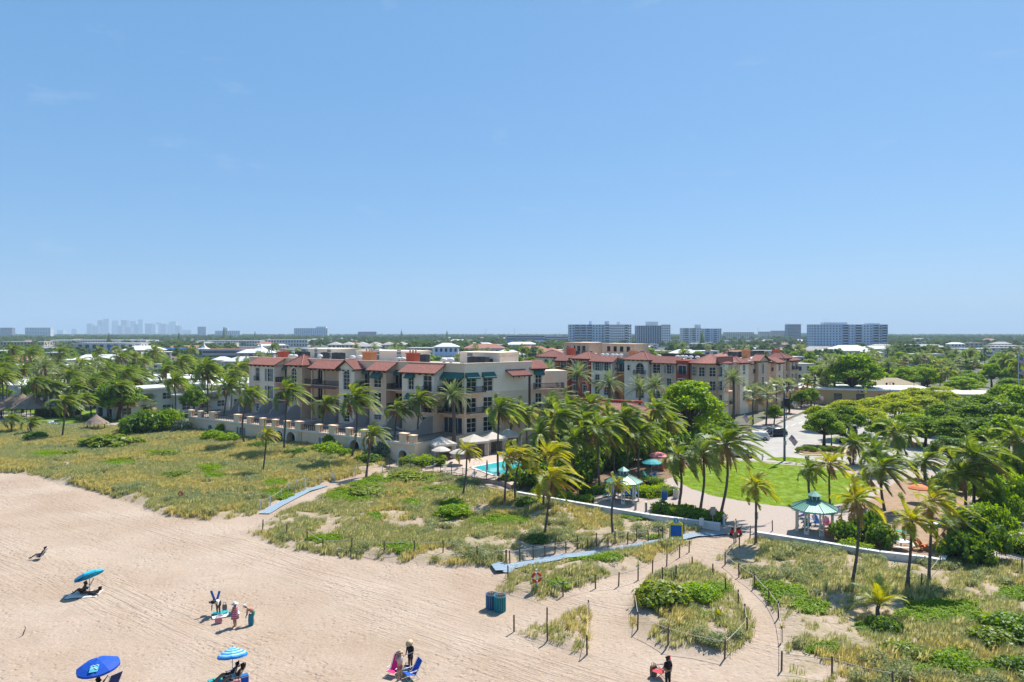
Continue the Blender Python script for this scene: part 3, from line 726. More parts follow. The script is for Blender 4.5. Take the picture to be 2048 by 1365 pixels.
for k, p in enumerate(DUNES):
    x, y = sample(p, 6.0); q = (fbm(x, y, 4.5, 91, 3) > (0.57 if k in (0, 1, 5) else 0.62)) & (0.6 * fbm(x, y, 3.2, 31, 4) + 0.4 * fbm(x, y, 1.1, 35, 2) > [0.38, 0.49, 0.42, 0.40, 0.46, 0.50][k]) & (patchmask(x, y) < 0.0) & (polydist(x, y, p) > 0.6)
    sx_.append(x[q]); sy_.append(y[q]); ss_.append(0.7 + 0.8 * rs.rand(q.sum()))
sp_, ss_ = cat3(sx_, sy_, ss_)
M_scrub = leafmat('scrub_leaf', (0.12, 0.165, 0.065), (0.28, 0.32, 0.16), 0.4, (0.38, 0.36, 0.22))
scatter('dune_scrub', 'low grey green scrub scattered between the dune grass', 'scrub', [leafpad_mesh('scrub', M_scrub, 60, 0.36, 0.55, 0.10, s) for s in (5, 6, 7)], sp_, rs.uniform(0, 6.3, len(sp_)), ss_, 5)
lx, ly = sample(P2(LAWN_PX), 9.0); lx2, ly2 = sample(P2([(1530, 920), (1545, 917), (1570, 915), (1610, 919), (1632, 925), (1600, 925)]), 9.0)
lx = np.concatenate([lx, lx2]); ly = np.concatenate([ly, ly2]); kl = rs.rand(len(lx)) < 0.35 + 1.1 * (fbm(lx, ly, 3.0, 55, 3) - 0.2); lx, ly = lx[kl], ly[kl]
scatter('lawn_grass', 'short mown bright green grass of the round lawn', 'grass', [tuft_mesh('turf', M_turf, 46, 0.10, 0.30, 0.012, s, 0.1) for s in (7, 8)], np.stack([lx, ly, np.full(len(lx), 0.016)], 1), rs.uniform(0, 6.3, len(lx)), 0.7 + 0.6 * rs.rand(len(lx)), 4)

# ---- sea grape and other shrubs, one by one
for key, px, py, rw, h, lab in [
 ('s_grape', 215, 892, 5.0, 1.9, 'yellow green sea grape mound beside the white rail fence'), ('s_grape', 262, 888, 2.6, 1.3, 'smaller yellow green sea grape right of the big mound by the rail fence'),
 ('s_grape', 322, 912, 3.0, 0.9, 'low flat sea grape in the middle of the golden dune grass'), ('s_grape', 350, 955, 2.6, 0.8, 'low sea grape nearest the sand on the left dune'),
 ('s_grape', 142, 910, 1.6, 0.8, 'small olive bush alone in the grass on the far left dune'), ('s_dark', 70, 878, 2.2, 1.5, 'dark round bush under the short palms at far left'),
 ('s_grape', 1325, 1205, 2.3, 1.5, 'large sea grape bush on the roped sand island'), ('s_grape', 1296, 1212, 1.0, 1.0, 'small sea grape at the left edge of the roped island bush'), ('s_bright', 1395, 1195, 1.9, 1.0, 'bright green bush right of the sea grape on the roped island'),
 ('s_bright', 905, 1030, 2.2, 1.1, 'bright green bush below the thin palm near the pool dune'), ('s_grape', 735, 985, 2.8, 0.8, 'sea grape patch beside the upper blue beach mat'), ('s_grape', 790, 990, 2.0, 0.7, 'second sea grape patch inland of the blue beach mat'),
 ('s_grape', 820, 958, 3.0, 1.0, 'sea grape by the pool fence gate'), ('s_grape', 880, 982, 1.6, 0.7, 'little sea grape in front of the pool fence'), ('s_dark', 1052, 1010, 1.5, 0.9, 'dark bush at the left end of the low white wall'),
 ('s_dark', 1770, 1262, 1.2, 1.0, 'dark leafy bush under the young palm on the right dune'), ('s_green', 2030, 1270, 2.4, 1.2, 'green bush at the right edge of the dune'), ('s_grape', 1985, 1285, 1.6, 0.9, 'yellow green bush beside the right edge dune bush'),
 ('s_grape', 1815, 1310, 1.3, 0.7, 'yellow flowering bush near the bottom of the right dune'), ('s_bright', 1905, 1335, 1.5, 0.8, 'bright green bush at the bottom right of the dune'), ('s_dark', 2040, 1345, 1.4, 0.9, 'dark green bush in the bottom right corner'), ('s_silver', 1590, 1100, 0.9, 0.6, 'grey green bush beneath the right white wall'),
 ('s_dark', 1075, 1083, 1.4, 0.6, 'dark grey green bush beside the palm between the rope fences')]:
    shrub(key, GT(px, py), rw, h, lab, 'shrubs on the dunes', 'sea_grape' if key == 's_grape' else 'shrub')
# bushes along the podium foot
for i, (key, px, py, rw, h, lab) in enumerate([
 ('s_dark', 285, 872, 5.0, 5.2, 'tall dark sea grape thicket left of the podium wall'), ('s_green', 330, 870, 4.2, 5.6, 'tall mid green thicket close to the podium end'), ('s_silver', 364, 872, 2.3, 3.6, 'silver leaved bush against the podium end'),
 ('s_bright', 428, 878, 2.4, 1.7, 'bright clipped bush under the first podium arch'), ('s_bright', 455, 882, 2.2, 1.5, 'bright clipped bush beside the first podium palm'), ('s_green', 442, 870, 1.2, 2.3, 'taller green bush above the clipped pair'),
 ('s_bright', 662, 908, 2.4, 1.9, 'bright round bush in the middle of the podium wall'), ('s_bright', 640, 905, 1.8, 1.5, 'bright low bush left of the round one'), ('s_green', 664, 897, 1.8, 3.0, 'green bush climbing over the bright round ones'),
 ('s_bright', 695, 912, 1.6, 1.2, 'bright bush below the third podium arch'), ('s_silver', 772, 912, 2.2, 2.6, 'silver bush near the right podium arches'), ('s_green', 858, 900, 2.0, 3.2, 'leafy bush in front of the podium corner'),
 ('s_dark', 520, 896, 2.4, 1.0, 'low dark bush between the podium palms'), ('s_dark', 600, 908, 2.6, 1.0, 'low dark bush below the twin podium arches'), ('s_dark', 740, 922, 2.4, 1.2, 'low dark bush before the right end of the podium')]):
    shrub(key, GT(px, py) if i > 2 else G(px, py), rw, h, lab, 'bushes along the podium wall')

# ---- palms: kind, base px, crown px, crown scale
def palmpx(kind, bx, by, cx, cyy, s, label, group, ground=None, parts=True, r=None):
    b = ground if ground is not None else (GT(bx, by) if inpoly(np.array([G(bx, by).x]), np.array([G(bx, by).y]), KEEP)[0] else G(bx, by))
    top = AT(cx, b.y + 0.3, ZAT(cyy, b.y)); return palm(kind, b, top, s, label, group, parts, r=r)
gA = 'palms along the podium wall'
for k, bx, by, cx, cyy, s, lab in [
 ('coco', 447, 866, 455, 772, 1.02, 'tall palm at the left end of the podium wall'), ('coco', 489, 889, 497, 788, 0.98, 'palm in front of the left hotel bay with shutters'), ('coco', 568, 901, 573, 785, 1.10, 'large palm beside the twin podium arches'),
 ('coco', 647, 895, 648, 808, 0.95, 'palm before the long red roofed balcony'), ('coco', 702, 920, 709, 798, 1.05, 'tall palm in front of the arched hotel window'), ('yellow', 525, 947, 530, 868, 0.50, 'young yellow palm alone in the golden grass'),
 ('coco', 732, 954, 742, 870, 0.72, 'shorter palm near the right podium arch'), ('coco', 789, 916, 793, 818, 0.88, 'palm before the hotel balconies near the podium corner'), ('coco', 831, 914, 836, 800, 0.95, 'palm at the right corner of the podium'),
 ('yellow', 925, 996, 931, 902, 0.52, 'slim young palm by the pool umbrellas'), ('coco', 996, 962, 996, 818, 1.0, 'tall dark green palm at the left edge of the pool'), ('coco', 1018, 898, 1022, 822, 0.95, 'thick palm behind the pool cabanas'), ('coco', 1052, 905, 1045, 826, 1.0, 'palm with long drooping fronds behind the cabanas')]:
    palmpx(k, bx, by, cx + 3, cyy, s * 1.06, lab, gA)
gB = 'palms around the gazebos and lawn'
for k, bx, by, cx, cyy, s, lab in [
 ('yellow', 1009, 1008, 1017, 915, 0.72, 'young yellow palm at the left end of the white wall'), ('yellow', 1031, 1003, 1042, 915, 0.80, 'second yellow palm left of the white wall'), ('yellow', 1087, 1014, 1102, 912, 0.95, 'larger yellow palm behind the low white wall'),
 ('yellow', 1089, 1073, 1105, 957, 0.90, 'yellow palm standing in the grass before the white wall'), ('yellow', 1226, 1071, 1234, 968, 0.42, 'thin palm with few fronds before the left gazebo'),
 ('coco', 1357, 1014, 1358, 915, 1.0, 'leftmost of three tall palms in the hedge bed'), ('coco', 1400, 1020, 1406, 908, 1.02, 'middle of three tall palms in the hedge bed'), ('coco', 1440, 1033, 1452, 888, 1.25, 'tallest palm in the hedge bed, right of the three'),
 ('yellow', 1511, 1089, 1511, 972, 0.72, 'young palm by the sign at the end of the right white wall'), ('coco', 1622, 1008, 1619, 940, 0.68, 'short palm just behind the right gazebo'), ('yellow', 1660, 1009, 1660, 930, 0.78, 'yellow palm on the lawn edge behind the gazebo'),
 ('yellow', 1703, 1168, 1712, 1000, 0.72, 'tall slim palm in the dune right of the gazebo'), ('coco', 1770, 1022, 1766, 936, 1.12, 'big spreading palm behind the right gazebo garden'), ('yellow', 1812, 1177, 1824, 1044, 0.62, 'yellow palm in the dune before the garden chairs'),
 ('yellow', 1858, 1167, 1866, 1004, 0.72, 'tallest slim palm in the dune before the garden'), ('coco', 1850, 962, 1850, 922, 1.0, 'palm over the orange parasol'), ('coco', 1912, 1113, 1908, 1040, 0.82, 'palm beside the green tilted parasol'),
 ('coco', 1927, 1040, 1928, 952, 1.05, 'arching palm at the right of the garden'), ('coco', 1946, 1036, 1947, 915, 1.25, 'tall wide palm behind the garden bushes'), ('coco', 1707, 930, 1708, 888, 1.15, 'dark palm right of the traffic island'),
 ('coco', 1796, 925, 1797, 868, 1.3, 'big dark palm by the car park trees'), ('coco', 2043, 980, 2040, 880, 1.2, 'palm cut by the right edge of the view'), ('coco', 1985, 960, 1990, 905, 1.1, 'palm left of the right edge above the bushes'), ('coco', 1757, 950, 1750, 905, 1.0, 'palm at the right rim of the lawn')]:
    palmpx(k, bx, by, cx, cyy, s, lab, gB)
# young palm without trunk on the right dune
b = GT(1757, 1236); palm('young', b, b + Vector((0, 0, 0.9)), 0.66, 'stemless young palm spreading on the right dune', gB, r=0.16)
b = GT(1437, 1240); palm('young', b, b + Vector((0, 0, 0.25)), 0.20, 'tiny yellow palm seedling on the roped island', gB, r=0.06)
gC = 'palms between the pool and the lawn'
for k, bx, by, cx, cyy, s, lab in [
 ('coco', 1128, 958, 1118, 835, 1.2, 'tall palm over the red tiled pool house'), ('coco', 1200, 985, 1198, 858, 1.15, 'wide palm behind the left gazebo'), ('coco', 1168, 960, 1170, 845, 1.1, 'palm in front of the pool house gable'), ('coco', 1246, 960, 1250, 835, 1.05, 'slender palm in the mulch bed'),
 ('coco', 1277, 965, 1280, 868, 1.1, 'palm left of the teal parasol'), ('coco', 1302, 935, 1312, 818, 1.05, 'bright palm against the big round tree'), ('coco', 1147, 985, 1150, 880, 0.9, 'lower palm in the dark thicket by the pool'), ('coco', 1085, 950, 1082, 868, 0.95, 'palm at the back of the pool'), ('coco', 1140, 925, 1140, 815, 1.15, 'tall palm left of the pool house ridge'), ('coco', 1185, 925, 1182, 812, 1.1, 'tall palm before the pool house ridge'), ('coco', 1215, 930, 1222, 838, 1.1, 'palm over the right end of the pool house'), ('coco', 1262, 935, 1258, 850, 1.1, 'palm in the dark thicket right of the pool house'), ('coco', 1230, 965, 1226, 880, 1.0, 'lower palm behind the gazebo cupola'), ('coco', 1330, 925, 1335, 845, 1.0, 'palm right of the bright palm by the round tree'), ('coco', 1108, 915, 1104, 815, 1.05, 'palm at the left end of the pool house')]:
    palmpx(k, bx, by, cx, cyy, s, lab, gC)
gD = 'date palms by the hotels'
for bx, by, cx, cyy, s, lab, z in [
 (905, 916, 905, 795, 1.0, 'big date palm before the hotel corner', 0.6), (1020, 880, 1019, 776, 1.05, 'date palm in front of the hotel side face', 0), (1098, 850, 1098, 745, 0.95, 'date palm between the two hotels', 0), (1158, 850, 1157, 752, 1.15, 'date palm before the red hotel wall', 0),
 (1115, 885, 1115, 796, 1.15, 'large date palm above the pool house roof', 0), (1219, 845, 1219, 768, 1.1, 'date palm in the hotel forecourt', 0), (1280, 850, 1280, 778, 1.05, 'date palm left of the big round tree', 0), (1312, 855, 1310, 775, 1.05, 'date palm touching the big round tree', 0),
 (1419, 830, 1419, 748, 1.2, 'date palm before the round corner tower', 0), (1467, 839, 1467, 760, 1.1, 'date palm beside the street corner of the hotel', 0), (1667, 805, 1665, 736, 1.5, 'tall date palm across the street from the hotel', 0)]:
    palmpx('date', bx, by, cx, cyy, s, lab, gD)
gE = 'fan palms along the street'
for bx, by, cx, cyy, s, lab in [
 (1506, 850, 1506, 788, 1.35, 'fan palm behind the white car'), (1532, 852, 1534, 790, 1.3, 'fan palm behind the black car'), (1553, 832, 1553, 775, 1.3, 'fan palm at the hotel street front'), (1578, 826, 1578, 772, 1.3, 'fan palm beside the dark street lamp'),
 (1617, 810, 1617, 762, 1.5, 'fan palm at the far end of the hotel'), (1647, 805, 1647, 770, 1.4, 'fan palm left of the tall date palm')]:
    palmpx('sabal', bx, by, cx, cyy, s, lab, gE)
gF = 'palms of the resort at left'
for k, bx, by, cx, cyy, s, lab in [
 ('coco', 24, 866, 22, 838, 0.75, 'low palm by the thatched huts at far left'), ('coco', 65, 869, 62, 845, 0.7, 'short green palm before the thatched huts'), ('coco', 124, 876, 127, 805, 1.1, 'big palm in front of the white rail fence'), ('coco', 246, 843, 238, 775, 1.0, 'leaning palm before the white resort building'),
 ('sabal', 223, 843, 220, 800, 1.3, 'fan palm at the corner of the white resort building'), ('sabal', 258, 838, 257, 796, 1.3, 'fan palm in the middle of the resort building'), ('sabal', 297, 832, 297, 806, 1.2, 'short fan palm by the resort wall'), ('sabal', 328, 822, 327, 785, 1.3, 'fan palm beside the low resort wing'),
 ('sabal', 371, 825, 371, 785, 1.2, 'fan palm near the podium end'), ('sabal', 402, 822, 401, 800, 1.25, 'short fan palm at the low white wing'), ('sabal', 426, 820, 426, 785, 1.3, 'fan palm between resort and hotel'), ('coco', 348, 850, 348, 762, 1.05, 'palm rising from the thicket by the podium'),
 ('coco', 183, 835, 184, 765, 1.0, 'palm left of the white resort building'), ('coco', 203, 828, 205, 753, 1.1, 'taller palm behind the resort building corner'), ('coco', 256, 822, 257, 748, 1.15, 'palm above the resort roof'), ('coco', 165, 850, 166, 798, 0.9, 'bushy palm over the resort lawn')]:
    palmpx(k, bx, by, cx, cyy, s, lab, gF)
rr = random.Random(5)
i = 0
for cx, cyy, d in [(363, 722, 195), (307, 702, 240), (414, 735, 178), (462, 752, 165), (137, 753, 175), (84, 724, 200), (46, 740, 180), (13, 724, 190), (71, 764, 165), (112, 740, 195), (218, 738, 190), (100, 770, 168), (150, 775, 165), (5, 755, 168), (282, 745, 195), (330, 742, 190), (60, 708, 235), (25, 700, 240), (120, 705, 250), (160, 730, 215), (118, 780, 170), (395, 745, 200), (240, 715, 240), (190, 720, 235), (-10, 735, 185), (140, 800, 170), (240, 760, 182), (170, 745, 205), (285, 722, 225)]:
    i += 1
    b = AT(cx + rr.uniform(-3, 3), d, 0); palm('coco', b, AT(cx, d, ZAT(cyy, d)), rr.uniform(1.0, 1.25), 'tall palm in the crowded grove behind the resort at far left', 'palms in the grove at far left', parts=True)

# ---- broadleaf trees
tree('bright', G(1378, 884), 15.0, 11.6, 'big round bright green tree before the north hotel', name='round_tree')
tree('bright', G(1708, 806), 19.0, 14.6, 'large spreading shade tree across the street', name='shade_tree')
tree('bright', G(1640, 800), 11.0, 10.5, 'green tree behind the tall date palm')
tree('mid', G(1440, 832), 7.0, 6.0, 'small green tree below the corner tower', name='street_tree')
for x, y, wd, h, lab in [(1548, 850, 5.0, 4.6, 'small round street tree behind the black car'), (1602, 818, 6, 5.2, 'clipped round tree beside the street banner'), (1578, 828, 5, 4.2, 'dark clipped ball tree by the street'), (1622, 815, 7, 5.5, 'bright street tree near the flag')]:
    tree('mid' if 'dark' not in lab else 'dark', G(x, y), wd, h, lab, 'street trees', 'street_tree')
mid = [(1648, 893, 9, 6.6), (1690, 880, 10, 6.8), (1640, 862, 8, 6.2), (1735, 872, 10, 6.6), (1690, 850, 10, 6.6), (1745, 846, 11, 6.8), (1800, 855, 11, 6.6), (1790, 834, 12, 7.0), (1850, 842, 12, 6.8), (1835, 822, 12, 7.2), (1885, 828, 12, 7.0), (1880, 815, 12, 7.0)]
for i, (x, y, wd, h) in enumerate(mid):
    tree('lime' if i not in (0, 1) else 'mid', G(x, y), wd, h, 'flat topped lime green tree in the car park canopy' if i > 1 else ['bare limbed tree on the traffic island', 'darker tree right of the traffic island'][i], 'car park trees', 'car_park_tree')
dk = [(1850, 895, 9, 5.6), (1905, 900, 10, 6.0), (1960, 905, 10, 6.5), (2015, 915, 10, 7.0), (1890, 872, 11, 6.5), (1950, 876, 11, 7.0), (2010, 880, 12, 8.0), (2045, 862, 12, 9.5), (1960, 852, 12, 7.0), (2005, 846, 12, 8.5), (1920, 850, 10, 6.0), (1820, 885, 9, 5.5), (2060, 905, 10, 8), (1770, 890, 8, 5), (1900, 935, 8, 5), (2030, 850, 12, 9)]
for i, (x, y, wd, h) in enumerate(dk):
    tree(['mid', 'mid', 'dark', 'bright'][i % 4], G(x, y), wd, h, 'dense green tree in the thicket at right', 'trees in the thicket at right', 'thicket_tree')
# sea grape hedge beside the garden path at right, dark understory by the pool
for i, (x, y, rw, h, key, lab) in enumerate([(1935, 1128, 2.4, 3.0, 's_dark', 'dark sea grape mass at the wall end'), (1965, 1118, 2.6, 3.6, 's_dark', 'sea grape bush beside the iron fence'), (1985, 1080, 2.6, 3.8, 's_green', 'sea grape bush along the garden path'), (1950, 1075, 2.4, 3.2, 's_green', 'sea grape behind the tilted parasol'), (2005, 1045, 2.8, 3.8, 's_green', 'bright sea grape further up the garden path'), (2020, 1010, 3.2, 4.0, 's_bright', 'bright sea grape at the top of the garden path'), (1985, 1010, 3.2, 3.6, 's_green', 'green bush mass behind the garden'), (1960, 975, 3.2, 3.6, 's_dark', 'dark bush under the arching palms'), (2030, 975, 3.4, 4.4, 's_green', 'tall bush near the right edge'), (1900, 985, 2.4, 2.6, 's_dark', 'dark bush behind the orange parasol'), (1690, 1085, 1.6, 2.2, 's_dark', 'dark broad leaved bush right of the gazebo'), (1735, 1078, 1.9, 2.8, 's_dark', 'broad leaved bush in the garden corner'), (1765, 1095, 1.6, 2.4, 's_dark', 'broad leaved bush by the white garden table')]):
    shrub(key, G(x, y), rw, h, lab, 'bushes around the garden')
for i, (x, y, rw, h, key, lab) in enumerate([(1070, 978, 3.0, 3.4, 's_dark', 'dark thicket bush at the end of the pool'), (1105, 975, 3.2, 4.0, 's_dark', 'dark thicket bush behind the yellow palms'), (1140, 970, 3.4, 4.2, 's_dark', 'dark thicket bush left of the gazebo'), (1130, 945, 4.0, 4.6, 's_dark', 'dark thicket bush near the pool house'), (1175, 945, 4.0, 4.6, 's_dark', 'dark thicket bush in front of the pool house'), (1220, 935, 4.0, 4.4, 's_dark', 'dark bush behind the gazebo palms'), (1265, 925, 4.0, 4.4, 's_dark', 'dark bush under the slender palm'), (1300, 908, 4.0, 4.2, 's_green', 'green bush behind the teal parasol'), (1345, 900, 3.6, 3.6, 's_dark', 'dark bush behind the pink parasol'), (1390, 895, 3.4, 2.8, 's_green', 'green bush at the car park edge'), (1045, 965, 2.2, 2.4, 's_dark', 'dark bush right of the pool'), (1020, 968, 1.8, 1.6, 's_dark', 'dark bush at the near pool corner'), (1090, 938, 3.2, 4.0, 's_dark', 'dark bush at the back of the pool')]):
    shrub(key, G(x, y), rw, h, lab, 'thicket between pool and lawn')
for x, y, h in ((1318, 880, 3.0), (1345, 884, 2.6), (1372, 886, 2.4), (1400, 884, 2.6), (1428, 878, 2.8), (1452, 866, 2.6), (1300, 868, 3.2), (1330, 866, 3.0), (1395, 862, 3.0), (1440, 852, 3.0)):
    shrub('s_dark' if h < 2.7 else 's_green', G(x, y), 3.0, h, 'shrub in the planting under the big round tree', 'shrubs under the big round tree')
# hedges
hedge([(1316, 1026), (1372, 1034), (1436, 1047)], 2.0, 1.0, M_leafM, 'dark sea grape hedge behind the white wall under three palms', 800, leaf=0.2)
hedge([(1170, 990), (1215, 984), (1260, 982)], 2.0, 0.9, M_leafM, 'clipped hedge behind the left gazebo', 900)
hedge([(1262, 988), (1300, 992), (1336, 988)], 3.0, 0.9, M_leafB, 'clipped green hedge right of the left gazebo', 900)
hedge([(1296, 972), (1312, 968)], 2.4, 0.8, M_leafB, 'small square clipped hedge below the teal parasol', 900)
hedge([(1075, 990), (1130, 1002), (1180, 1008)], 1.6, 0.8, M_leafM, 'low hedge along the left white wall', 900)
hedge([(1690, 1102), (1730, 1110)], 1.8, 0.9, M_leafM, 'low hedge right of the right gazebo', 900)
hedge([(2022, 1098), (2060, 1108)], 3.5, 1.5, M_leafB, 'bright clipped hedge at the right edge by the path', 900)
hedge([(815, 938), (848, 940), (880, 938)], 3.0, 1.8, M_leafB, 'bright clipped hedge by the pool gate', 700)
hedge([(160, 840), (215, 845)], 2.0, 1.0, M_leafD, 'dark hedge on the resort lawn', 500)
hedge([(80, 832), (150, 836)], 2.5, 2.2, M_leafD, 'tall dark hedge behind the thatched huts', 400)
for i, (x, y, c) in enumerate([(1598, 904, 'red'), (1612, 901, ''), (1626, 903, ''), (1645, 902, ''), (1662, 903, ''), (1678, 904, '')]):
    shrub('s_green', G(x, y, 0.17), 0.8, 0.9, 'low plant on the traffic island', 'plants on the traffic island')
# ---- trees among the town (too alike to tell apart), then the far woods
CLEAR = [(85, 296, 1102), (150, 286, 623), (280, 408, 573), (402, 525, 478), (386, 620, 1024), (650, 820, 717), (866, 918, 512), (924, 1012, 573), (1010, 1140, 1400), (1136, 1345, 960), (1362, 1446, 1120), (1448, 1548, 1900), (1572, 1605, 1850), (1625, 1778, 700), (1658, 1768, 512), (1898, 1990, 623), (1988, 2052, 651), (1958, 2062, 462)]
def blocked(px, d): return any(a < px < b and 0.74 * c < d < c + 22 for a, b, c in CLEAR)
def zone(px, d): return ['behind the resort at left', 'behind the left hotel', 'behind the middle of the view', 'behind the right hotel', 'beyond the car park at right'][min(4, max(0, int(px / 410)))] + (', nearer' if d < 300 else ', further off')
rr = random.Random(99); cnt = 0
occ = []
BLD = []     # footprints kept free: (x, y, radius), filled below
BLD += [(-35, 140, 26), (-45, 150, 25), (-15, 128, 18), (-8, 135, 22), (10, 142, 12), (30, 195, 24), (52, 182, 22), (70, 195, 18), (20, 210, 20), (45, 210, 24)]
while cnt < 240:
    d = 165 + 330 * rr.random() ** 1.1; px = rr.uniform(-30, 2078); x = (px - 1024) / FPX * d
    if any(math.hypot(x - a, d - b) < c + 5 for a, b, c in BLD): continue
    if 1020 < px < 1640 and d < 250: continue
    if px > 1600 and d < 225: continue
    if blocked(px, d) and rr.random() < 0.8: continue
    if any(math.hypot(x - a, d - b) < 6 for a, b in occ): continue
    occ.append((x, d)); cnt += 1
    if rr.random() < 0.42:
        h = rr.uniform(8, 12.5); palm(rr.choice(['coco', 'coco', 'date', 'sabal']), (x, d, 0), (x + rr.uniform(-.8, .8), d, h), rr.uniform(1.0, 1.4), 'palm among the rooftops of the town, %s' % zone(px, d), 'palms in the town', parts=False)
    else:
        kd = rr.choice(['mid', 'mid', 'dark', 'lime', 'bright']); tree(kd, (x, d, 0), rr.uniform(8, 15), rr.uniform(6, 10.5), '%s tree among the rooftops of the town, %s' % (kd, zone(px, d)), 'trees in the town')
for k in range(62):
    d = 218 + 250 * rr.random(); px = rr.uniform(1660, 2080); x = (px - 1024) / FPX * d
    if px < 1850 and d < 235: continue
    if rr.random() < 0.4: palm(rr.choice(['coco', 'coco', 'sabal']), (x, d, 0), (x + rr.uniform(-.8, .8), d, rr.uniform(7, 11)), rr.uniform(1.1, 1.5), 'palm in the green belt behind the car park at right', 'palms in the green belt', parts=False)
    else: kd = rr.choice(['mid', 'mid', 'dark', 'bright']); tree(kd, (x, d, 0), rr.uniform(9, 15), rr.uniform(6, 9.5), '%s tree in the green belt behind the car park at right' % {'mid': 'mid green', 'dark': 'dark green', 'bright': 'bright green'}[kd], 'trees in the green belt')
N = 26000
d = 480 * (13.0 ** (rs.rand(N))); px = rs.uniform(-200, 2250, N); x = (px - 1024) / FPX * d
clump = fbm(x, d, 90, 61, 3); keep = (clump > 0.39 + 0.12 * (d < 1500)); x, d = x[keep], d[keep]
pxx = 1024 + FPX * x / d; bl = np.zeros(len(x), bool)
for a, b, c in CLEAR: bl |= (pxx > a) & (pxx < b) & (d > 0.70 * c) & (d < c + 25)
kq = ~bl | (rs.rand(len(x)) < 0.15); x, d = x[kq], d[kq]
FARP = np.stack([x, d, np.zeros(len(x))], 1)
FARS = rs.uniform(0.75, 1.35, len(x)) * np.where(d > 1500, 1.25, 1.0)
# ================================================================== HOTELS
M_cream = mat('stucco_cream', (0.93, 0.735, 0.565), 0.9, 0.06, 0.8, 0.15, 12)
M_tan = mat('stucco_tan', (0.67, 0.455, 0.305), 0.9, 0.08, 0.8, 0.15, 12)
M_buff = mat('stucco_buff', (0.85, 0.60, 0.42), 0.9, 0.08, 0.8, 0.15, 12)
M_orange = mat('stucco_orange', (0.55, 0.215, 0.09), 0.9, 0.10, 0.8, 0.15, 12)
M_red = mat('stucco_red', (0.44, 0.085, 0.045), 0.9, 0.10, 0.8, 0.15, 12)
M_trim = mat('trim_white', (0.74, 0.67, 0.59), 0.8, 0.05, 2)
M_tile = mat('roof_tile', (0.33, 0.135, 0.105), 0.85, 0.42, 3.4, 0.3, 6)
M_eave = mat('eave_wood', (0.085, 0.045, 0.035), 0.8, 0.2, 2)
M_rail = mat('rail_dark', (0.022, 0.018, 0.018), 0.5, 0.1, 4)
M_awn = mat('awning_green', (0.045, 0.135, 0.115), 0.8, 0.12, 3)
M_shut = mat('shutter_grey', (0.20, 0.25, 0.25), 0.7, 0.08, 4)
M_glass = glassmat('window_glass', (0.012, 0.014, 0.020), 0.06)
M_glassb = glassmat('door_glass', (0.02, 0.055, 0.085), 0.06)
M_flat = mat('roof_membrane', (0.42, 0.40, 0.37), 0.9, 0.12, 0.4)
M_unit = mat('roof_unit', (0.045, 0.05, 0.055), 0.6, 0.2, 3, metal=0.2)
M_white = mat('white_paint', (0.60, 0.60, 0.59), 0.7, 0.04, 2)
M_part = mat('terrace_wall', (0.36, 0.325, 0.31), 0.9, 0.10, 0.8, 0.15, 10)
M_dark = mat('dark_inside', (0.012, 0.011, 0.011), 0.95, 0.1, 2)

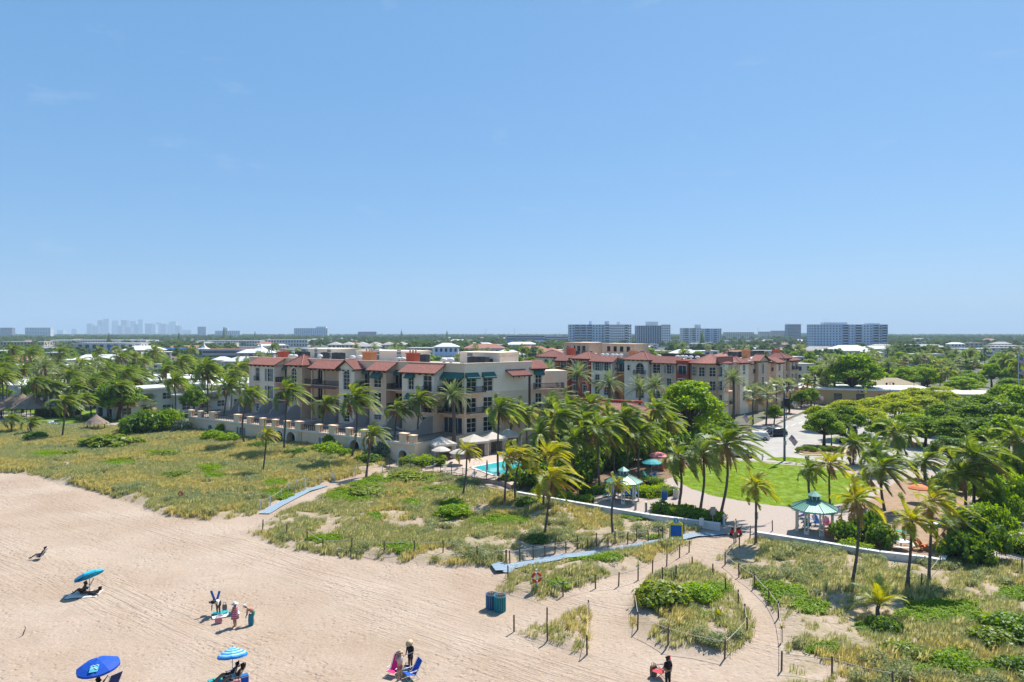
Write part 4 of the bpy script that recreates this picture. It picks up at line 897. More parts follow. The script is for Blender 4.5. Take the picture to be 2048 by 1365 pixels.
class Face:
    def __init__(s, parent, o, rz): s.p = parent; s.o = (o[0], o[1], 0); s.rz = rz; s.n = {}
    def put(s, mb, name, m, smooth=False):
        o = mb.build(name, m, s.p, smooth); o.location = s.o; o.rotation_euler = (0, 0, s.rz); return o
    def wall(s, x0, x1, z0, z1, y, m, holes=(), depth=1.5, name='wall', cap=True, rev=0.22):
        mb = MB(); xs = sorted({x0, x1, *[v for h in holes for v in (h[0], h[1])]}); zs = sorted({z0, z1, *[v for h in holes for v in (h[2], h[3])]})
        for a, b in zip(xs[:-1], xs[1:]):
            for c, d in zip(zs[:-1], zs[1:]):
                mx_, mz = (a + b) / 2, (c + d) / 2
                if any(h[0] < mx_ < h[1] and h[2] < mz < h[3] for h in holes): continue
                mb.quad((a, y, c), (b, y, c), (b, y, d), (a, y, d))
        for h in holes:
            a, b, c, d = h[:4]; r = y + rev
            mb.quad((a, y, c), (a, r, c), (b, r, c), (b, y, c)); mb.quad((a, y, c), (a, y, d), (a, r, d), (a, r, c)); mb.quad((b, y, c), (b, r, c), (b, r, d), (b, y, d))
            if len(h) > 4:      # arched head
                R_ = (b - a) / 2; xc = (a + b) / 2; zc = d - R_; n = 10
                pr = None
                for k in range(n + 1):
                    t = math.pi * k / n; q = (xc + R_ * math.cos(t), zc + R_ * math.sin(t))
                    if pr:
                        mb.quad((pr[0], y, pr[1]), (pr[0], y, d), (q[0], y, d), (q[0], y, q[1])); mb.quad((pr[0], y, pr[1]), (q[0], y, q[1]), (q[0], r, q[1]), (pr[0], r, pr[1]))
                    pr = q
            else: mb.quad((a, y, d), (b, y, d), (b, r, d), (a, r, d))
        Y = y + depth
        mb.quad((x0, Y, z0), (x0, y, z0), (x0, y, z1), (x0, Y, z1)); mb.quad((x1, y, z0), (x1, Y, z0), (x1, Y, z1), (x1, y, z1))
        if cap: mb.quad((x0, y, z1), (x1, y, z1), (x1, Y, z1), (x0, Y, z1))
        return s.put(mb, name, m)
    def window(s, x, z, w_, h, y, cols=2, rows=3, arch=False, trim=True, glass=None, name='window', fm=None):
        yy = y + 0.17; R_ = w_ / 2; mb = MB()
        if arch:
            pts = [(x - R_, z), (x + R_, z)] + [(x + R_ * math.cos(math.pi * k / 10), z + h - R_ + R_ * math.sin(math.pi * k / 10)) for k in range(11)]
            mb.add([(p[0], yy, p[1]) for p in pts], [tuple(range(len(pts)))])
        else: mb.quad((x - R_, yy, z), (x + R_, yy, z), (x + R_, yy, z + h), (x - R_, yy, z + h))
        o = s.put(mb, name, glass or M_glass)
        fb = MB(); t = 0.07
        top = z + h - (R_ if arch else 0)
        for k in range(cols + 1):
            xx = x - R_ + w_ * k / cols; hh = h if not arch else (h - R_ + (math.sqrt(max(0, R_ * R_ - (xx - x) ** 2)) if 0 < k < cols else 0))
            fb.box(xx - t / 2, xx + t / 2, yy - 0.06, yy - 0.005, z, z + hh)
        for k in range(rows + 1):
            zz = z + (top - z) * k / rows; fb.box(x - R_, x + R_, yy - 0.05, yy - 0.008, zz - t / 2, zz + t / 2)
        if arch:
            for k in range(10):
                a, b = math.pi * k / 10, math.pi * (k + 1) / 10
                fb.tube((x + R_ * math.cos(a), yy - 0.03, top + R_ * math.sin(a)), (x + R_ * math.cos(b), yy - 0.03, top + R_ * math.sin(b)), 0.05, n=4)
        f = fb.build('frame', fm or M_trim, o)
        if trim:
            tb = MB(); g = 0.16
            if arch:
                for k in range(12):
                    a, b = math.pi * k / 12, math.pi * (k + 1) / 12; q = lambda r, t_: (x + r * math.cos(t_), y - 0.06, top + r * math.sin(t_)); q2 = lambda r, t_: (x + r * math.cos(t_), y - 0.002, top + r * math.sin(t_))
                    tb.quad(q(R_ + .03, a), q(R_ + g + .12, a), q(R_ + g + .12, b), q(R_ + .03, b)); tb.quad(q(R_ + g + .12, a), q2(R_ + g + .12, a), q2(R_ + g + .12, b), q(R_ + g + .12, b))
            else: tb.box(x - R_ - g, x + R_ + g, y - 0.08, y - 0.002, z + h + 0.02, z + h + 0.20)
            tb.box(x - R_ - g, x + R_ + g, y - 0.12, y - 0.003, z - 0.16, z - 0.02)
            tb.box(x - R_ - g, x - R_ - 0.02, y - 0.05, y - 0.004, z - 0.02, top); tb.box(x + R_ + 0.02, x + R_ + g, y - 0.05, y - 0.004, z - 0.02, top)
            tb.build('sill', M_trim, o)
        return o
    def shutters(s, x, z, w_, h, y):
        for sg in (-1, 1):
            mb = MB(); xc = x + sg * (w_ / 2 + 0.45); mb.box(xc - 0.3, xc + 0.3, y - 0.06, y - 0.005, z, z + h)
            for k in range(8): mb.box(xc - 0.24, xc + 0.24, y - 0.085, y - 0.06, z + h * (k + .15) / 8, z + h * (k + .75) / 8)
            s.put(mb, 'shutter', M_shut)
    def awning(s, x, z, w_, y, proj=0.9, drop=0.85):
        mb = MB(); a, b = x - w_ / 2, x + w_ / 2; n = max(3, int(w_ / 0.5))
        for k in range(n):
            p, q = a + (b - a) * k / n, a + (b - a) * (k + 1) / n
            mb.quad((p, y - proj, z - drop), (q, y - proj, z - drop), (q, y - 0.02, z), (p, y - 0.02, z)); mb.quad((p, y - proj, z - drop - 0.22), (q, y - proj, z - drop - 0.22), (q, y - proj, z - drop), (p, y - proj, z - drop))
        mb.tri((a, y - proj, z - drop), (a, y - 0.02, z), (a, y - 0.02, z - drop)); mb.tri((b, y - proj, z - drop), (b, y - 0.02, z - drop), (b, y - 0.02, z))
        o = s.put(mb, 'awning', M_awn)
        fb = MB(); fb.tube((a, y - proj, z - drop), (a, y, z - drop), 0.02, n=4); fb.tube((b, y - proj, z - drop), (b, y, z - drop), 0.02, n=4); fb.build('frame', M_rail, o); return o
    def balcony(s, x0, x1, z, y, proj, m, name='balcony', hh=1.05, sides=True, slab=True):
        mb = MB()
        if slab: mb.box(x0, x1, y - proj, y + 0.02, z - 0.22, z); mb.box(x0 - 0.06, x1 + 0.06, y - proj - 0.06, y - proj + 0.05, z - 0.16, z + 0.03)
        else: mb.box(x0, x1, y - proj, y + 0.02, z - 0.10, z)
        o = s.put(mb, name, m); rb = MB()
        rb.box(x0, x1, y - proj, y - proj + 0.06, z + hh - 0.07, z + hh); rb.box(x0, x1, y - proj + .01, y - proj + 0.05, z + 0.10, z + 0.15)
        n = max(3, int((x1 - x0) / 0.16))
        for k in range(n + 1): xx = x0 + (x1 - x0 - 0.04) * k / n; rb.box(xx, xx + 0.035, y - proj + .012, y - proj + 0.045, z, z + hh - 0.07)
        if sides and proj > 0.5:
            for xx in (x0, x1 - 0.06):
                rb.box(xx, xx + 0.06, y - proj + 0.06, y, z + hh - 0.07, z + hh)
                for k in range(int(proj / 0.16)): rb.box(xx + .01, xx + 0.045, y - proj + 0.16 * (k + 1), y - proj + 0.16 * (k + 1) + 0.035, z, z + hh - 0.07)
        rb.build('railing', M_rail, o); return o
    def plane(s, mb, e0, E, S, l0=0.0, l1=0.0, rib=0.34, m=0):
        """barrel-tile slope: ribs run from the eave up; l0,l1 = inset of ridge ends as share of the eave"""
        e0, E, S = Vector(e0), Vector(E), Vector(S); n = max(3, int(E.length / rib)); nr = E.cross(S).normalized()
        if nr.z < 0: nr = -nr
        def top(a):
            f = 1.0
            if l0 > 0: f = min(f, a / l0)
            if l1 > 0: f = min(f, (1 - a) / l1)
            return max(f, 0.0)
        for k in range(n):
            a = k / n; b = (k + 1) / n; q = [a, a + (b - a) * 0.25, a + (b - a) * 0.5, a + (b - a) * 0.75, b]; hgt = [0, 0.075, 0.11, 0.075, 0]
            for i in range(4):
                p0 = e0 + E * q[i] + nr * hgt[i]; p1 = e0 + E * q[i + 1] + nr * hgt[i + 1]
                mb.quad(p0, p1, p1 + S * top(q[i + 1]), p0 + S * top(q[i]), m)
    def roof(s, kind, x0, x1, y0, y1, z, rise, over=0.6, brackets=True):
        mb = MB(); eb = MB(); X0, X1, Y0, Y1 = x0 - over, x1 + over, y0 - over, y1
        W, D = X1 - X0, Y1 - Y0; t = 0.16
        if kind == 'shed':
            s.plane(mb, (X0, Y0, z), (W, 0, 0), (0, D, rise))
            eb.add([(X0, Y0, z - t), (X1, Y0, z - t), (X1, Y1, z + rise - t), (X0, Y1, z + rise - t), (X0, Y0, z - .01), (X1, Y0, z - .01), (X1, Y1, z + rise - .01), (X0, Y1, z + rise - .01)], [(0, 3, 2, 1), (0, 1, 5, 4), (1, 2, 6, 5), (3, 0, 4, 7), (2, 3, 7, 6)])
            sides = MB(); sides.tri((x0, y0, z - t), (x0, y1, z - t), (x0, y1, z + rise - t)); sides.tri((x1, y0, z - t), (x1, y1, z + rise - t), (x1, y1, z - t))
            s._gable = sides
        elif kind == 'hip':
            Y1 = y1 + over; D = Y1 - Y0; r = min(W, D) / 2; lx, ly = r / W, r / D
            s.plane(mb, (X0, Y0, z), (W, 0, 0), (0, r, rise), lx, lx); s.plane(mb, (X1, Y1, z), (-W, 0, 0), (0, -r, rise), lx, lx)
            s.plane(mb, (X1, Y0, z), (0, D, 0), (-r, 0, rise), ly, ly); s.plane(mb, (X0, Y1, z), (0, -D, 0), (r, 0, rise), ly, ly)
            if W >= D: rg = [(X0 + r, Y0 + r), (X1 - r, Y0 + r)]
            else: rg = [(X0 + r, Y0 + r), (X0 + r, Y1 - r)]
            for c, e in (((X0, Y0), rg[0]), ((X1, Y0), rg[1] if W >= D else rg[0]), ((X0, Y1), rg[0] if W >= D else rg[1]), ((X1, Y1), rg[1])): mb.tube((c[0], c[1], z + .05), (e[0], e[1], z + rise + .08), 0.13, n=6)
            if (Vector(rg[1]) - Vector(rg[0])).length > 0.1: mb.tube((*rg[0], z + rise + .08), (*rg[1], z + rise + .08), 0.13, n=6)
            eb.box(X0, X1, Y0, Y1, z - t, z - 0.01)
        elif kind == 'gable':       # ridge runs inland, gable end to the front
            s.plane(mb, (X0, Y1, z), (0, -D, 0), (W / 2, 0, rise)); s.plane(mb, (X1, Y0, z), (0, D, 0), (-W / 2, 0, rise)); xm = (X0 + X1) / 2
            mb.tube((xm, Y0, z + rise + .08), (xm, Y1, z + rise + .08), 0.14, n=6)
            for a, b in ((X0, xm), (X1, xm)):
                eb.add([(a, Y0, z - t), (b, Y0, z + rise - t), (b, Y1, z + rise - t), (a, Y1, z - t), (a, Y0, z - .01), (b, Y0, z + rise - .01), (b, Y1, z + rise - .01), (a, Y1, z - .01)], [(0, 1, 2, 3), (0, 4, 5, 1), (3, 2, 6, 7), (0, 3, 7, 4)])
        o = s.put(mb, 'roof', M_tile); e = eb.build('eave', M_eave, o)
        if brackets:
            bb = MB(); n = max(2, int((x1 - x0) / 1.3))
            for k in range(n + 1): xx = x0 + 0.1 + (x1 - x0 - 0.32) * k / n; bb.box(xx, xx + 0.14, y0 - over + 0.08, y0 + 0.02, z - t - 0.20, z - t - 0.005)
            bb.build('bracket', M_eave, o)
        return o
    def gable_fill(s, kind, x0, x1, y, z, rise, depth, m, over=0.6):
        mb = MB(); t = 0.17
        if kind == 'shed':
            sl = rise / (depth + over); a = z + sl * over - t
            for x in (x0, x1): mb.tri((x, y, z - .4), (x, y + depth, z - .4), (x, y + depth, z + rise - t)) ; mb.tri((x, y, z - .4), (x, y + depth, z + rise - t), (x, y, a))
        else:
            sl = rise / ((x1 - x0) / 2 + over); a = z + sl * over - t
            mb.add([(x0, y, z - .4), (x1, y, z - .4), (x1, y, a), ((x0 + x1) / 2, y, z + rise - t), (x0, y, a)], [(0, 1, 2, 3, 4)])
        s.put(mb, 'gable', m)
    def chimney(s, x, y, z, w_, d, h, m, vents=3):
        mb = MB(); mb.box(x - w_ / 2, x + w_ / 2, y - d / 2, y + d / 2, z - 1.5, z + h); mb.box(x - w_ / 2 - .12, x + w_ / 2 + .12, y - d / 2 - .12, y + d / 2 + .12, z + h + .002, z + h + 0.16)
        o = s.put(mb, 'chimney', m); vb = MB()
        for k in range(vents): vb.lathe([(0.17, 0), (0.17, 0.55), (0.22, 0.56), (0.22, 0.68)], 8, (x - w_ / 2 + w_ * (k + .5) / vents, y, z + h + 0.16))
        vb.build('flue', M_white, o, True); return o
    def units(s, spots, z):
        for (x, y, w_, d, h) in spots:
            mb = MB(); mb.box(x - w_ / 2, x + w_ / 2, y - d / 2, y + d / 2, z + 0.15, z + 0.15 + h); mb.box(x - w_ / 2 + .1, x + w_ / 2 - .1, y - d / 2 + .1, y + d / 2 - .1, z, z + 0.15)
            mb.lathe([(min(w_, d) * .4, 0), (min(w_, d) * .4, 0.06)], 10, (x, y, z + 0.152 + h))
            s.put(mb, 'air_conditioner', M_unit)
    def vents(s, spots, z):
        for (x, y) in spots:
            mb = MB(); mb.lathe([(0.28, 0), (0.28, 0.7), (0.62, 0.75), (0.66, 1.0), (0.45, 1.25), (0.1, 1.32)], 10, (x, y, z)); s.put(mb, 'roof_vent', M_white, True)

def pxs(o, d, px, off=0.0):
    """distance along the wall line o + d*s (set back off) at which photo column px meets it"""
    n = Vector((-d.y, d.x, 0)); o = Vector(o) + n * off; k = (px - 1024) / FPX
    return (k * o.y - o.x) / (d.x - k * d.y)

# ---- south hotel (left)
OS = Vector((-58.1, 151.0, 0)); hotelS = thing('hotel', 'cream and tan three storey hotel with red tile roofs above the arched podium', 'hotel', (0, 0, 0))
fS = Face(hotelS, OS, UANG); sx = lambda px, off=0.0: pxs(OS, U, px, off)
LV = [3.4, 7.0, 10.6, 14.15]
def bay(f, x0, x1, y, z0, z1, m, wins, roof=None, rise=1.6, depth=2.6, rdepth=None, m2=None, zsplit=None):
    """wins: (x, z, w, h, style)"""
    holes = []
    for (x, z, w_, h, st) in wins: holes.append((x - w_ / 2, x + w_ / 2, z, z + h) + (('a',) if 'A' in st else ()))
    if m2 and zsplit:
        f.wall(x0, x1, z0, zsplit, y, m2, [h for h in holes if h[2] < zsplit], depth, cap=False); f.wall(x0, x1, zsplit, z1, y, m, [h for h in holes if h[2] >= zsplit], depth)
    else: f.wall(x0, x1, z0, z1, y, m, holes, depth)
    for (x, z, w_, h, st) in wins:
        door = 'D' in st
        f.window(x, z, w_, h, y, 2, 1 if door else (4 if h > 3 else 3), 'A' in st, True, M_glassb if 'B' in st else M_glass, 'door' if door else 'window')
        if 'S' in st: f.shutters(x, z, w_, h, y)
        if 'G' in st: f.awning(x, z + h + 0.75, w_ + 0.7, y)
        if 'J' in st: f.balcony(x - w_ / 2 - .25, x + w_ / 2 + .25, z - 0.05, y, 0.35, m, 'balcony')
    if roof:
        rd = rdepth or depth; f.roof(roof, x0, x1, y, y + rd, z1, rise)
        if roof in ('shed', 'gable'): f.gable_fill(roof, x0, x1, y, z1, rise, rd, m)
YB = -1.6      # bays stand forward of the balcony recesses
a = lambda p: sx(p, YB); r_ = lambda p: sx(p, 0.9)
z3, z2, z1 = LV[2] + 0.35, LV[1] + 0.3, LV[0] + 0.05
# back wall of the recesses
rec = []
def door(x, z, w_=1.2, h=2.5): return (x - w_ / 2, x + w_ / 2, z, z + h)
RX0, RX1 = sx(498, 0.9), sx(929, 0.9)
doors = [(r_(561), 10.65, 1.3), (r_(572), 10.65, 1.0), (r_(612), 10.65, 1.2), (r_(640), 10.65, 1.4), (r_(735), 10.65, 1.8), (r_(797), 10.65, 2.2), (r_(882), 10.65, 1.2), (r_(612), 7.05, 1.2), (r_(640), 7.05, 1.4), (r_(735), 7.05, 1.8), (r_(797), 7.05, 2.2), (r_(882), 7.05, 1.2), (r_(561), 7.05, 1.3),
         (r_(905), 10.65, 4.2), (r_(905), 7.05, 4.2), (r_(905), 3.45, 4.2), (r_(882), 3.45, 1.2), (r_(797), 3.45, 2.2), (r_(735), 3.45, 1.8), (r_(641), 3.45, 1.5), (r_(612), 3.45, 1.2), (r_(561), 3.45, 1.3)]
fS.wall(RX0, RX1, 3.4, 15.0, 0.9, M_buff, [door(x, z, w_, 2.7) for x, z, w_ in doors], 16.0)
for x, z, w_ in doors: fS.window(x, z, w_, 2.7, 0.9, 2 if w_ < 3 else 4, 1, False, False, M_glassb if z < 4 else M_glass, 'door')
# parapet of the flat roof
for (p0, p1) in ((498, 614), (614, 760), (760, 929)):
    mb = MB(); mb.box(r_(p0), r_(p1), 0.88, 1.2, 14.95, 15.5); mb.box(r_(p0), r_(p1), 0.75, 1.25, 15.5, 15.68); fS.put(mb, 'parapet', M_buff)
mb = MB(); mb.box(RX0 + .02, RX1 - .02, 1.25, 16.8, 14.9, 15.02); fS.put(mb, 'flat_roof', M_flat)
# bay with shutters
x0, x1 = a(503), a(548)
bay(fS, x0, x1, YB, 3.4, 14.15, M_cream, [(a(515), 10.75, 1.35, 2.7, 'J'), (a(538), 10.75, 1.2, 2.6, 'S'), (a(515), 7.1, 1.35, 2.6, 'J'), (a(538), 7.1, 1.2, 2.6, 'S'), (a(538), 3.45, 1.1, 2.4, 'GD'), (a(515), 4.2, 1.2, 1.6, '')], 'shed', 1.45, 2.6, 2.45, M_tan, 6.9)
fS.balcony(a(548), a(575), 10.6, 0.9, 2.2, M_tan); fS.balcony(a(548), a(575), 7.0, 0.9, 2.2, M_tan)
fS.awning(r_(572), 14.0, 1.6, 0.9, 0.7, 0.7)
# tan tower with arched window
x0, x1 = a(574), a(604)
bay(fS, x0, x1, YB, 3.4, 14.35, M_tan, [(a(588), 10.2, 1.7, 3.6, 'A'), (a(588), 6.9, 1.6, 2.5, ''), (a(590), 3.45, 1.8, 2.6, 'DB')], 'hip', 2.0, 4.6)
fS.balcony(a(600), a(622), 10.6, 0.9, 1.9, M_tan); fS.balcony(a(600), a(622), 7.0, 0.9, 1.9, M_tan)
# loggia with columns under a long roof
x0, x1 = a(622), a(677)
for z in (10.6, 7.0): fS.balcony(x0, x1, z, 0.9, 2.4, M_tan, hh=0.95)
for i, p in enumerate((622, 646, 676)):
    mb = MB(); xx = a(p); mb.box(xx - .16, xx + .16, -1.45, -1.12, 3.4, 14.0); fS.put(mb, 'column', M_tan)
fS.roof('shed', x0, x1, -1.5, 0.86, 13.9, 1.65, 0.6)
mb = MB(); fS.plane(mb, (x0, -2.5, 10.0), (x1 - x0, 0, 0), (0, 1.0, 0.45)); fS.put(mb, 'roof', M_tile)
# cream gable tower
x0, x1 = a(678), a(709)
bay(fS, x0, x1, YB, 3.4, 14.0, M_cream, [(a(693), 10.1, 1.75, 3.7, 'A'), (a(693), 6.4, 1.7, 2.9, ''), (a(693), 3.9, 1.6, 1.8, '')], 'gable', 1.75, 2.6, 2.45)
fS.balcony(a(709), a(739), 10.6, 0.9, 2.2, M_tan); fS.balcony(a(709), a(739), 7.0, 0.9, 2.2, M_tan)
fS.awning(r_(733), 14.1, 2.6, 0.9, 0.8, 0.75)
mb = MB(); mb.box(r_(710), r_(728), 0.4, 0.88, 3.4, 6.75); fS.put(mb, 'wall', M_orange)
# tan bay with awning
x0, x1 = a(739), a(772)
bay(fS, x0, x1, YB, 3.4, 14.0, M_tan, [(a(755), 10.9, 1.9, 2.0, 'G'), (a(755), 7.2, 1.9, 2.7, ''), (a(755), 4.9, 1.9, 0.9, '')], 'shed', 1.55, 2.6, 2.45, M_buff, 6.6)
fS.balcony(a(772), a(804), 10.6, 0.9, 2.3, M_tan); fS.balcony(a(772), a(804), 7.0, 0.9, 2.3, M_tan)
fS.awning(r_(795), 14.1, 2.8, 0.9, 0.8, 0.75)
# wide cream bay
x0, x1 = a(804), a(868)
bay(fS, x0, x1, YB, 3.4, 13.9, M_cream, [(a(822), 10.9, 1.3, 2.3, 'G'), (a(855), 10.75, 1.9, 2.7, 'J'), (a(822), 7.2, 1.3, 2.3, 'G'), (a(855), 7.1, 1.9, 2.5, 'J'), (a(854), 3.45, 2.3, 2.7, 'DB')], 'shed', 1.55, 2.6, 2.45, M_buff, 10.5)
fS.awning(r_(907), 14.1, 4.8, 0.9, 1.1, 1.0)
for z in (10.6, 7.0): fS.balcony(a(869), r_(928), z, 0.9, 1.7, M_tan)
# chimneys, red roof blocks
fS.chimney(sx(567, 5), 5.0, 15.3, 2.2, 1.4, 1.4, M_red); fS.chimney(sx(739, 4.5), 4.5, 15.0, 2.4, 1.6, 2.0, M_orange); fS.chimney(sx(826, 4.5), 4.5, 15.0, 2.2, 1.4, 2.0, M_red)
mb = MB(); mb.box(sx(788, 3), sx(803, 3), 2.6, 4.6, 13.0, 15.25); fS.put(mb, 'roof_block', M_red)
# penthouses and plant on the flat roof
for (p0, p1, off, dp, zt, dws) in ((617, 668, 14.0, 7, 17.1, ((632, .9), (658, 1.2))), (713, 822, 12.0, 6, 17.0, ((750, 2.6), (798, 1.2))), (920, 1000, 9.0, 6, 17.2, ((940, 1.2),))):
    mb = MB(); xa, xb = sx(p0, off), sx(p1, off); mb.box(xa, xb, off, off + dp, 15.0, zt); mb.box(xa - .2, xb + .2, off - .2, off + dp + .2, zt, zt + 0.22); mb.box(xa - .08, xb + .08, off - .08, off + dp + .08, zt - 0.7, zt - 0.55)
    fS.put(mb, 'penthouse', M_cream)
    for (pp, ww) in dws:
        mb = MB(); xx = sx(pp, off); mb.box(xx - ww / 2, xx + ww / 2, off - 0.06, off - 0.002, 15.3, 17.4); fS.put(mb, 'door', M_shut)
fS.units([(sx(p, o), o, 1.5, 1.2, 1.5) for p, o in ((650, 9), (672, 9), (682, 9), (598, 10), (612, 10), (835, 10), (850, 10), (945, 6), (957, 6), (968, 6))], 15.02)
fS.vents([(sx(p, o), o) for p, o in ((582, 3.5), (590, 3.5), (640, 6), (798, 4), (806, 4), (705, 6), (720, 8), (888, 5), (902, 6))], 15.02)
# side wing round the corner
cA = OS + U * sx(929, 0.9) + V * 0.9; cB = AT(1064, 127, 0); wd = (cB - cA).normalized(); wl = (cB - cA).length; fW = Face(hotelS, cA, math.atan2(wd.y, wd.x)); wx = lambda p, off=0.0: pxs(cA, wd, p, off)
ww = []
for z in (10.7, 7.1, 3.6):
    for p, w_ in ((943, 2.0), (976, 2.0)): ww.append((wx(p), z, w_, 2.6 if z > 10 else 2.5, 'G' if z > 10 else ''))
bay(fW, 0, wl, 0, 0, 15.0, M_cream, ww, None, 1, 9.0, None, M_buff, 10.5)
mb = MB(); mb.box(0, wl, -0.1, 0.3, 14.95, 15.5); mb.box(-.1, wl + .1, -0.28, 0.35, 15.5, 15.72); fW.put(mb, 'parapet', M_cream)
mb = MB(); mb.box(.05, wl, 0.35, 9.0, 15.001, 15.06); fW.put(mb, 'flat_roof', M_flat)
for z in (10.6, 7.0): fW.balcony(wx(932), wx(965), z, 0, 1.2, M_tan)
fW.roof('shed', wx(1012), wx(1048), -2.0, 0, 13.3, 1.0, 0.2); mb = MB(); mb.box(wx(1046), wx(1046) + .3, -1.9, -1.6, 3.4, 13.2); fW.put(mb, 'column', M_eave)
fW.units([(wx(1003), 3.0, 3.0, 1.2, 1.0)], 15.06)
# end wall of the wing with small balconies
eA = cB; ed = Vector((0.93, 0.36, 0)).normalized(); fE = Face(hotelS, eA, math.atan2(ed.y, ed.x))
bay(fE, 0, 2.6, 0, 0, 14.3, M_cream, [(1.3, 10.7, 1.2, 2.7, 'G'), (1.3, 7.1, 1.2, 2.6, '')], 'shed', 1.4, 3.0, 3.0, M_buff, 10.5)
for z in (10.6, 7.0): fE.balcony(0.2, 6.0, z, 0, 1.4, M_tan)
mb = MB(); mb.box(2.6, 7.5, 0.6, 6, 0, 13.8); fE.put(mb, 'wall', M_buff)

# ---- podium with terraces
pod = thing('podium_terrace', 'tan podium wall with arches and a terrace on top before the hotel', 'podium', (0, 0, 0))
pu = (POD_B - POD_A).normalized(); PL = (POD_B - POD_A).length; fP = Face(pod, POD_A, math.atan2(pu.y, pu.x)); qx = lambda p, off=0.0: pxs(POD_A, pu, p, off)
arch = [(421, 1.6, 2.3, 0.6), (541, 1.5, 2.0, .6), (558, 2.3, 2.9, .5), (582, 2.4, 2.95, .5), (709, 2.3, 2.9, .5), (743, 2.0, 2.5, .5), (806, 1.8, 2.3, .5)]
holes = [(qx(p) - w_ / 2, qx(p) + w_ / 2, 0.0, h, 'a') for p, w_, h, z in arch] + [(qx(p) - .6, qx(p) + .6, 0.9, 2.6) for p in (482, 648)]
fP.wall(0, PL, -0.3, 3.4, 0, M_buff, holes, 12.6, 'wall', False, 1.2)
for p, w_, h, z in arch:
    x = qx(p); mb = MB(); R_ = w_ / 2; zc = h - R_; n = 11
    for k in range(n):
        t0, t1 = math.pi * k / n, math.pi * (k + 1) / n - 0.02; ro = R_ + (0.55 if k % 2 else 0.45)
        P_ = lambda r, t, y: (x + r * math.cos(t), y, zc + r * math.sin(t))
        mb.add([P_(R_, t0, -.08), P_(ro, t0, -.08), P_(ro, t1, -.08), P_(R_, t1, -.08), P_(ro, t0, -.002), P_(ro, t1, -.002), P_(R_, t0, 0.3), P_(R_, t1, 0.3)], [(0, 1, 2, 3), (1, 4, 5, 2), (0, 3, 7, 6)])
    for sg in (-1, 1):
        k = 0; zz = -0.2
        while zz < zc - .05:
            e = min(zz + 0.42, zc); ro = 0.5 if k % 2 else 0.4; xa, xb = x + sg * R_, x + sg * (R_ + ro); mb.box(min(xa, xb), max(xa, xb), -.08, -.002, zz, e - .02); zz = e; k += 1
    o = fP.put(mb, 'arch', M_trim); db = MB(); db.box(x - R_ - .1, x + R_ + .1, 1.2, 1.3, -.2, h + .2); db.build('opening', M_dark, o)  # near-black panel at the back paints the shade inside the arch
for p in (482, 648): fP.window(qx(p), 0.9, 1.2, 1.7, 0, 2, 3, False, True); fP.shutters(qx(p), .9, 1.2, 1.7, 0)
mb = MB(); mb.box(0.0, PL, -0.12, 12.4, 3.4, 3.52); fP.put(mb, 'terrace_floor', mat('terrace_paver', (0.48, 0.37, 0.30), 0.9, 0.1, 2))
mb = MB(); mb.box(-0.1, PL + .1, -0.2, -0.121, 3.25, 3.58); fP.put(mb, 'coping', M_trim)
mb = MB(); mb.box(qx(600) - .5, qx(600) + .5, -0.14, -0.003, -.2, 3.24); fP.put(mb, 'pilaster', M_tan)
piers = [380, 399, 423, 473, 498, 523, 548, 572, 596, 635, 664, 696, 726, 766, 806, 824]
pos = []
for i, p in enumerate(piers):
    x = qx(p); big = p in (423, 473, 596, 664, 806); w_ = 0.75 if big else 0.5; h = 1.35 if big else 1.2; pos.append((x, w_))
    mb = MB(); mb.box(x - w_, x + w_, -0.1, 0.75, 3.522, 3.52 + h); mb.box(x - w_ - .08, x + w_ + .08, -0.18, 0.83, 3.52 + h + .001, 3.52 + h + .13); fP.put(mb, 'pier', M_buff)
for (xa, wa), (xb, wb) in zip(pos[:-1], pos[1:]):
    if xb - wb - xa - wa < 0.4: continue
    mb = MB(); q0, q1 = xa + wa, xb - wb
    mb.box(q0, q1, 0.25, 0.31, 4.48, 4.55); mb.box(q0, q1, 0.26, 0.30, 3.70, 3.75); n = max(2, int((q1 - q0) / 0.55))
    for k in range(n + 1): xx = q0 + (q1 - q0 - .06) * k / n; mb.box(xx, xx + .06, 0.25, 0.31, 3.53, 4.48)
    n = int((q1 - q0) / 0.14)
    for k in range(n): xx = q0 + (q1 - q0) * (k + .5) / n; mb.box(xx, xx + .018, 0.27, 0.29, 3.75, 4.48)
    fP.put(mb, 'railing', M_rail)
# dividing walls between the private terraces, curved down towards the sea
for i, p in enumerate((496, 548, 572, 604, 676, 738, 803, 868)):
    x = qx(p, 11.0); mb = MB(); prof = [(12.3, 3.53), (12.3, 6.5), (9.2, 6.45), (8.2, 6.1), (7.3, 5.3), (6.8, 4.6), (2.6, 4.3), (2.6, 3.53)]
    n = len(prof); mb.add([(x, y, z) for y, z in prof] + [(x + .25, y, z) for y, z in prof], [tuple(range(n)), tuple(reversed(range(n, 2 * n)))] + [(k, k + n, (k + 1) % n + n, (k + 1) % n) for k in range(n)])
    fP.put(mb, 'terrace_divider', M_part)
# right flank of the podium: low wall by the pool
bz = Face(pod, POD_B - pu * 0.35, fP.rz + math.pi / 2); bz.balcony(1.0, 12.0, 3.53, 0.25, 0.25, M_buff, 'railing_base', 1.05, False, False)
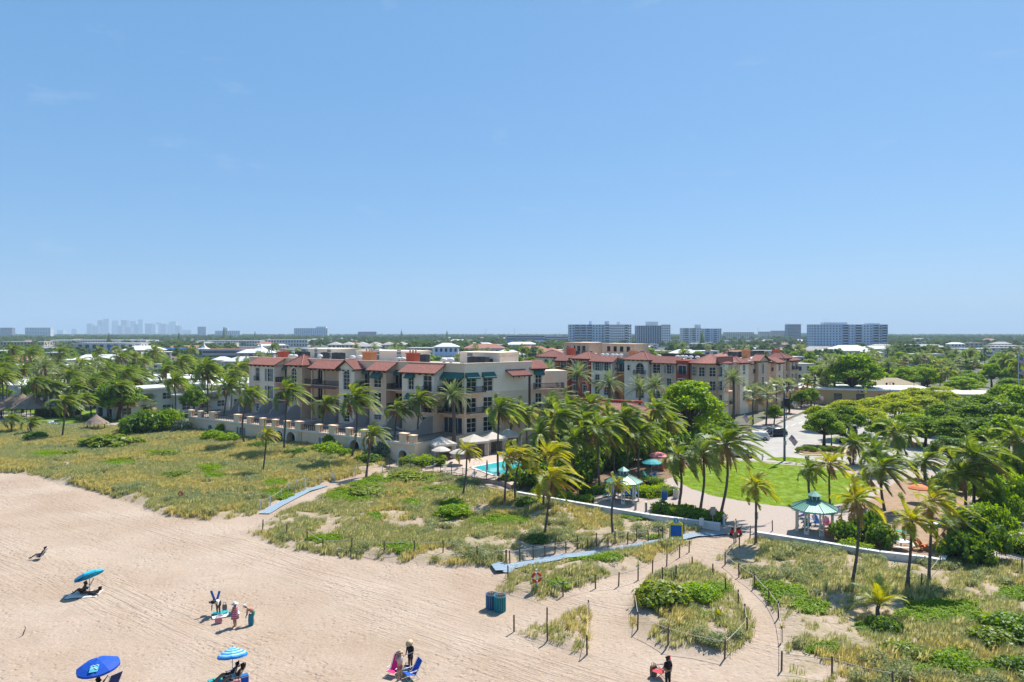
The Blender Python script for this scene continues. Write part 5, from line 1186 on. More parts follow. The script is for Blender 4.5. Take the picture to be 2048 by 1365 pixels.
# ---- north hotel: long front to the forecourt, street front round the corner
hotelN = thing('hotel', 'tan and terracotta hotel with many red hip roofs beside the street', 'hotel', (0, 0, 0))
NA, NC, ND = Vector((9.0, 213.0, 0)), Vector((51.0, 169.0, 0)), Vector((84.5, 203.5, 0))
d1 = (NC - NA).normalized(); d2 = (ND - NC).normalized(); L1 = (NC - NA).length; L2 = (ND - NC).length
f1 = Face(hotelN, NA, math.atan2(d1.y, d1.x)); f2 = Face(hotelN, NC, math.atan2(d2.y, d2.x))
n1 = lambda p, off=0.0: pxs(NA, d1, p, off); n2 = lambda p, off=0.0: pxs(NC, d2, p, off)
ZT = 13.2
def nbay(f, x0, x1, y, m, xs, top='w', roof='shed', rise=1.6, zt=ZT, depth=2.2, rdepth=2.1, m2=None, low=True):
    wins = []
    for (x, w_) in xs:
        st = {'w': '', 's': 'S', 'a': 'A', 'd': 'DJB', 'g': 'G', 'j': 'J'}[top]
        wins.append((x, 10.3 if top != 'a' else 10.0, w_, 2.3 if top != 'a' else 2.9, st))
        wins.append((x, 6.9, w_, 2.2, 'J' if top == 'd' else ''))
        if low: wins.append((x, 3.5, w_, 2.2, ''))
    bay(f, x0, x1, y, 0, zt, m, wins, roof, rise, depth, rdepth, m2, 9.8 if m2 else None)
f1.wall(0, L1, 0, 13.6, 0.8, M_tan, (), 18, 'wall'); f2.wall(0, L2, 0, 13.6, 0.8, M_tan, (), 18, 'wall')
mb = MB(); mb.box(0.02, L1 - .02, 0.82, 18.5, 13.601, 13.64); f1.put(mb, 'flat_roof', M_flat)
mb = MB(); mb.box(0.02, L1, 0.7, 1.05, 13.641, 14.2); f1.put(mb, 'parapet', M_buff)
mb = MB(); mb.box(1, L2 - .02, 0.82, 18.5, 13.65, 13.69); f2.put(mb, 'flat_roof', M_flat)
yb = -1.0; b1 = lambda p: n1(p, yb)
# bays, left to right
nbay(f1, b1(1075), b1(1110), yb, M_cream, [(b1(1092), 1.6)], 'a', 'hip', 1.9, 13.6, 2.2, 6)
nbay(f1, b1(1112), b1(1140), yb - .6, M_red, [(b1(1130), 2.2)], 'd', 'shed', 1.6, 12.6)
nbay(f1, b1(1142), b1(1180), yb, M_red, [(b1(1150), 1.5), (b1(1170), 1.5)], 'w', 'hip', 2.0, 13.4, 2.2, 7)
nbay(f1, b1(1186), b1(1228), yb - .8, M_cream, [(b1(1198), 1.6), (b1(1216), 1.6)], 's', 'shed', 1.5, 12.8, 3.0)
f1.balcony(b1(1187), b1(1227), 6.6, yb - .8, 1.0, M_tan); f1.balcony(b1(1228), b1(1252), 6.6, 0.8, 1.6, M_tan)
mb = MB(); mb.box(b1(1228), b1(1253), 0.3, 0.79, 0, 13.9); f1.put(mb, 'wall', M_orange)
f1.window(b1(1240), 10.2, 2.4, 2.4, 0.12, 2, 1, False, True, M_glassb, 'door'); f1.awning(b1(1240), 13.3, 3.4, 0.3); f1.balcony(b1(1230), b1(1251), 10.1, 0.3, 1.2, M_tan)
nbay(f1, b1(1253), b1(1300), yb - 1.0, M_cream, [(b1(1284), 2.6)], 'a', 'hip', 2.1, 13.7, 3.0, 6.5)
f1.balcony(b1(1274), b1(1296), 9.9, yb - 1.0, 0.9, M_tan); f1.window(b1(1262), 10.8, 0.8, 1.4, yb - 1.0 - .18, 1, 2)
nbay(f1, b1(1302), b1(1354), yb, M_tan, [(b1(1313), 2.3), (b1(1338), 1.4)], 'w', 'shed', 1.7, 13.0)
f1.shutters(b1(1338), 10.5, 1.4, 1.8, yb - .01)
nbay(f1, b1(1354), b1(1378), yb - .4, M_red, [(b1(1366), 2.3)], 'd', None, 1, 13.9, 2.5)
# round corner tower with a conical roof
tx = b1(1410); R0 = 4.6; mb = MB(); segs = 14
tw = Face(hotelN, NA, math.atan2(d1.y, d1.x))
mb.lathe([(R0, 0), (R0, 13.4)], 16, (tx, 1.6, 0)); tw.put(mb, 'tower', M_tan)
mb = MB(); nrib = 72; Rr = R0 + 0.8
for k in range(nrib):
    t0, t1 = 2 * math.pi * k / nrib, 2 * math.pi * (k + 1) / nrib; tm = (t0 + t1) / 2; q = lambda t, z, r: (tx + r * math.cos(t), 1.6 + r * math.sin(t), z)
    mb.tri(q(t0, 13.4, Rr), q(tm, 13.54, Rr), (tx, 1.6, 15.7)); mb.tri(q(tm, 13.54, Rr), q(t1, 13.4, Rr), (tx, 1.6, 15.7))
o = tw.put(mb, 'roof', M_tile); eb = MB(); eb.lathe([(Rr, 13.24), (Rr, 13.39)], 24, (tx, 1.6, 0)); eb.build('eave', M_eave, o)
for t in (-150, -118, -86, -54, -22):
    for z in (10.2, 6.8, 3.4):
        tt = R(t); wb = MB(); c = Vector((tx + (R0 + .02) * math.cos(tt), 1.6 + (R0 + .02) * math.sin(tt), z)); tn = Vector((-math.sin(tt), math.cos(tt), 0)); nn = Vector((math.cos(tt), math.sin(tt), 0))
        wb.obox(c - tn * .75 - nn * .3, tn * 1.5, nn * .32, (0, 0, 2.3)); o = tw.put(wb, 'window', M_glass); fb = MB()
        for k in range(3): fb.obox(c + tn * (-.78 + .75 * k) + nn * .03, tn * .07, nn * .05, (0, 0, 2.3))
        for k in range(4): fb.obox(c - tn * .78 + nn * .032 + Vector((0, 0, .75 * k)), tn * 1.56, nn * .045, (0, 0, .07))
        fb.build('frame', M_trim, o)
for z in (6.6, 3.2):
    mb = MB(); mb.lathe([(R0 + 1.2, z - .2), (R0 + 1.2, z)], 20, (tx, 1.6, 0)); o = tw.put(mb, 'balcony', M_tan); rb = MB()
    for k in range(70):
        t = 2 * math.pi * k / 70; rb.box(tx + (R0 + 1.1) * math.cos(t) - .02, tx + (R0 + 1.1) * math.cos(t) + .02, 1.6 + (R0 + 1.1) * math.sin(t) - .02, 1.6 + (R0 + 1.1) * math.sin(t) + .02, z, z + 1.0)
    rb.path([(tx + (R0 + 1.1) * math.cos(2 * math.pi * k / 24), 1.6 + (R0 + 1.1) * math.sin(2 * math.pi * k / 24), z + 1.0) for k in range(25)], 0.04, 4); rb.build('railing', M_rail, o)
nbay(f1, b1(1448), min(b1(1472), L1 - .2), yb, M_cream, [((b1(1448) + min(b1(1472), L1 - .2)) / 2, 1.3)], 'w', 'hip', 1.8, 13.2, 2.2, 5)
c2 = lambda p, off=-1.0: n2(p, off)
for p0, p1, y, m, xs, top, roof, zt, rise in ((1480, 1497, -1.0, M_cream, (1488,), 'w', 'hip', 13.2, 1.5), (1500, 1514, -.4, M_orange, (1507,), 'd', 'shed', 12.8, 1.2), (1517, 1536, -1.6, M_tan, (1526,), 'a', 'gable', 13.4, 1.7), (1537, 1551, -.2, M_tan, (1544,), 'd', 'shed', 12.9, 1.2), (1553, 1566, -1.4, M_buff, (1559,), 'w', 'shed', 12.6, 1.3), (1568, 1578, -.6, M_tan, (1573,), 'a', 'hip', 13.6, 1.6), (1580, 1597, -1.4, M_tan, (1585, 1592), 'j', 'hip', 12.9, 1.6)):
    xa, xb = n2(p0, y), min(n2(p1, y), L2 + .5); nbay(f2, xa, xb, y, m, [(n2(p, y), min(1.3, (xb - xa) * .32)) for p in xs], top, roof, rise, zt, 2.2, 5.0 if roof == 'hip' else 2.3)
# entrance arch and forecourt arcade
mb = MB(); f1.wall(b1(1222), b1(1252), 0, 6.0, -2.2, M_orange, [(b1(1227), b1(1246), 0, 4.9, 'a')], 2.4, 'arcade', True, 0.8)
# roof plant, chimneys
f1.chimney(n1(1142, 5), 5, 13.7, 2.4, 1.6, 2.4, M_red); f1.chimney(n1(1262, 5), 6, 14.2, 2.0, 1.4, 1.5, M_orange); f2.chimney(n2(1492, 6), 6, 13.7, 2.2, 1.6, 2.2, M_orange); f2.chimney(n2(1546, 6), 5, 13.7, 2.0, 1.6, 1.9, M_red)
rr = random.Random(12)
f1.units([(n1(p, o), o, 1.6, 1.3, 1.5) for p, o in ((1145, 10), (1153, 10), (1170, 10), (1178, 11), (1280, 9), (1290, 10), (1300, 12), (1331, 9), (1344, 9), (1357, 9), (1385, 8), (1395, 8), (1404, 8), (1377, 12), (1388, 13))], 13.64)
f2.units([(n2(p, o), o, 1.6, 1.3, 1.5) for p, o in ((1470, 12), (1482, 12), (1500, 12), (1511, 13), (1522, 13), (1462, 14))], 13.69)
f1.vents([(n1(p, o), o) for p, o in ((1205, 4), (1214, 4), (1225, 4), (1233, 4), (1242, 5), (1190, 5), (1275, 6), (1355, 6), (1364, 6), (1372, 6), (1382, 5), (1395, 5), (1318, 7))], 13.64)
for p0, p1, off, zt in ((1128, 1178, 14, 17.6), (1205, 1270, 15, 17.4)):
    mb = MB(); xa, xb = n1(p0, off), n1(p1, off); mb.box(xa, xb, off, off + 7, 13.645, zt); mb.box(xa - .2, xb + .2, off - .2, off + 7.2, zt, zt + .25); o = f1.put(mb, 'penthouse', M_tan)
    for k in range(4):
        wbx = MB(); xx = xa + (xb - xa) * (k + 1) / 5; wbx.box(xx - .6, xx + .6, off - .05, off - .002, 15.2, 16.8); f1.put(wbx, 'window', M_glass)
# ---- pool house with red tile roof
PH = G(1088, 893); poolh = thing('pool_house', 'low terracotta pool house with red tile roofs behind the palms', 'pool house', (0, 0, 0)); fH = Face(poolh, PH + V * 2, UANG + 0.15)
fH.wall(-3, 17, 0, 6.2, 0, M_orange, [(0, 2.2, 3.4, 5.4), (4, 6.2, 3.4, 5.4), (8, 10.2, 3.4, 5.4), (0, 3, 0, 2.6), (5, 8, 0, 2.6)], 9, 'wall')
for x in (1.1, 5.1, 9.1): fH.window(x, 3.4, 2.2, 2.0, 0, 2, 2)
for x in (1.5, 6.5): fH.window(x, 0, 3.0, 2.6, 0, 3, 1, False, False, M_glassb, 'door')
fH.balcony(-3, 17, 3.2, 0, 1.3, M_trim)
fH.roof('hip', -3, 17, 0, 9, 6.2, 2.1, 0.9)
fH.wall(-9, -3.01, 0, 4.6, 1.5, M_tan, [(-7.5, -5.5, 1, 3)], 6, 'wall'); fH.window(-6.5, 1, 2.0, 2.0, 1.5, 2, 2); fH.roof('hip', -9, -3.2, 1.5, 7, 4.6, 1.3, 0.5)
mb = MB(); mb.box(-2.6, 16.6, 4.0, 4.6, 8.15, 8.55); fH.put(mb, 'ridge_wall', M_red)
# ================================================================== PARK, POOL, BEACH
M_wallw = mat('wall_white', (0.60, 0.62, 0.63), 0.85, 0.10, 1.2, 0.1, 6)
M_post = mat('fence_post', (0.115, 0.085, 0.06), 0.95, 0.25, 4)
M_rope = mat('rope', (0.42, 0.37, 0.29), 0.9, 0.1, 6)
M_mat = mat('beach_mat_blue', (0.19, 0.26, 0.33), 0.8, 0.12, 0.9)
M_matl = mat('beach_mat_edge', (0.38, 0.48, 0.55), 0.8, 0.12, 1.5)
M_ggreen = mat('gazebo_roof', (0.165, 0.335, 0.265), 0.45, 0.08, 1.0, metal=0.15, spec=0.4)
M_gseam = mat('gazebo_seam', (0.05, 0.16, 0.14), 0.5, 0.1, 2)
M_gpost = mat('gazebo_post', (0.56, 0.55, 0.50), 0.7, 0.08, 2)
M_steel = mat('metal_grey', (0.30, 0.31, 0.32), 0.45, 0.1, 3, metal=0.5)
M_black = mat('black_metal', (0.012, 0.012, 0.014), 0.5, 0.1, 3)
M_canvas = mat('canvas_white', (0.54, 0.48, 0.41), 0.85, 0.06, 1.5)
M_woodp = mat('plank_grey', (0.20, 0.16, 0.12), 0.9, 0.25, 4)
def col(nm, c, rough=0.7, var=0.08): return mat('paint_' + nm, c, rough, var, 3)
TEAL, BLUE, DBLUE, ORNG, YELL, PINK, MAGE, REDC, GREN = col('teal', (0.02, 0.30, 0.33)), col('blue', (0.015, 0.13, 0.38)), col('deep_blue', (0.003, 0.065, 0.40)), col('orange', (0.60, 0.17, 0.04)), col('yellow', (0.55, 0.38, 0.04)), col('pink', (0.65, 0.20, 0.22)), col('magenta', (0.42, 0.03, 0.16)), col('red', (0.55, 0.02, 0.03)), col('green', (0.03, 0.22, 0.14))

# ---- low white walls
def lowwall(pxs_, label, h=0.8, th=0.4, dz=0.0):
    pts = [G(x, y, h) for x, y in pxs_]; mb = MB()
    cap = MB()
    for a, b in zip(pts[:-1], pts[1:]):
        t = (b - a).normalized(); n = Vector((-t.y, t.x, 0)) * th / 2
        mb.obox((a - n).xy.to_3d() + Vector((0, 0, -0.3)), (b - a).xy.to_3d(), n * 2, (0, 0, h + 0.3 - 0.08)); n2_ = n * 1.25
        cap.obox((a - n2_ - t * .04).xy.to_3d() + Vector((0, 0, h - 0.078)), (b - a + t * .08).xy.to_3d(), n2_ * 2, (0, 0, 0.09))
    o = thing('retaining_wall', label, 'wall', (0, 0, 0)); mb.build('wall', M_wallw, o); cap.build('coping', M_white, o); return o
lowwall([(1035, 984), (1150, 1004), (1300, 1029), (1440, 1047)], 'low white wall running from the pool thicket to the beach entrance')
lowwall([(1515, 1064), (1640, 1083), (1760, 1103), (1850, 1113), (1882, 1119)], 'low white wall along the dune below the right gazebo')
lowwall([(1884, 1118), (1900, 1090)], 'short white wall returning inland beside the garden bushes', 0.7)
# ---- rope fences: posts and sagging ropes
def rope_fence(pts_px, label, h=1.15, rope=True, spare=(), material=None, r=0.06, group='rope fences'):
    pts = [GT(x, y) for x, y in pts_px]; o = thing('rope_fence', label, 'fence', pts[0], 0, group); rr = random.Random(int(pts_px[0][0]))
    tops = []
    for p in pts:
        lean = Vector((rr.uniform(-.06, .06), rr.uniform(-.06, .06), 0)); hh = h * rr.uniform(0.92, 1.08)
        mb = MB(); q = p - pts[0]; mb.path([q - Vector((0, 0, .3)), q + lean + Vector((0, 0, hh)), q + lean + Vector((0, 0, hh + .03))], [r, r * .95, r * .6], 7); mb.build('post', material or M_post, o, False); tops.append(q + lean + Vector((0, 0, hh - 0.12)))
    if rope:
        for i, (a, b) in enumerate(zip(tops[:-1], tops[1:])):
            if i in spare: continue
            sag = 0.03 * (b - a).length * rr.uniform(.5, 1.5); mb = MB()
            mb.path([a.lerp(b, k / 6) - Vector((0, 0, sag * 4 * (k / 6) * (1 - k / 6))) for k in range(7)], 0.022, 4); mb.build('rope', M_rope, o)
    return o
rope_fence([(1020, 1127), (1040, 1123), (1090, 1116), (1132, 1108), (1176, 1102), (1216, 1096), (1255, 1089), (1297, 1083), (1326, 1078)], 'rope fence along the near side of the long blue mat')
rope_fence([(1012, 1126), (1067, 1118), (1110, 1106), (1155, 1098), (1193, 1092), (1230, 1085), (1273, 1081), (1318, 1077), (1368, 1069)], 'rope fence along the far side of the long blue mat')
rope_fence([(1016, 1158), (1126, 1193), (1191, 1178), (1237, 1173), (1276, 1161), (1305, 1147), (1333, 1133), (1359, 1116), (1378, 1105)], 'rope fence on the dune tongue between mat and sand path')
rope_fence([(525, 1062), (573, 1072), (615, 1082), (646, 1101), (703, 1103), (769, 1105), (829, 1104), (886, 1106), (955, 1118), (1012, 1127)], 'long rope fence along the seaward edge of the middle dune')
rope_fence([(520, 1022), (541, 1011), (562, 996), (576, 985), (592, 977), (610, 970), (639, 968), (665, 960), (710, 954), (765, 946), (795, 938)], 'white rope fence on the left of the short blue mat', material=M_wallw)
rope_fence([(610, 982), (640, 971), (668, 964)], 'short white rope fence right of the short blue mat', material=M_wallw)
rope_fence([(1028, 1264), (1095, 1282)], 'two plain posts at the left of the sand triangle', rope=False)
rope_fence([(1094, 1247), (1177, 1232), (1174, 1310)], 'posts on the seaward corner of the small grass triangle', spare=(0,))
rope_fence([(1270, 1215), (1275, 1260), (1336, 1290), (1449, 1318), (1495, 1272), (1490, 1238), (1476, 1210), (1452, 1184), (1426, 1156), (1385, 1140), (1352, 1158), (1325, 1166)], 'rope fence around the sea grape island in the sand', spare=(6, 7, 8, 9, 10))
rope_fence([(1545, 1062), (1500, 1076), (1478, 1096), (1450, 1130), (1478, 1155), (1508, 1175), (1537, 1205), (1557, 1236), (1564, 1285), (1563, 1342), (1664, 1354), (1786, 1380)], 'rope fence along the right side of the sand path')
rope_fence([(1880, 1135), (1842, 1178), (1818, 1185)], 'rope fence slanting across the right dune')
# ---- blue beach mats
def mat_strip(pts_px, wdt, label):
    pts = [GT(x, y) for x, y in pts_px]; S = []
    for i in range(len(pts) - 1):
        for k in range(6): S.append(pts[i].lerp(pts[i + 1], k / 6))
    S.append(pts[-1]); o = thing('beach_mat', label, 'mat', (0, 0, 0), 0, 'blue beach mats'); mb = MB(); eb = MB(); PR = []
    for i, p in enumerate(S):
        t = (S[min(i + 1, len(S) - 1)] - S[max(i - 1, 0)]); t.z = 0; t.normalize(); n = Vector((-t.y, t.x, 0)); z = max(hz(p.x, p.y), hz(*(p + n * wdt / 2).xy), hz(*(p - n * wdt / 2).xy)) + 0.10; PR.append((p, n, z))
    def strip_(m_, lo, hi, dz):
        for (p, n, z), (q, m2, z2_) in zip(PR[:-1], PR[1:]): m_.quad(Vector((*(p + n * lo).xy, z + dz)), Vector((*(q + m2 * lo).xy, z2_ + dz)), Vector((*(q + m2 * hi).xy, z2_ + dz)), Vector((*(p + n * hi).xy, z + dz)))
    strip_(mb, -wdt / 2, wdt / 2, 0); strip_(mb, wdt / 2, wdt / 2 + .01, -0.05)
    for e in (-wdt / 2 + .03, -wdt / 6, wdt / 6, wdt / 2 - .1): strip_(eb, e, e + 0.07, 0.012)
    mb.build('mat', M_mat, o); eb.build('seam', M_matl, o)
mat_strip([(528, 1029), (556, 1012), (585, 997), (612, 984), (650, 972)], 1.3, 'short pale blue beach mat leading up to the hotel pool')
mat_strip([(1012, 1138), (1060, 1127), (1130, 1115), (1200, 1106), (1270, 1095), (1340, 1083), (1390, 1072), (1450, 1067)], 1.2, 'long blue beach mat from the plaza down to the sand')
mat_strip([(985, 1140), (1006, 1138), (1030, 1140)], 2.2, 'square blue mat lying at the sandy end of the long mat')

# ---- pool
deck = P2([(772, 936), (1000, 966), (1022, 975), (1085, 958), (1112, 935), (1112, 918), (1082, 890), (935, 895), (842, 918)], 0.3)
mb = MB(); mb.prism(deck, -0.2, 0.6); struct(mb.build('pool_deck', mat('deck_paver', (0.46, 0.36, 0.29), 0.9, 0.12, 1.5, 0.1, 8)))
pool_px = [(942, 935), (1008, 922), (1105, 929), (1108, 950), (988, 951)]; pp = [G(x, y, 0.66) for x, y in pool_px]
def watermat():
    m = bpy.data.materials.new('pool_water'); m.use_nodes = True; n = m.node_tree; b = n.nodes['Principled BSDF']; b.inputs['Roughness'].default_value = 0.06
    no = n.nodes.new('ShaderNodeTexNoise'); no.inputs['Scale'].default_value = 0.9; no.inputs['Detail'].default_value = 4; r = n.nodes.new('ShaderNodeValToRGB')
    r.color_ramp.elements[0].position = .35; r.color_ramp.elements[1].position = .65; r.color_ramp.elements[0].color = (0.010, 0.30, 0.36, 1); r.color_ramp.elements[1].color = (0.05, 0.48, 0.50, 1)
    n.links.new(no.outputs[0], r.inputs[0]); n.links.new(r.outputs[0], b.inputs['Base Color'])
    w2 = n.nodes.new('ShaderNodeTexNoise'); w2.inputs['Scale'].default_value = 3; bp = n.nodes.new('ShaderNodeBump'); bp.inputs['Strength'].default_value = .25; bp.inputs['Distance'].default_value = .1
    n.links.new(w2.outputs[0], bp.inputs['Height']); n.links.new(bp.outputs[0], b.inputs['Normal']); return m
pool = thing('swimming_pool', 'turquoise swimming pool on the hotel deck', 'pool', (0, 0, 0))
MB().add([(p.x, p.y, 0.63) for p in pp], [tuple(range(5))]).build('water', watermat(), pool)
mb = MB()
for a, b in zip(pp, pp[1:] + pp[:1]): t = (b - a).normalized(); n = Vector((-t.y, t.x, 0)) * .2; mb.obox(Vector((*(a - n - t * .2).xy, 0.602)), (b - a + t * .4), n * 2, (0, 0, 0.08))
mb.build('coping', M_trim, pool)
# handrails
for (x, y) in ((948, 932), (1000, 921)):
    p = G(x, y, 0.68); mb = MB(); mb.path([p, p + Vector((0, 0, .9)), p + Vector((.7, -.3, .9)), p + Vector((1.0, -.4, 0.1))], 0.03, 5); tag(mb.build('pool_handrail', M_white), 'white pool handrail at the %s pool corner' % ('left' if x < 960 else 'far'), 'handrail', 'pool handrails')
def bars_fence(pts_px, z, h, label, material=M_rail, step=0.14, every=2.0, name='metal_fence', raw=None):
    pts = raw or [G(x, y, z) for x, y in pts_px]; o = thing(name, label, 'fence', pts[0])
    bb = MB()
    for a, b in zip(pts[:-1], pts[1:]):
        Ln = (b - a).length; t = (b - a).normalized(); a_ = a - pts[0]
        for zz in (h - .06, .12): bb.obox(a_ + Vector((0, 0, zz)), t * Ln, Vector((-t.y, t.x, 0)) * .03, (0, 0, .04))
        for k in range(int(Ln / step)): bb.obox(a_ + t * step * k + Vector((0, 0, .12)), t * .016, Vector((-t.y, t.x, 0)) * .016, (0, 0, h - .15))
        for k in range(int(Ln / every) + 1): MB().obox(a_ + t * min(every * k, Ln - .06), t * .06, Vector((-t.y, t.x, 0)) * .06, (0, 0, h + .04)).build('post', material, o)
    bb.build('bars', material, o); return o
bars_fence([(778, 936), (880, 948), (998, 964), (1020, 972)], 0.6, 1.25, 'dark metal fence around the pool deck')
bars_fence([(1992, 1132), (2060, 1150)], 0, 1.2, 'dark iron fence at the end of the garden path')
# cabanas
def cabana(px, py, rz, label, w_=3.6, d=3.2, side=0):
    p = G(px, py, 0.6); o = thing('cabana', label, 'cabana', p, rz, 'pool cabanas'); mb = MB(); h = 2.5
    for x in (-w_ / 2, w_ / 2):
        for y in (-d / 2, d / 2): MB().box(x - .06, x + .06, y - .06, y + .06, 0, h).build('post', M_trim, o)
    V_ = [(-w_ / 2 - .25, -d / 2 - .25, h), (w_ / 2 + .25, -d / 2 - .25, h), (w_ / 2 + .25, d / 2 + .25, h), (-w_ / 2 - .25, d / 2 + .25, h), (0, 0, h + 1.05)]
    lo = [(v[0], v[1], h - .35) for v in V_[:4]]
    MB().add(V_ + lo, [(0, 1, 4), (1, 2, 4), (2, 3, 4), (3, 0, 4), (5, 6, 1, 0), (6, 7, 2, 1), (7, 8, 3, 2), (8, 5, 0, 3)]).build('roof', M_canvas, o)
    def curtain(a, b):
        a, b = Vector(a), Vector(b); n = 14; nn = Vector((-(b - a).y, (b - a).x, 0)).normalized(); q = MB(); P_ = [a.lerp(b, k / n) + nn * .07 * math.sin(k * 2.2) for k in range(n + 1)]
        for u_, v_ in zip(P_[:-1], P_[1:]): q.quad(u_, v_, v_ + Vector((0, 0, h - .3)), u_ + Vector((0, 0, h - .3)))
        q.build('curtain', M_canvas, o, True)
    curtain((-w_ / 2, d / 2, .05), (w_ / 2, d / 2, .05)); curtain((-w_ / 2, -d / 2, .05), (-w_ / 2, d / 2, .05)); curtain((w_ / 2, d / 2, .05), (w_ / 2, -d / 2, .05)); curtain((w_ / 2 - .7, -d / 2, .05), (w_ / 2, -d / 2, .05)); curtain((-w_ / 2, -d / 2, .05), (-w_ / 2 + .6, -d / 2, .05))
for x, y, lab in ((882, 917, 'leftmost cream cabana beside the podium corner'), (948, 911, 'second cream cabana behind the pool umbrellas'), (984, 905, 'third cream cabana in the pool row'), (1016, 898, 'last cabana by the terracotta wall')): cabana(x, y, 0.55, lab)

# ---- parasols
def parasol(p, rad, hgt, mats, label, tilt=(0, 0), nseg=8, group=None, drop=0.42, pole=M_white, bands=0, name='parasol', closed=False, valance=0.12, panelmat=None):
    o = thing(name, label, 'parasol', p, 0, group)
    tl = Matrix.Rotation(tilt[1], 3, 'Z') @ Matrix.Rotation(tilt[0], 3, 'X')
    kink = Vector((0, 0, hgt - 0.55)); top = kink + tl @ Vector((0, 0, 0.55))
    MB().path([(0, 0, -.25), kink, top], 0.025, 6).build('pole', pole, o)
    if closed:
        MB().lathe([(0.05, -1.5), (0.17, -1.3), (0.15, -.6), (0.07, -.1), (0.02, .12)], 8, top).build('canopy', mats[0], o, True); return o
    mb = MB(); prof = [(0.0, 0.0), (rad * .35, -drop * .20), (rad * .7, -drop * .55), (rad, -drop)]
    if bands: prof = [(rad * k / bands, -drop * ((k / bands) ** 1.5)) for k in range(bands + 1)]
    sub = 3
    def pt(r, z, a):      # panels hang slightly between the ribs
        f = (a / (2 * math.pi / nseg)) % 1.0; sg = 1 - 0.035 * math.sin(math.pi * f) * (r / rad)
        return top + tl @ Vector((r * sg * math.cos(a), r * sg * math.sin(a), z - 0.03 * math.sin(math.pi * f) * r / rad))
    for k in range(nseg * sub):
        a0, a1 = 2 * math.pi * k / (nseg * sub), 2 * math.pi * (k + 1) / (nseg * sub)
        for i in range(len(prof) - 1):
            m_ = (i % 2 if bands else (k // sub) % len(mats)) if panelmat is None else panelmat(k // sub, i)
            if prof[i][0] == 0: mb.tri(pt(*prof[i], a0), pt(*prof[i + 1], a0), pt(*prof[i + 1], a1), m_)
            else: mb.quad(pt(*prof[i], a0), pt(*prof[i + 1], a0), pt(*prof[i + 1], a1), pt(*prof[i], a1), m_)
        q0, q1 = pt(*prof[-1], a0), pt(*prof[-1], a1); dn = tl @ Vector((0, 0, -valance)); mb.quad(q0, q1, q1 + dn, q0 + dn, 0)
    mb.build('canopy', list(mats), o); rb = MB()
    for k in range(nseg):
        a0 = 2 * math.pi * k / nseg; rb.tube(top + tl @ Vector((0, 0, -.03)), top + tl @ Vector((rad * .98 * math.cos(a0), rad * .98 * math.sin(a0), -drop - .03)), 0.012, n=4)
    rb.build('ribs', pole, o); MB().lathe([(0.03, 0), (0.03, .08), (0.01, .12)], 6, top).build('finial', pole, o); return o
parasol(G(882, 925, .6), 1.5, 2.5, [M_canvas], 'cream pool parasol on the left of the pair', drop=.55, group='cream pool parasols'); parasol(G(918, 929, .6), 1.5, 2.4, [M_canvas], 'cream pool parasol nearest the pool', drop=.55, group='cream pool parasols')
parasol(G(974, 958, .6), .5, 2.6, [M_canvas], 'closed grey parasol at the near pool edge', closed=True)
parasol(G(1074, 905), 1.3, 2.6, [M_canvas], 'pale parasol by the pool house door', drop=.5)
for x, y in ((458, 812), (478, 822)):
    q = G(x, y + 12, 3.52); parasol(q, .6, 2.4, [M_canvas], 'closed white parasol on the %s terrace' % ('left' if x < 470 else 'second'), closed=True, group='closed terrace parasols')
parasol(G(1317, 938), 1.5, 2.6, [PINK], 'pink parasol beside the curved path', drop=.55, nseg=10); parasol(G(1303, 952), 1.45, 2.5, [TEAL], 'teal parasol beside the curved path', drop=.55, nseg=10)
parasol(G(1838, 1005), 1.25, 2.3, [ORNG], 'orange parasol in the shaded garden', drop=.5)
parasol(G(1884, 1095), 1.5, 2.5, [col('leaf_green', (.16, .42, .20)), M_white], 'green tilted parasol over the yellow chair', (R(18), R(150)), drop=.4)

# ---- chairs and tables
def adirondack(p, rz, m, label, group='colourful garden chairs', s=1.0):
    o = thing('garden_chair', label, 'chair', p, rz, group); o.scale = (s, s, s)
    for k in range(5):
        mb = MB(); y = -.26 + .11 * k; hh = 1.02 - .05 * abs(k - 2) ** 1.5; a, b = Vector((.22, y, .22)), Vector((-.30, y * 1.15, hh)); d = (b - a)
        mb.obox(a, d, (0, .10, 0), (.02, 0, .015)); mb.build('slat', m, o)
    mb = MB()
    for k in range(5): mb.obox((-.28 + .16 * k, -.27, .26 + .03 * k), (.14, 0, .026), (0, .54, 0), (0, 0, .02))
    mb.build('seat', m, o)
    for sg in (-1, 1):
        MB().box(-.45, .42, sg * .36 - .07, sg * .36 + .07, .56, .585).build('armrest', m, o)
        MB().box(.30, .38, sg * .33 - .02, sg * .33 + .02, 0, .56).build('leg', m, o); MB().obox((-.62, sg * .29 - .02, 0), (.98, 0, .32), (0, .035, 0), (0, 0, .09)).build('leg', m, o)
    return o
def faceto(a, b): return math.atan2(b.y - a.y, b.x - a.x)
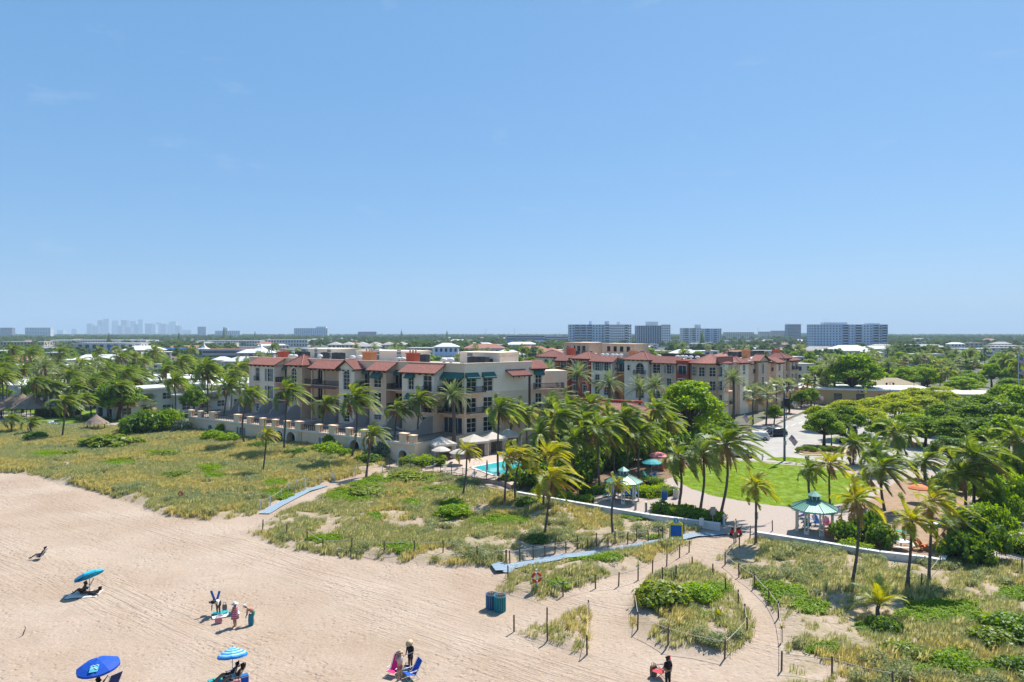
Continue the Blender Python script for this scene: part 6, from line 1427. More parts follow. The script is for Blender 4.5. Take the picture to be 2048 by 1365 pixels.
for px, py, m, lab, rz in ((1607, 1036, DBLUE, 'navy chair at the back left of the right gazebo', -.6), (1613, 1058, TEAL, 'turquoise chair at the front of the right gazebo', .9), (1632, 1051, BLUE, 'blue chair in the middle of the right gazebo', -1.4), (1652, 1055, MAGE, 'magenta chair in the right gazebo', -1.8), (1657, 1072, ORNG, 'orange chair at the front right of the right gazebo', 2.6),
                           (1216, 992, TEAL, 'dark teal chair at the left post of the left gazebo', -.3), (1228, 997, DBLUE, 'navy chair in the left gazebo', -.7), (1252, 995, BLUE, 'blue chair in the middle of the left gazebo', -1.4), (1266, 996, BLUE, 'blue chair at the right of the left gazebo', -1.9),
                           (1841, 1100, ORNG, 'orange wooden chair on the garden sand', .2), (1871, 1100, YELL, 'yellow wooden chair under the green parasol', 2.9), (1291, 958, GREN, 'green chair under the teal parasol', -.5), (1308, 958, BLUE, 'light blue chair under the teal parasol', 2.2), (1325, 942, ORNG, 'red orange chair under the pink parasol', 2.4)):
    adirondack(G(px, py, .03), rz, m, lab, s=1.12)
def round_table(p, m, label, r=.65, h=.74, bench=False):
    o = thing('garden_table', label, 'table', p); MB().lathe([(r, h), (r, h + .05)], 20).build('table_top', m, o); MB().lathe([(.25, 0), (.06, .06), (.05, h)], 10).build('pedestal', M_steel, o)
    if bench:
        for k in range(3):
            t = 2.1 * k; mb = MB(); n = 6
            for i in range(n):
                a, b = t - .6 + 1.2 * i / n, t - .6 + 1.2 * (i + 1) / n; q = lambda rr_, aa, z: (rr_ * math.cos(aa), rr_ * math.sin(aa), z)
                mb.add([q(r + .25, a, .44), q(r + .6, a, .44), q(r + .6, b, .44), q(r + .25, b, .44), q(r + .25, a, .48), q(r + .6, a, .48), q(r + .6, b, .48), q(r + .25, b, .48)], [(3, 2, 1, 0), (4, 5, 6, 7), (1, 2, 6, 5), (0, 4, 7, 3)])
            mb.tube(((r) * math.cos(t) * .3, r * math.sin(t) * .3, .3), ((r + .4) * math.cos(t), (r + .4) * math.sin(t), .43), .03, n=5); mb.build('bench', m, o)
    return o
round_table(G(1184, 972, .03), PINK, 'round pink picnic table left of the gazebo', .8, .72, True); round_table(G(1284, 974, .03), REDC, 'low red round table behind the gazebo', .5, .45)
round_table(G(1802, 1098, .03), M_white, 'round white table in the garden', .75, .74, True); round_table(G(1808, 1078, .03), GREN, 'round green table behind the white garden table', .7, .74, True)
round_table(G(1640, 1062, .03), M_white, 'small white table between the chairs of the right gazebo', .35, .45); round_table(G(1240, 1002, .03), M_white, 'small white table in the left gazebo', .4, .45)

# ---- gazebos
def gazebo(px, py, label, R_=2.1, rz=0.2):
    o = thing('gazebo', label, 'gazebo', G(px, py, .006), rz, 'green roofed gazebos'); n = 8; h = 2.5
    MB().lathe([(R_ + .15, 0), (R_ + .15, .03)], 8, (0, 0, 0), a0=math.pi / 8).build('floor', M_pave, o)
    for k in range(n):
        t = 2 * math.pi * (k + .5) / n; x, y = (R_ - .25) * math.cos(t), (R_ - .25) * math.sin(t); tn = Vector((-math.sin(t), math.cos(t), 0)); mb = MB()
        for sg in (-1, 1): mb.cbox((x + tn.x * .17 * sg, y + tn.y * .17 * sg, h / 2), .11, .11, h, t)
        mb.cbox((x, y, .18), .5, .2, .36, t + math.pi / 2); mb.cbox((x, y, h - .12), .5, .14, .16, t + math.pi / 2)
        for zz in (.9, 1.5, 2.1): mb.cbox((x, y, zz), .26, .07, .06, t + math.pi / 2)
        mb.build('post', M_gpost, o)
    A = [2 * math.pi * (k + .5) / n for k in range(n)]; Ro, Ri, z0, z1 = R_ + .32, .55, h, h + .85
    for k in range(n):
        a, b = A[k], A[(k + 1) % n]; P_ = lambda r, t, z: Vector((r * math.cos(t), r * math.sin(t), z)); mb = MB(); sb = MB()
        mb.quad(P_(Ro, a, z0), P_(Ro, b, z0), P_(Ri, b, z1), P_(Ri, a, z1)); mb.quad(P_(Ro, b, z0), P_(Ro, a, z0), P_(Ro, a, z0 - .16), P_(Ro, b, z0 - .16)); mb.quad(P_(Ro, a, z0 - .16), P_(Ro - .3, a, z0 - .16), P_(Ro - .3, b, z0 - .16), P_(Ro, b, z0 - .16))
        pn = mb.build('roof_panel', M_ggreen, o); sb.tube(P_(Ro, a, z0 + .02), P_(Ri, a, z1 + .02), .035, n=5)
        for f in (.2, .4, .6, .8):
            e = P_(Ro, a, z0).lerp(P_(Ro, b, z0), f); g = P_(Ri, a, z1).lerp(P_(Ri, b, z1), f); sb.tube(e + Vector((0, 0, .015)), g + Vector((0, 0, .015)), .014, n=4)
        sb.build('seam', M_gseam, pn)
    mb = MB(); mb.lathe([(Ri - .04, z1 - .1), (Ri - .04, z1 + .42)], 8, a0=math.pi / 8); cu = mb.build('cupola', M_gseam, o)
    mb = MB()
    for k in range(n): mb.cbox(((Ri - .02) * math.cos(A[k]), (Ri - .02) * math.sin(A[k]), z1 + .2), .07, .07, .46, A[k])
    mb.build('louvre_post', M_gpost, cu)
    mb = MB(); mb.lathe([(Ri + .2, z1 + .42), (Ri + .18, z1 + .46), (.03, z1 + .92), (.01, z1 + 1.02)], 8, a0=math.pi / 8); mb.build('cupola_roof', M_ggreen, o)
    return o
gazebo(1247, 1002, 'left gazebo with pale green metal roof behind the white wall'); gazebo(1629, 1063, 'right gazebo with pale green metal roof and colourful chairs', 2.1, .35)

# ---- bins, bollards, signs
def slat_bin(p, m, label, r=.36, h=1.05, liner=M_black, group='bins'):
    o = thing('litter_bin', label, 'bin', p, 0, group); n = 20
    for k in range(n):
        t = 2 * math.pi * k / n; MB().cbox((r * math.cos(t), r * math.sin(t), h / 2), .022, .078, h, t).build('slat', m, o)
    MB().lathe([(r - .03, .04), (r - .03, h - .08)], 20).build('liner', liner, o)
    mb = MB(); mb.path([((r + .01) * math.cos(2 * math.pi * k / 20), (r + .01) * math.sin(2 * math.pi * k / 20), h) for k in range(21)], .03, 5); mb.build('rim', m, o); return o
slat_bin(GT(983, 1217), col('bin_blue', (.05, .17, .33)), 'blue slatted bin on the sand, left of the pair', .43, 1.1); slat_bin(GT(1000, 1222), col('bin_teal', (.02, .27, .30)), 'teal slatted bin on the sand, right of the pair', .44, 1.15)
slat_bin(G(1329, 999), BLUE, 'bright blue bin beside the gazebo hedge', .36, 1.0); slat_bin(G(1352, 997), M_trim, 'white slatted bin beside the bright blue bin', .34, 1.05)
slat_bin(G(1471, 866, .13), BLUE, 'blue bin on the pavement left of the white car', .4, 1.0)
for x, y, lab in ((1271, 1020, 'stone bollard in front of the left gazebo post'), (1292, 1024, 'stone bollard right of the left gazebo'), (1448, 1052, 'white bollard at the hedge end by the entrance'), (1525, 921, 'small white bollard on the lawn footpath'), (1345, 990, 'stone bollard by the bins')):
    o = thing('bollard', lab, 'bollard', G(x, y)); MB().lathe([(.14, 0), (.14, 1.0), (.11, 1.05)], 12).build('shaft', M_wallw if 'white' in lab else M_steel, o); MB().lathe([(.16, 1.05), (.16, 1.13), (.05, 1.2)], 12).build('cap', M_trim, o)
def signpost(p, rz, w_, h, z, m, label, posts=1, pm=M_steel, extra=None, name='sign'):
    o = thing(name, label, 'sign', p, rz)
    for k in range(posts): x = 0 if posts == 1 else (-w_ / 2 + w_ * k); MB().box(x - .04, x + .04, .03, .1, -.2, z + h * .9).build('post', pm, o)
    MB().box(-w_ / 2, w_ / 2, -.02, .028, z, z + h).build('panel', m, o); return o
# blue and yellow beach sign with round emblem
p = GT(1352, 1083); o = thing('beach_sign', 'yellow framed blue information sign with round emblem beside the mat', 'sign', p, -.15); SY, SB = col('sign_yellow', (.62, .55, .04)), col('sign_blue', (.01, .11, .42))
mb = MB(); mb.box(-.68, -.54, -.04, .06, -.2, 1.75); mb.box(.54, .68, -.04, .06, -.2, 1.75); mb.box(-.54, .54, -.04, .06, .38, .52); mb.box(-.54, .54, -.04, .06, 1.62, 1.75); mb.build('frame', SY, o)
MB().box(-.54, .54, -.02, .02, .521, 1.619).build('panel', SB, o)
hd = [(-.56, 1.751), (.56, 1.751), (.56, 1.88), (.42, 1.90), (.36, 2.02), (-.36, 2.02), (-.42, 1.90), (-.56, 1.88)]; mb = MB(); mb.add([(x, -.04, z) for x, z in hd] + [(x, .06, z) for x, z in hd], [tuple(range(8)), tuple(reversed(range(8, 16)))] + [(k, k + 8, (k + 1) % 8 + 8, (k + 1) % 8) for k in range(8)]); mb.build('crest', SY, o)
def disc(r, y, x, z, m, nm, par, n=20): mb = MB(); mb.add([(x + r * math.cos(2 * math.pi * k / n), y, z + r * math.sin(2 * math.pi * k / n)) for k in range(n)], [tuple(range(n))]); return mb.build(nm, m, par)
e = disc(.30, -.075, 0, 2.08, M_white, 'emblem', o); disc(.26, -.082, 0, 2.08, col('emblem_blue', (.02, .25, .42)), 'field', e)
mb = MB(); mb.path([(.04, -.09, 1.90), (-.04, -.09, 2.0), (.05, -.09, 2.1), (0, -.09, 2.2), (-.07, -.09, 2.24)], [.02, .05, .055, .04, .02], 6); mb.build('figure', M_white, e)
signpost(G(1426, 1055), .1, .55, .85, 1.35, M_steel, 'grey parking style sign on a thin post behind the wall end', name='street_sign'); signpost(G(1403, 1062), .2, .5, .8, .55, M_white, 'small white notice in front of the white wall end', name='notice_sign')
o = signpost(G(1513, 1064), .3, .42, .8, 1.3, M_trim, 'pale notice with red edge beside the young palm', name='notice_sign'); MB().box(-.21, -.12, -.026, -.021, 1.3, 2.1).build('stripe', col('sign_red', (.45, .06, .04)), o)
# framed board at the entrance, with red equipment behind it
p = G(1468, 1092); q = G(1480, 1068); an = faceto(p, q); o = thing('notice_board', 'white beach rules board between two posts at the entrance', 'sign', p, an); Ln = (q - p).length
for x in (0, min(Ln, 1.3)): MB().box(x - .05, x + .05, -.05, .05, -.2, 2.35).build('post', M_woodp, o)
Ln = min(Ln, 1.3); MB().box(.05, Ln - .05, -.03, .03, 1.2, 2.15).build('panel', M_white, o); mb = MB()
for k in range(4): mb.box(.3, Ln - .3, .031, .034, 1.9 - .16 * k, 1.95 - .16 * k); mb.box(.3, Ln - .3, -.034, -.031, 1.9 - .16 * k, 1.95 - .16 * k)
mb.build('lettering', M_black, o); MB().box(-.05, Ln + .05, -.06, .06, 2.151, 2.25).build('top_rail', M_woodp, o)
p = G(1472, 1073); o = thing('hand_cart', 'red and black beach cart parked at the entrance board', 'cart', p, .6)
MB().box(-.5, .5, -.3, .3, .35, .7).build('tub', REDC, o); MB().box(-.42, .42, -.25, .25, .701, .95).build('bundle', M_black, o); MB().path([(.5, 0, .5), (.9, 0, .9), (1.0, 0, 1.0)], .025, 5).build('handle', M_black, o)
for x in (-.35, .35):
    for y in (-.33, .33): mb = MB(); mb.tube((x, y - .05, .2), (x, y + .05, .2), .2, n=12); mb.build('wheel', M_black, o)
# life ring on its post
p = GT(1073, 1178); o = thing('life_ring', 'red and white life ring hanging on a white post in the dune', 'life ring', p, 0.1); MB().box(-.07, .07, .0, .12, -.3, 1.55).build('post', M_white, o); mb = MB()
n = 24
for k in range(n):
    t0, t1 = 2 * math.pi * k / n, 2 * math.pi * (k + 1) / n; P_ = lambda t: (.34 * math.cos(t), -.09, .95 + .34 * math.sin(t)); mb.path([P_(t0), P_(t1)], .10, 8, 1 if k % 6 == 0 else 0, caps=False)
mb.build('ring', [col('ring_red', (.50, .06, .03)), M_white], o, True)
p = GT(362, 1000); o = thing('life_ring', 'small red life ring on a post at the left dune edge', 'life ring', p, .1); MB().box(-.05, .05, 0, .1, -.2, 1.1).build('post', M_post, o); mb = MB(); mb.path([(.26 * math.cos(2 * math.pi * k / 16), -.06, .75 + .26 * math.sin(2 * math.pi * k / 16)) for k in range(17)], .07, 6); mb.build('ring', MATS['paint_ring_red'], o, True)
p = GT(44, 1272); mb = MB(); mb.path([(0, 0, -.1), (.1, .05, .25), (.22, .02, .5), (.2, 0, .7)], [.04, .035, .025, .015], 6); tag(mb.build('driftwood', M_post), 'bent piece of driftwood sticking out of the sand', 'driftwood').location = p

# ---- street: lamps, flags, signs, cars
FR, FW, FB = col('flag_red', (.42, .03, .04)), col('flag_white', (.72, .70, .70)), col('flag_blue', (.02, .03, .16))
def flag_mesh(w_, h):
    mb = MB(); nc = 14; P_ = lambda i, j: Vector((w_ * i / nc, .10 * w_ * math.sin(i * .75) * (i / nc), -h * j / 13 - .22 * w_ * (i / nc) ** 1.4))
    for i in range(nc):
        for j in range(13): mb.quad(P_(i, j), P_(i + 1, j), P_(i + 1, j + 1), P_(i, j + 1), 2 if (i < 6 and j < 7) else j % 2)
    for r in range(5):
        for c in range(6):
            q = P_(c * .95 + .35, r * 1.3 + .7); q = q + Vector((0, -.012, 0)); s = .018 * w_; mb.quad(q + Vector((-s, 0, -s)), q + Vector((s, 0, -s)), q + Vector((s, 0, s)), q + Vector((-s, 0, s)), 1)
            q = q + Vector((0, .024, 0)); mb.quad(q + Vector((-s, 0, -s)), q + Vector((-s, 0, s)), q + Vector((s, 0, s)), q + Vector((s, 0, -s)), 1)
    return mb.mesh('flag', [FR, FW, FB])
FL = flag_mesh(1.5, .9); FLL = flag_mesh(2.6, 1.6)
def flagstaff(p, hgt, label, ang=0.5, slant=True, big=False, rz=0.0, attach=None):
    o = thing('flag', label, 'flag', p, rz, 'national flags')
    b = Vector((0, 0, hgt)); e = b + (Vector((.9, 0, 1.1)) if slant else Vector((0, 0, 1.0)))
    MB().tube(b, e, .02, n=5).build('staff', M_white, o); f = obj('cloth', FLL if big else FL, o, e); f.rotation_euler = (0, R(38) if slant else 0, 0); return o
def lamp(p, h, label, arms=True, banner=False, rz=0.0):
    o = thing('street_lamp', label, 'street lamp', p, rz, 'dark street lamps'); MB().path([(0, 0, 0), (0, 0, .5), (0, 0, .55), (0, 0, h)], [.14, .14, .07, .05], 8).build('pole', M_black, o)
    for sg in ((-1, 1) if arms else (1,)):
        mb = MB(); mb.path([(0, 0, h - .5), (sg * .5, 0, h - .15), (sg * .95, 0, h - .1), (sg * 1.0, 0, h - .3)], .03, 5); mb.build('arm', M_black, o)
        MB().lathe([(.05, 0), (.22, -.06), (.25, -.18), (.20, -.5), (.06, -.62)], 10, (sg * 1.0, 0, h - .28)).build('lantern', M_black, o, True)
    if banner:
        q = MB().box(.1, .75, -.02, .02, h - 2.6, h - 1.1).build('banner', FB, o); mb = MB(); mb.box(.16, .69, -.028, -.021, h - 2.4, h - 2.15); mb.box(.25, .6, -.028, -.021, h - 1.9, h - 1.5); mb.build('print', FR, q)
lamp(G(1573, 838), 9.0, 'dark street lamp with banner before the hotel street front', True, True, .6); lamp(G(1629, 812), 9.5, 'dark street lamp with banner near the far hotel end', True, True, .6); lamp(G(1716, 830), 6.5, 'dark single street lamp in the car park trees', False, False); lamp(G(1780, 830), 8.5, 'dark twin lamp above the lime trees', True, False, .2); lamp(G(1828, 812), 8.0, 'dark twin lamp furthest up the street', True, False, .2); lamp(G(1663, 893), 6.0, 'dark lamp on the traffic island', False)
p = G(1569, 922); o = thing('light_pole', 'tall grey steel pole on the grass verge by the car park', 'pole', p); MB().path([(0, 0, 0), (0, 0, 11.2)], [.19, .13], 10).build('pole', mat('pole_grey', (.10, .12, .14), .6, .1, 3), o); MB().box(-.2, .2, -.28, -.18, 2.6, 3.3).build('cabinet', M_steel, o); MB().box(.12, .3, -.12, .12, 4.8, 5.1).build('cabinet', M_steel, o); MB().lathe([(.16, 11.2), (.2, 11.3), (.2, 11.6), (.05, 11.7)], 8).build('cap', M_steel, o)
mb = MB(); mb.cbox((.35, 0, 9.6), .9, .5, 1.3, .4); mb.build('loudspeaker', M_black, o)
flagstaff(G(1569, 922) + Vector((.25, -.1, 0)), 3.2, 'flag hanging from the tall grey pole', slant=True); flagstaff(G(1481, 868, .1), 3.0, 'flag in front of the hotel corner'); flagstaff(G(1674, 808, 0), 3.6, 'flag beside the tall date palm', big=True); flagstaff(G(1635, 818), 3.0, 'small flag by the far street banner'); flagstaff(G(1580, 838), 3.2, 'small flag under the near street banner')
p = AT(2037, 165); o = thing('flagpole', 'tall white flagpole with two flags at the right edge', 'flagpole', p); MB().path([(0, 0, 0), (0, 0, ZAT(705, 165))], [.14, .07], 8).build('pole', M_white, o); f = obj('flag', FLL, o, (0.05, 0, ZAT(712, 165))); f.rotation_euler = (0, R(15), 0); f = obj('flag', FLL, o, (0.05, 0, ZAT(738, 165))); f.scale = (.5, .5, .8)
def diamond_sign(p, label, h=3.2):
    o = thing('crossing_sign', label, 'sign', p, .2, 'yellow crossing signs'); MB().box(-.04, .04, 0, .08, 0, h + .3).build('post', M_steel, o); mb = MB(); s = .55; mb.add([(-s, -.03, h), (0, -.03, h - s), (s, -.03, h), (0, -.03, h + s), (-s, -.005, h), (0, -.005, h - s), (s, -.005, h), (0, -.005, h + s)], [(0, 1, 2, 3), (7, 6, 5, 4), (0, 4, 5, 1), (1, 5, 6, 2), (2, 6, 7, 3), (3, 7, 4, 0)]); mb.build('panel', col('sign_lime', (.55, .62, .02)), o); MB().box(-.3, .3, -.03, -.004, h - 1.15, h - .7).build('plate', MATS['paint_sign_lime'], o)
diamond_sign(G(1502, 866, .1), 'yellow diamond sign by the white car', 3.0); diamond_sign(G(1376, 900), 'yellow diamond sign below the big round tree', 2.4); diamond_sign(G(1406, 893), 'second yellow diamond sign below the big round tree', 2.6); diamond_sign(G(1731, 815), 'yellow diamond sign above the lime trees', 5.2)
signpost(G(1546, 876), .5, .7, .55, 2.0, M_white, 'white street sign beside the black car', name='street_sign')
o = thing('planter_wall', 'pink stone planter at the hotel street corner', 'planter', G(1484, 864, .1), .5); MB().box(-2.2, 2.2, -.6, .6, 0, 1.0).build('wall', mat('coral_stone', (.45, .30, .22), .95, .3, 2.5, .5, 5), o); MB().box(-2.0, 2.0, -.45, .45, 1.001, 1.08).build('soil', M_mulch, o)
M_tyre = mat('tyre', (.012, .012, .012), .9, .1, 5); M_rim = mat('wheel_rim', (.25, .25, .26), .35, .1, 5, metal=.8); M_cglass = glassmat('car_glass', (.010, .012, .016), .04)
M_lampr = mat('tail_lamp', (.30, .01, .01), .3, .05, 3); M_lampw = mat('head_lamp', (.6, .62, .65), .2, .05, 3)
def car(p, rz, m, label, Ln=4.75, W=1.86, H=1.70, group='cars in the car park', suv=True):
    o = thing('parked_car', label, 'car', p, rz, group); h = Ln / 2; hw = W / 2
    def loft(st, mb):
        rings = []
        for (x, wb, wt, zb, zt) in st: rings.append([(x, -wb, zb), (x, -wb * 1.0, zb + (zt - zb) * .55), (x, -wt, zt), (x, wt, zt), (x, wb, zb + (zt - zb) * .55), (x, wb, zb)])
        V_ = [v for r in rings for v in r]; F = []
        for i in range(len(rings) - 1):
            for k in range(6): a = i * 6 + k; b = i * 6 + (k + 1) % 6; F.append((a, b, b + 6, a + 6))
        F += [tuple(range(6)), tuple(reversed(range(len(V_) - 6, len(V_))))]; mb.add(V_, F)
    mb = MB(); loft([(-h, hw * .86, hw * .78, .42, .85), (-h + .12, hw * .97, hw * .88, .30, 1.02), (-h * .55, hw, hw * .94, .26, 1.06), (0, hw, hw * .95, .26, 1.03), (h * .42, hw, hw * .93, .26, 1.0), (h * .82, hw * .96, hw * .82, .30, .88), (h - .06, hw * .84, hw * .7, .36, .70), (h, hw * .74, hw * .6, .42, .62)], mb)
    b = mb.build('body', m, o, True)
    r0 = -h + .18 if suv else -h + .75
    cab = [(r0, hw * .86, hw * .80, 1.0, 1.05), (r0 + .28, hw * .90, hw * .70, 1.0, H - .08), (r0 + .7, hw * .92, hw * .72, 1.0, H), (.25, hw * .92, hw * .72, 1.0, H - .02), (.62, hw * .91, hw * .70, 1.0, H - .16), (h * .62, hw * .88, hw * .82, .98, 1.02)]
    mb = MB(); loft(cab, mb); mb.build('cabin', m, o, True)
    gb = MB()
    for sg in (-1, 1):
        y0, y1 = sg * (hw * .935), sg * (hw * .79)
        for (xa, xb, xc, xd) in ((r0 + .32, -.42, -.42, r0 + .42), (-.36, .42, .30, -.36), (.48, h * .50, .66, .40)): gb.quad((xa, y0, 1.10), (xb, y0, 1.10), (xc, y1, H - .18), (xd, y1, H - .18))
    gb.quad((h * .60, -hw * .78, 1.05), (h * .60, hw * .78, 1.05), (.70, hw * .66, H - .14), (.70, -hw * .66, H - .14)); gb.quad((r0 - .01, -hw * .7, 1.10), (r0 - .01, hw * .7, 1.10), (r0 + .22, hw * .62, H - .16), (r0 + .22, -hw * .62, H - .16)); gb.build('window', M_cglass, o)
    for x in (-h * .60, h * .62):
        for sg in (-1, 1):
            mb = MB(); mb.tube((x, sg * (hw - .18), .35), (x, sg * (hw + .02), .35), .35, n=16); wv = mb.build('wheel', M_tyre, o); mb = MB(); mb.tube((x, sg * (hw + .021), .35), (x, sg * (hw + .035), .35), .22, n=10); mb.build('rim', M_rim, wv)
    for sg in (-1, 1):
        MB().cbox((h - .10, sg * hw * .62, .74), .1, .34, .12).build('headlight', M_lampw, o); MB().cbox((-h + .06, sg * hw * .72, .88), .1, .26, .2).build('tail_light', M_lampr, o); MB().cbox((.55, sg * (hw + .1), 1.12), .14, .2, .13).build('mirror', m, o)
    mb = MB(); mb.box(-h + .05, h - .1, -hw * .9, hw * .9, .2, .3); mb.build('sill', M_tyre, o); return o
CW, CK, CS, CB = mat('car_white', (.60, .60, .60), .25, .02, 2, spec=.5), mat('car_black', (.012, .013, .016), .22, .02, 2, spec=.5), mat('car_silver', (.42, .44, .46), .3, .02, 2, metal=.5), mat('car_blue', (.03, .07, .16), .25, .02, 2, spec=.5)
car(G(1512, 880), math.pi - .08, CW, 'white estate car leaving the car park', 4.9); car(G(1550, 873), math.pi + .2, CK, 'black estate car behind the white one')
car(G(1478, 914), 2.7, CW, 'white car half hidden by the palms left of the footpath', 4.5, 1.8, 1.5, suv=False)
rr = random.Random(4)
for i, (x, y, m, lab) in enumerate(((1672, 866, CK, 'dark car under the first car park tree'), (1705, 868, CB, 'blue car parked under the trees'), (1735, 880, CS, 'silver car under the car park trees'), (1762, 868, CW, 'white car under the car park trees'), (1690, 884, CK, 'dark car near the traffic island'))): car(G(x, y), UANG + math.pi / 2 + .1, m, lab, suv=i % 2 == 0)
for i, (x, y, m) in enumerate(((1648, 797, CS), (1665, 795, CW), (1684, 792, CS), (1700, 789, CW))): car(G(x, y), UANG + .5, m, ['silver car parked across the street, leftmost', 'white car parked across the street beside the date palm', 'silver car parked across the street under the shade tree', 'white car parked across the street, rightmost'][i])
# terrace loungers
def lounger(p, rz, label, m=M_white, group='loungers', back=0.55):
    o = thing('sun_lounger', label, 'lounger', p, rz, group); MB().box(-.9, .35, -.3, .3, .30, .36).build('bed', m, o); MB().obox((.35, -.3, .30), (.6 * math.cos(back), 0, .6 * math.sin(back)), (0, .6, 0), (-.03, 0, .06)).build('backrest', m, o)
    for x in (-.8, .3):
        for y in (-.27, .27): MB().box(x - .02, x + .02, y - .02, y + .02, 0, .30).build('leg', M_steel, o)
for i, (x, y, m) in enumerate(((690, 862, CB), (762, 858, M_white), (800, 862, M_white), (625, 852, M_unit), (782, 878, DBLUE), (862, 862, M_unit))): lounger(G(x, y, 3.53), .6 + i, ['dark lounger before the arched window terrace', 'white lounger on the tan bay terrace', 'white lounger on the terrace near the podium corner', 'dark lounger on the loggia terrace', 'blue lounger by the terrace railing', 'dark lounger before the corner doors'][i], m, 'terrace loungers')
i = 0
for x, y in ((862, 937), (885, 943), (905, 946), (925, 950), (945, 955), (965, 958), (895, 934), (1000, 958)):
    i += 1; lounger(G(x, y, .6), .4 * (i % 3) + .3, 'low lounger between the pool fence and the water', M_steel if i % 2 else M_canvas, 'pool loungers')
# ---- resort at left: rail fence, huts, loungers, white buildings
bars = [G(x, y) for x, y in ((82, 851), (120, 856), (160, 862), (200, 866))]; o = thing('rail_fence', 'white rail fence between the resort lawn and the dune', 'fence', bars[0])
for a, b in zip(bars[:-1], bars[1:]):
    t = (b - a).normalized(); L_ = (b - a).length; n = int(L_ / 1.5)
    for k in range(n): MB().obox(a - bars[0] + t * 1.5 * k, t * .1, Vector((-t.y, t.x, 0)) * .1, (0, 0, 1.1)).build('post', M_white, o)
    for z in (.95, .1): MB().obox(a - bars[0] + Vector((0, 0, z)), t * L_, Vector((-t.y, t.x, 0)) * .05, (0, 0, .12 if z > .5 else .3)).build('rail', M_white, o)
M_thatch = mat('thatch', (.25, .185, .145), .95, .3, 3, .8, 9)
def hut(p, R_, h, label, ridge=0.0, rz=0.0):
    o = thing('thatched_hut', label, 'hut', p, rz, 'thatched huts'); mb = MB(); rr = random.Random(int(R_ * 10)); n = 26
    for layer in range(6):
        f0 = layer / 6; r1 = R_ * (1 - f0) + .05; r2 = R_ * (1 - f0 - .22) ; z1_ = h + (2.4 * f0) * R_ / 3; z2_ = h + 2.4 * (f0 + .22) * R_ / 3
        for k in range(n):
            a, b = 2 * math.pi * k / n, 2 * math.pi * (k + 1) / n; j = rr.uniform(.92, 1.08); q = lambda r, t, z: ((r * math.cos(t)) + (ridge if math.cos(t) > 0 else -ridge) * 1.0, r * math.sin(t), z)
            mb.quad(q(r1 * j, a, z1_ - .12 * j), q(r1 * j, b, z1_ - .12 * j), q(max(r2, .02), b, z2_), q(max(r2, .02), a, z2_))
    mb.build('thatch', M_thatch, o)
    for k in range(4):
        t = math.pi / 4 + math.pi / 2 * k; MB().tube((R_ * .7 * math.cos(t) + math.copysign(ridge, math.cos(t)), R_ * .7 * math.sin(t), 0), (R_ * .7 * math.cos(t) + math.copysign(ridge, math.cos(t)), R_ * .7 * math.sin(t), h + .4), .09, n=7).build('post', M_post, o)
hut(G(62, 838), 3.6, 2.9, 'largest thatched hut with a peaked roof at far left', .6); hut(G(30, 834), 3.2, 2.7, 'long thatched hut left of the largest', 1.2); hut(G(4, 838), 2.8, 2.5, 'thatched hut cut by the left edge'); hut(G(192, 864), 2.3, 1.9, 'small dark thatched hut by the resort terrace'); hut(G(45, 826), 2.4, 3.2, 'thatched hut behind the largest one')
for i, (x, y) in enumerate(((112, 853), (120, 854), (128, 855), (136, 856), (145, 857), (105, 848), (98, 849))): lounger(G(x, y, .02), 2.2, 'pale lounger on the lawn inside the white rail fence', M_white if i < 4 else M_matl, 'resort loungers')
parasol(G(158, 822), 1.4, 2.5, [M_canvas], 'pale parasol beside the resort hedge', drop=.5); parasol(G(25, 818), 1.5, 2.7, [BLUE, M_white], 'blue and white parasol behind the thatched huts', drop=.5)
# ================================================================== PEOPLE ON THE BEACH
SK1, SK2, SK3 = mat('skin_light', (.42, .25, .17), .6, .06, 4), mat('skin_tan', (.30, .16, .10), .6, .06, 4), mat('skin_dark', (.10, .05, .032), .6, .06, 4)
HBK, HBR = mat('hair_black', (.012, .010, .009), .7, .1, 6), mat('hair_brown', (.06, .035, .02), .7, .1, 6)
CBK, CWH, CPK = mat('cloth_black', (.012, .012, .014), .9, .2, 5), mat('cloth_white', (.70, .68, .65), .9, .05, 5), mat('cloth_pink', (.50, .22, .24), .9, .1, 5)
CTL, CGN, CST = mat('cloth_teal', (.02, .20, .26), .9, .1, 5), mat('cloth_green', (.12, .28, .19), .9, .15, 5), mat('cloth_straw', (.50, .38, .24), .9, .15, 5)
CNV = mat('cloth_navy', (.015, .03, .13), .9, .1, 5); CGR = mat('cloth_grey', (.14, .13, .12), .9, .1, 5)
def stripemat():
    m = bpy.data.materials.new('cloth_striped'); m.use_nodes = True; n = m.node_tree; b = n.nodes['Principled BSDF']; b.inputs['Roughness'].default_value = .9
    tcn = n.nodes.new('ShaderNodeTexCoord'); sp = n.nodes.new('ShaderNodeSeparateXYZ'); mm = n.nodes.new('ShaderNodeMath'); mm.operation = 'MULTIPLY'; mm.inputs[1].default_value = 7.2
    fr = n.nodes.new('ShaderNodeMath'); fr.operation = 'FRACT'; r = n.nodes.new('ShaderNodeValToRGB'); r.color_ramp.interpolation = 'CONSTANT'; e = r.color_ramp.elements
    e[0].color = (.42, .05, .09, 1); e[1].position = .38; e[1].color = (.55, .46, .50, 1); q = e.new(.62); q.color = (.10, .06, .16, 1); q = e.new(.80); q.color = (.45, .12, .14, 1)
    n.links.new(tcn.outputs['Object'], sp.inputs[0]); n.links.new(sp.outputs['Z'], mm.inputs[0]); n.links.new(mm.outputs[0], fr.inputs[0]); n.links.new(fr.outputs[0], r.inputs[0]); n.links.new(r.outputs[0], b.inputs['Base Color']); return m
STRIPE = stripemat()
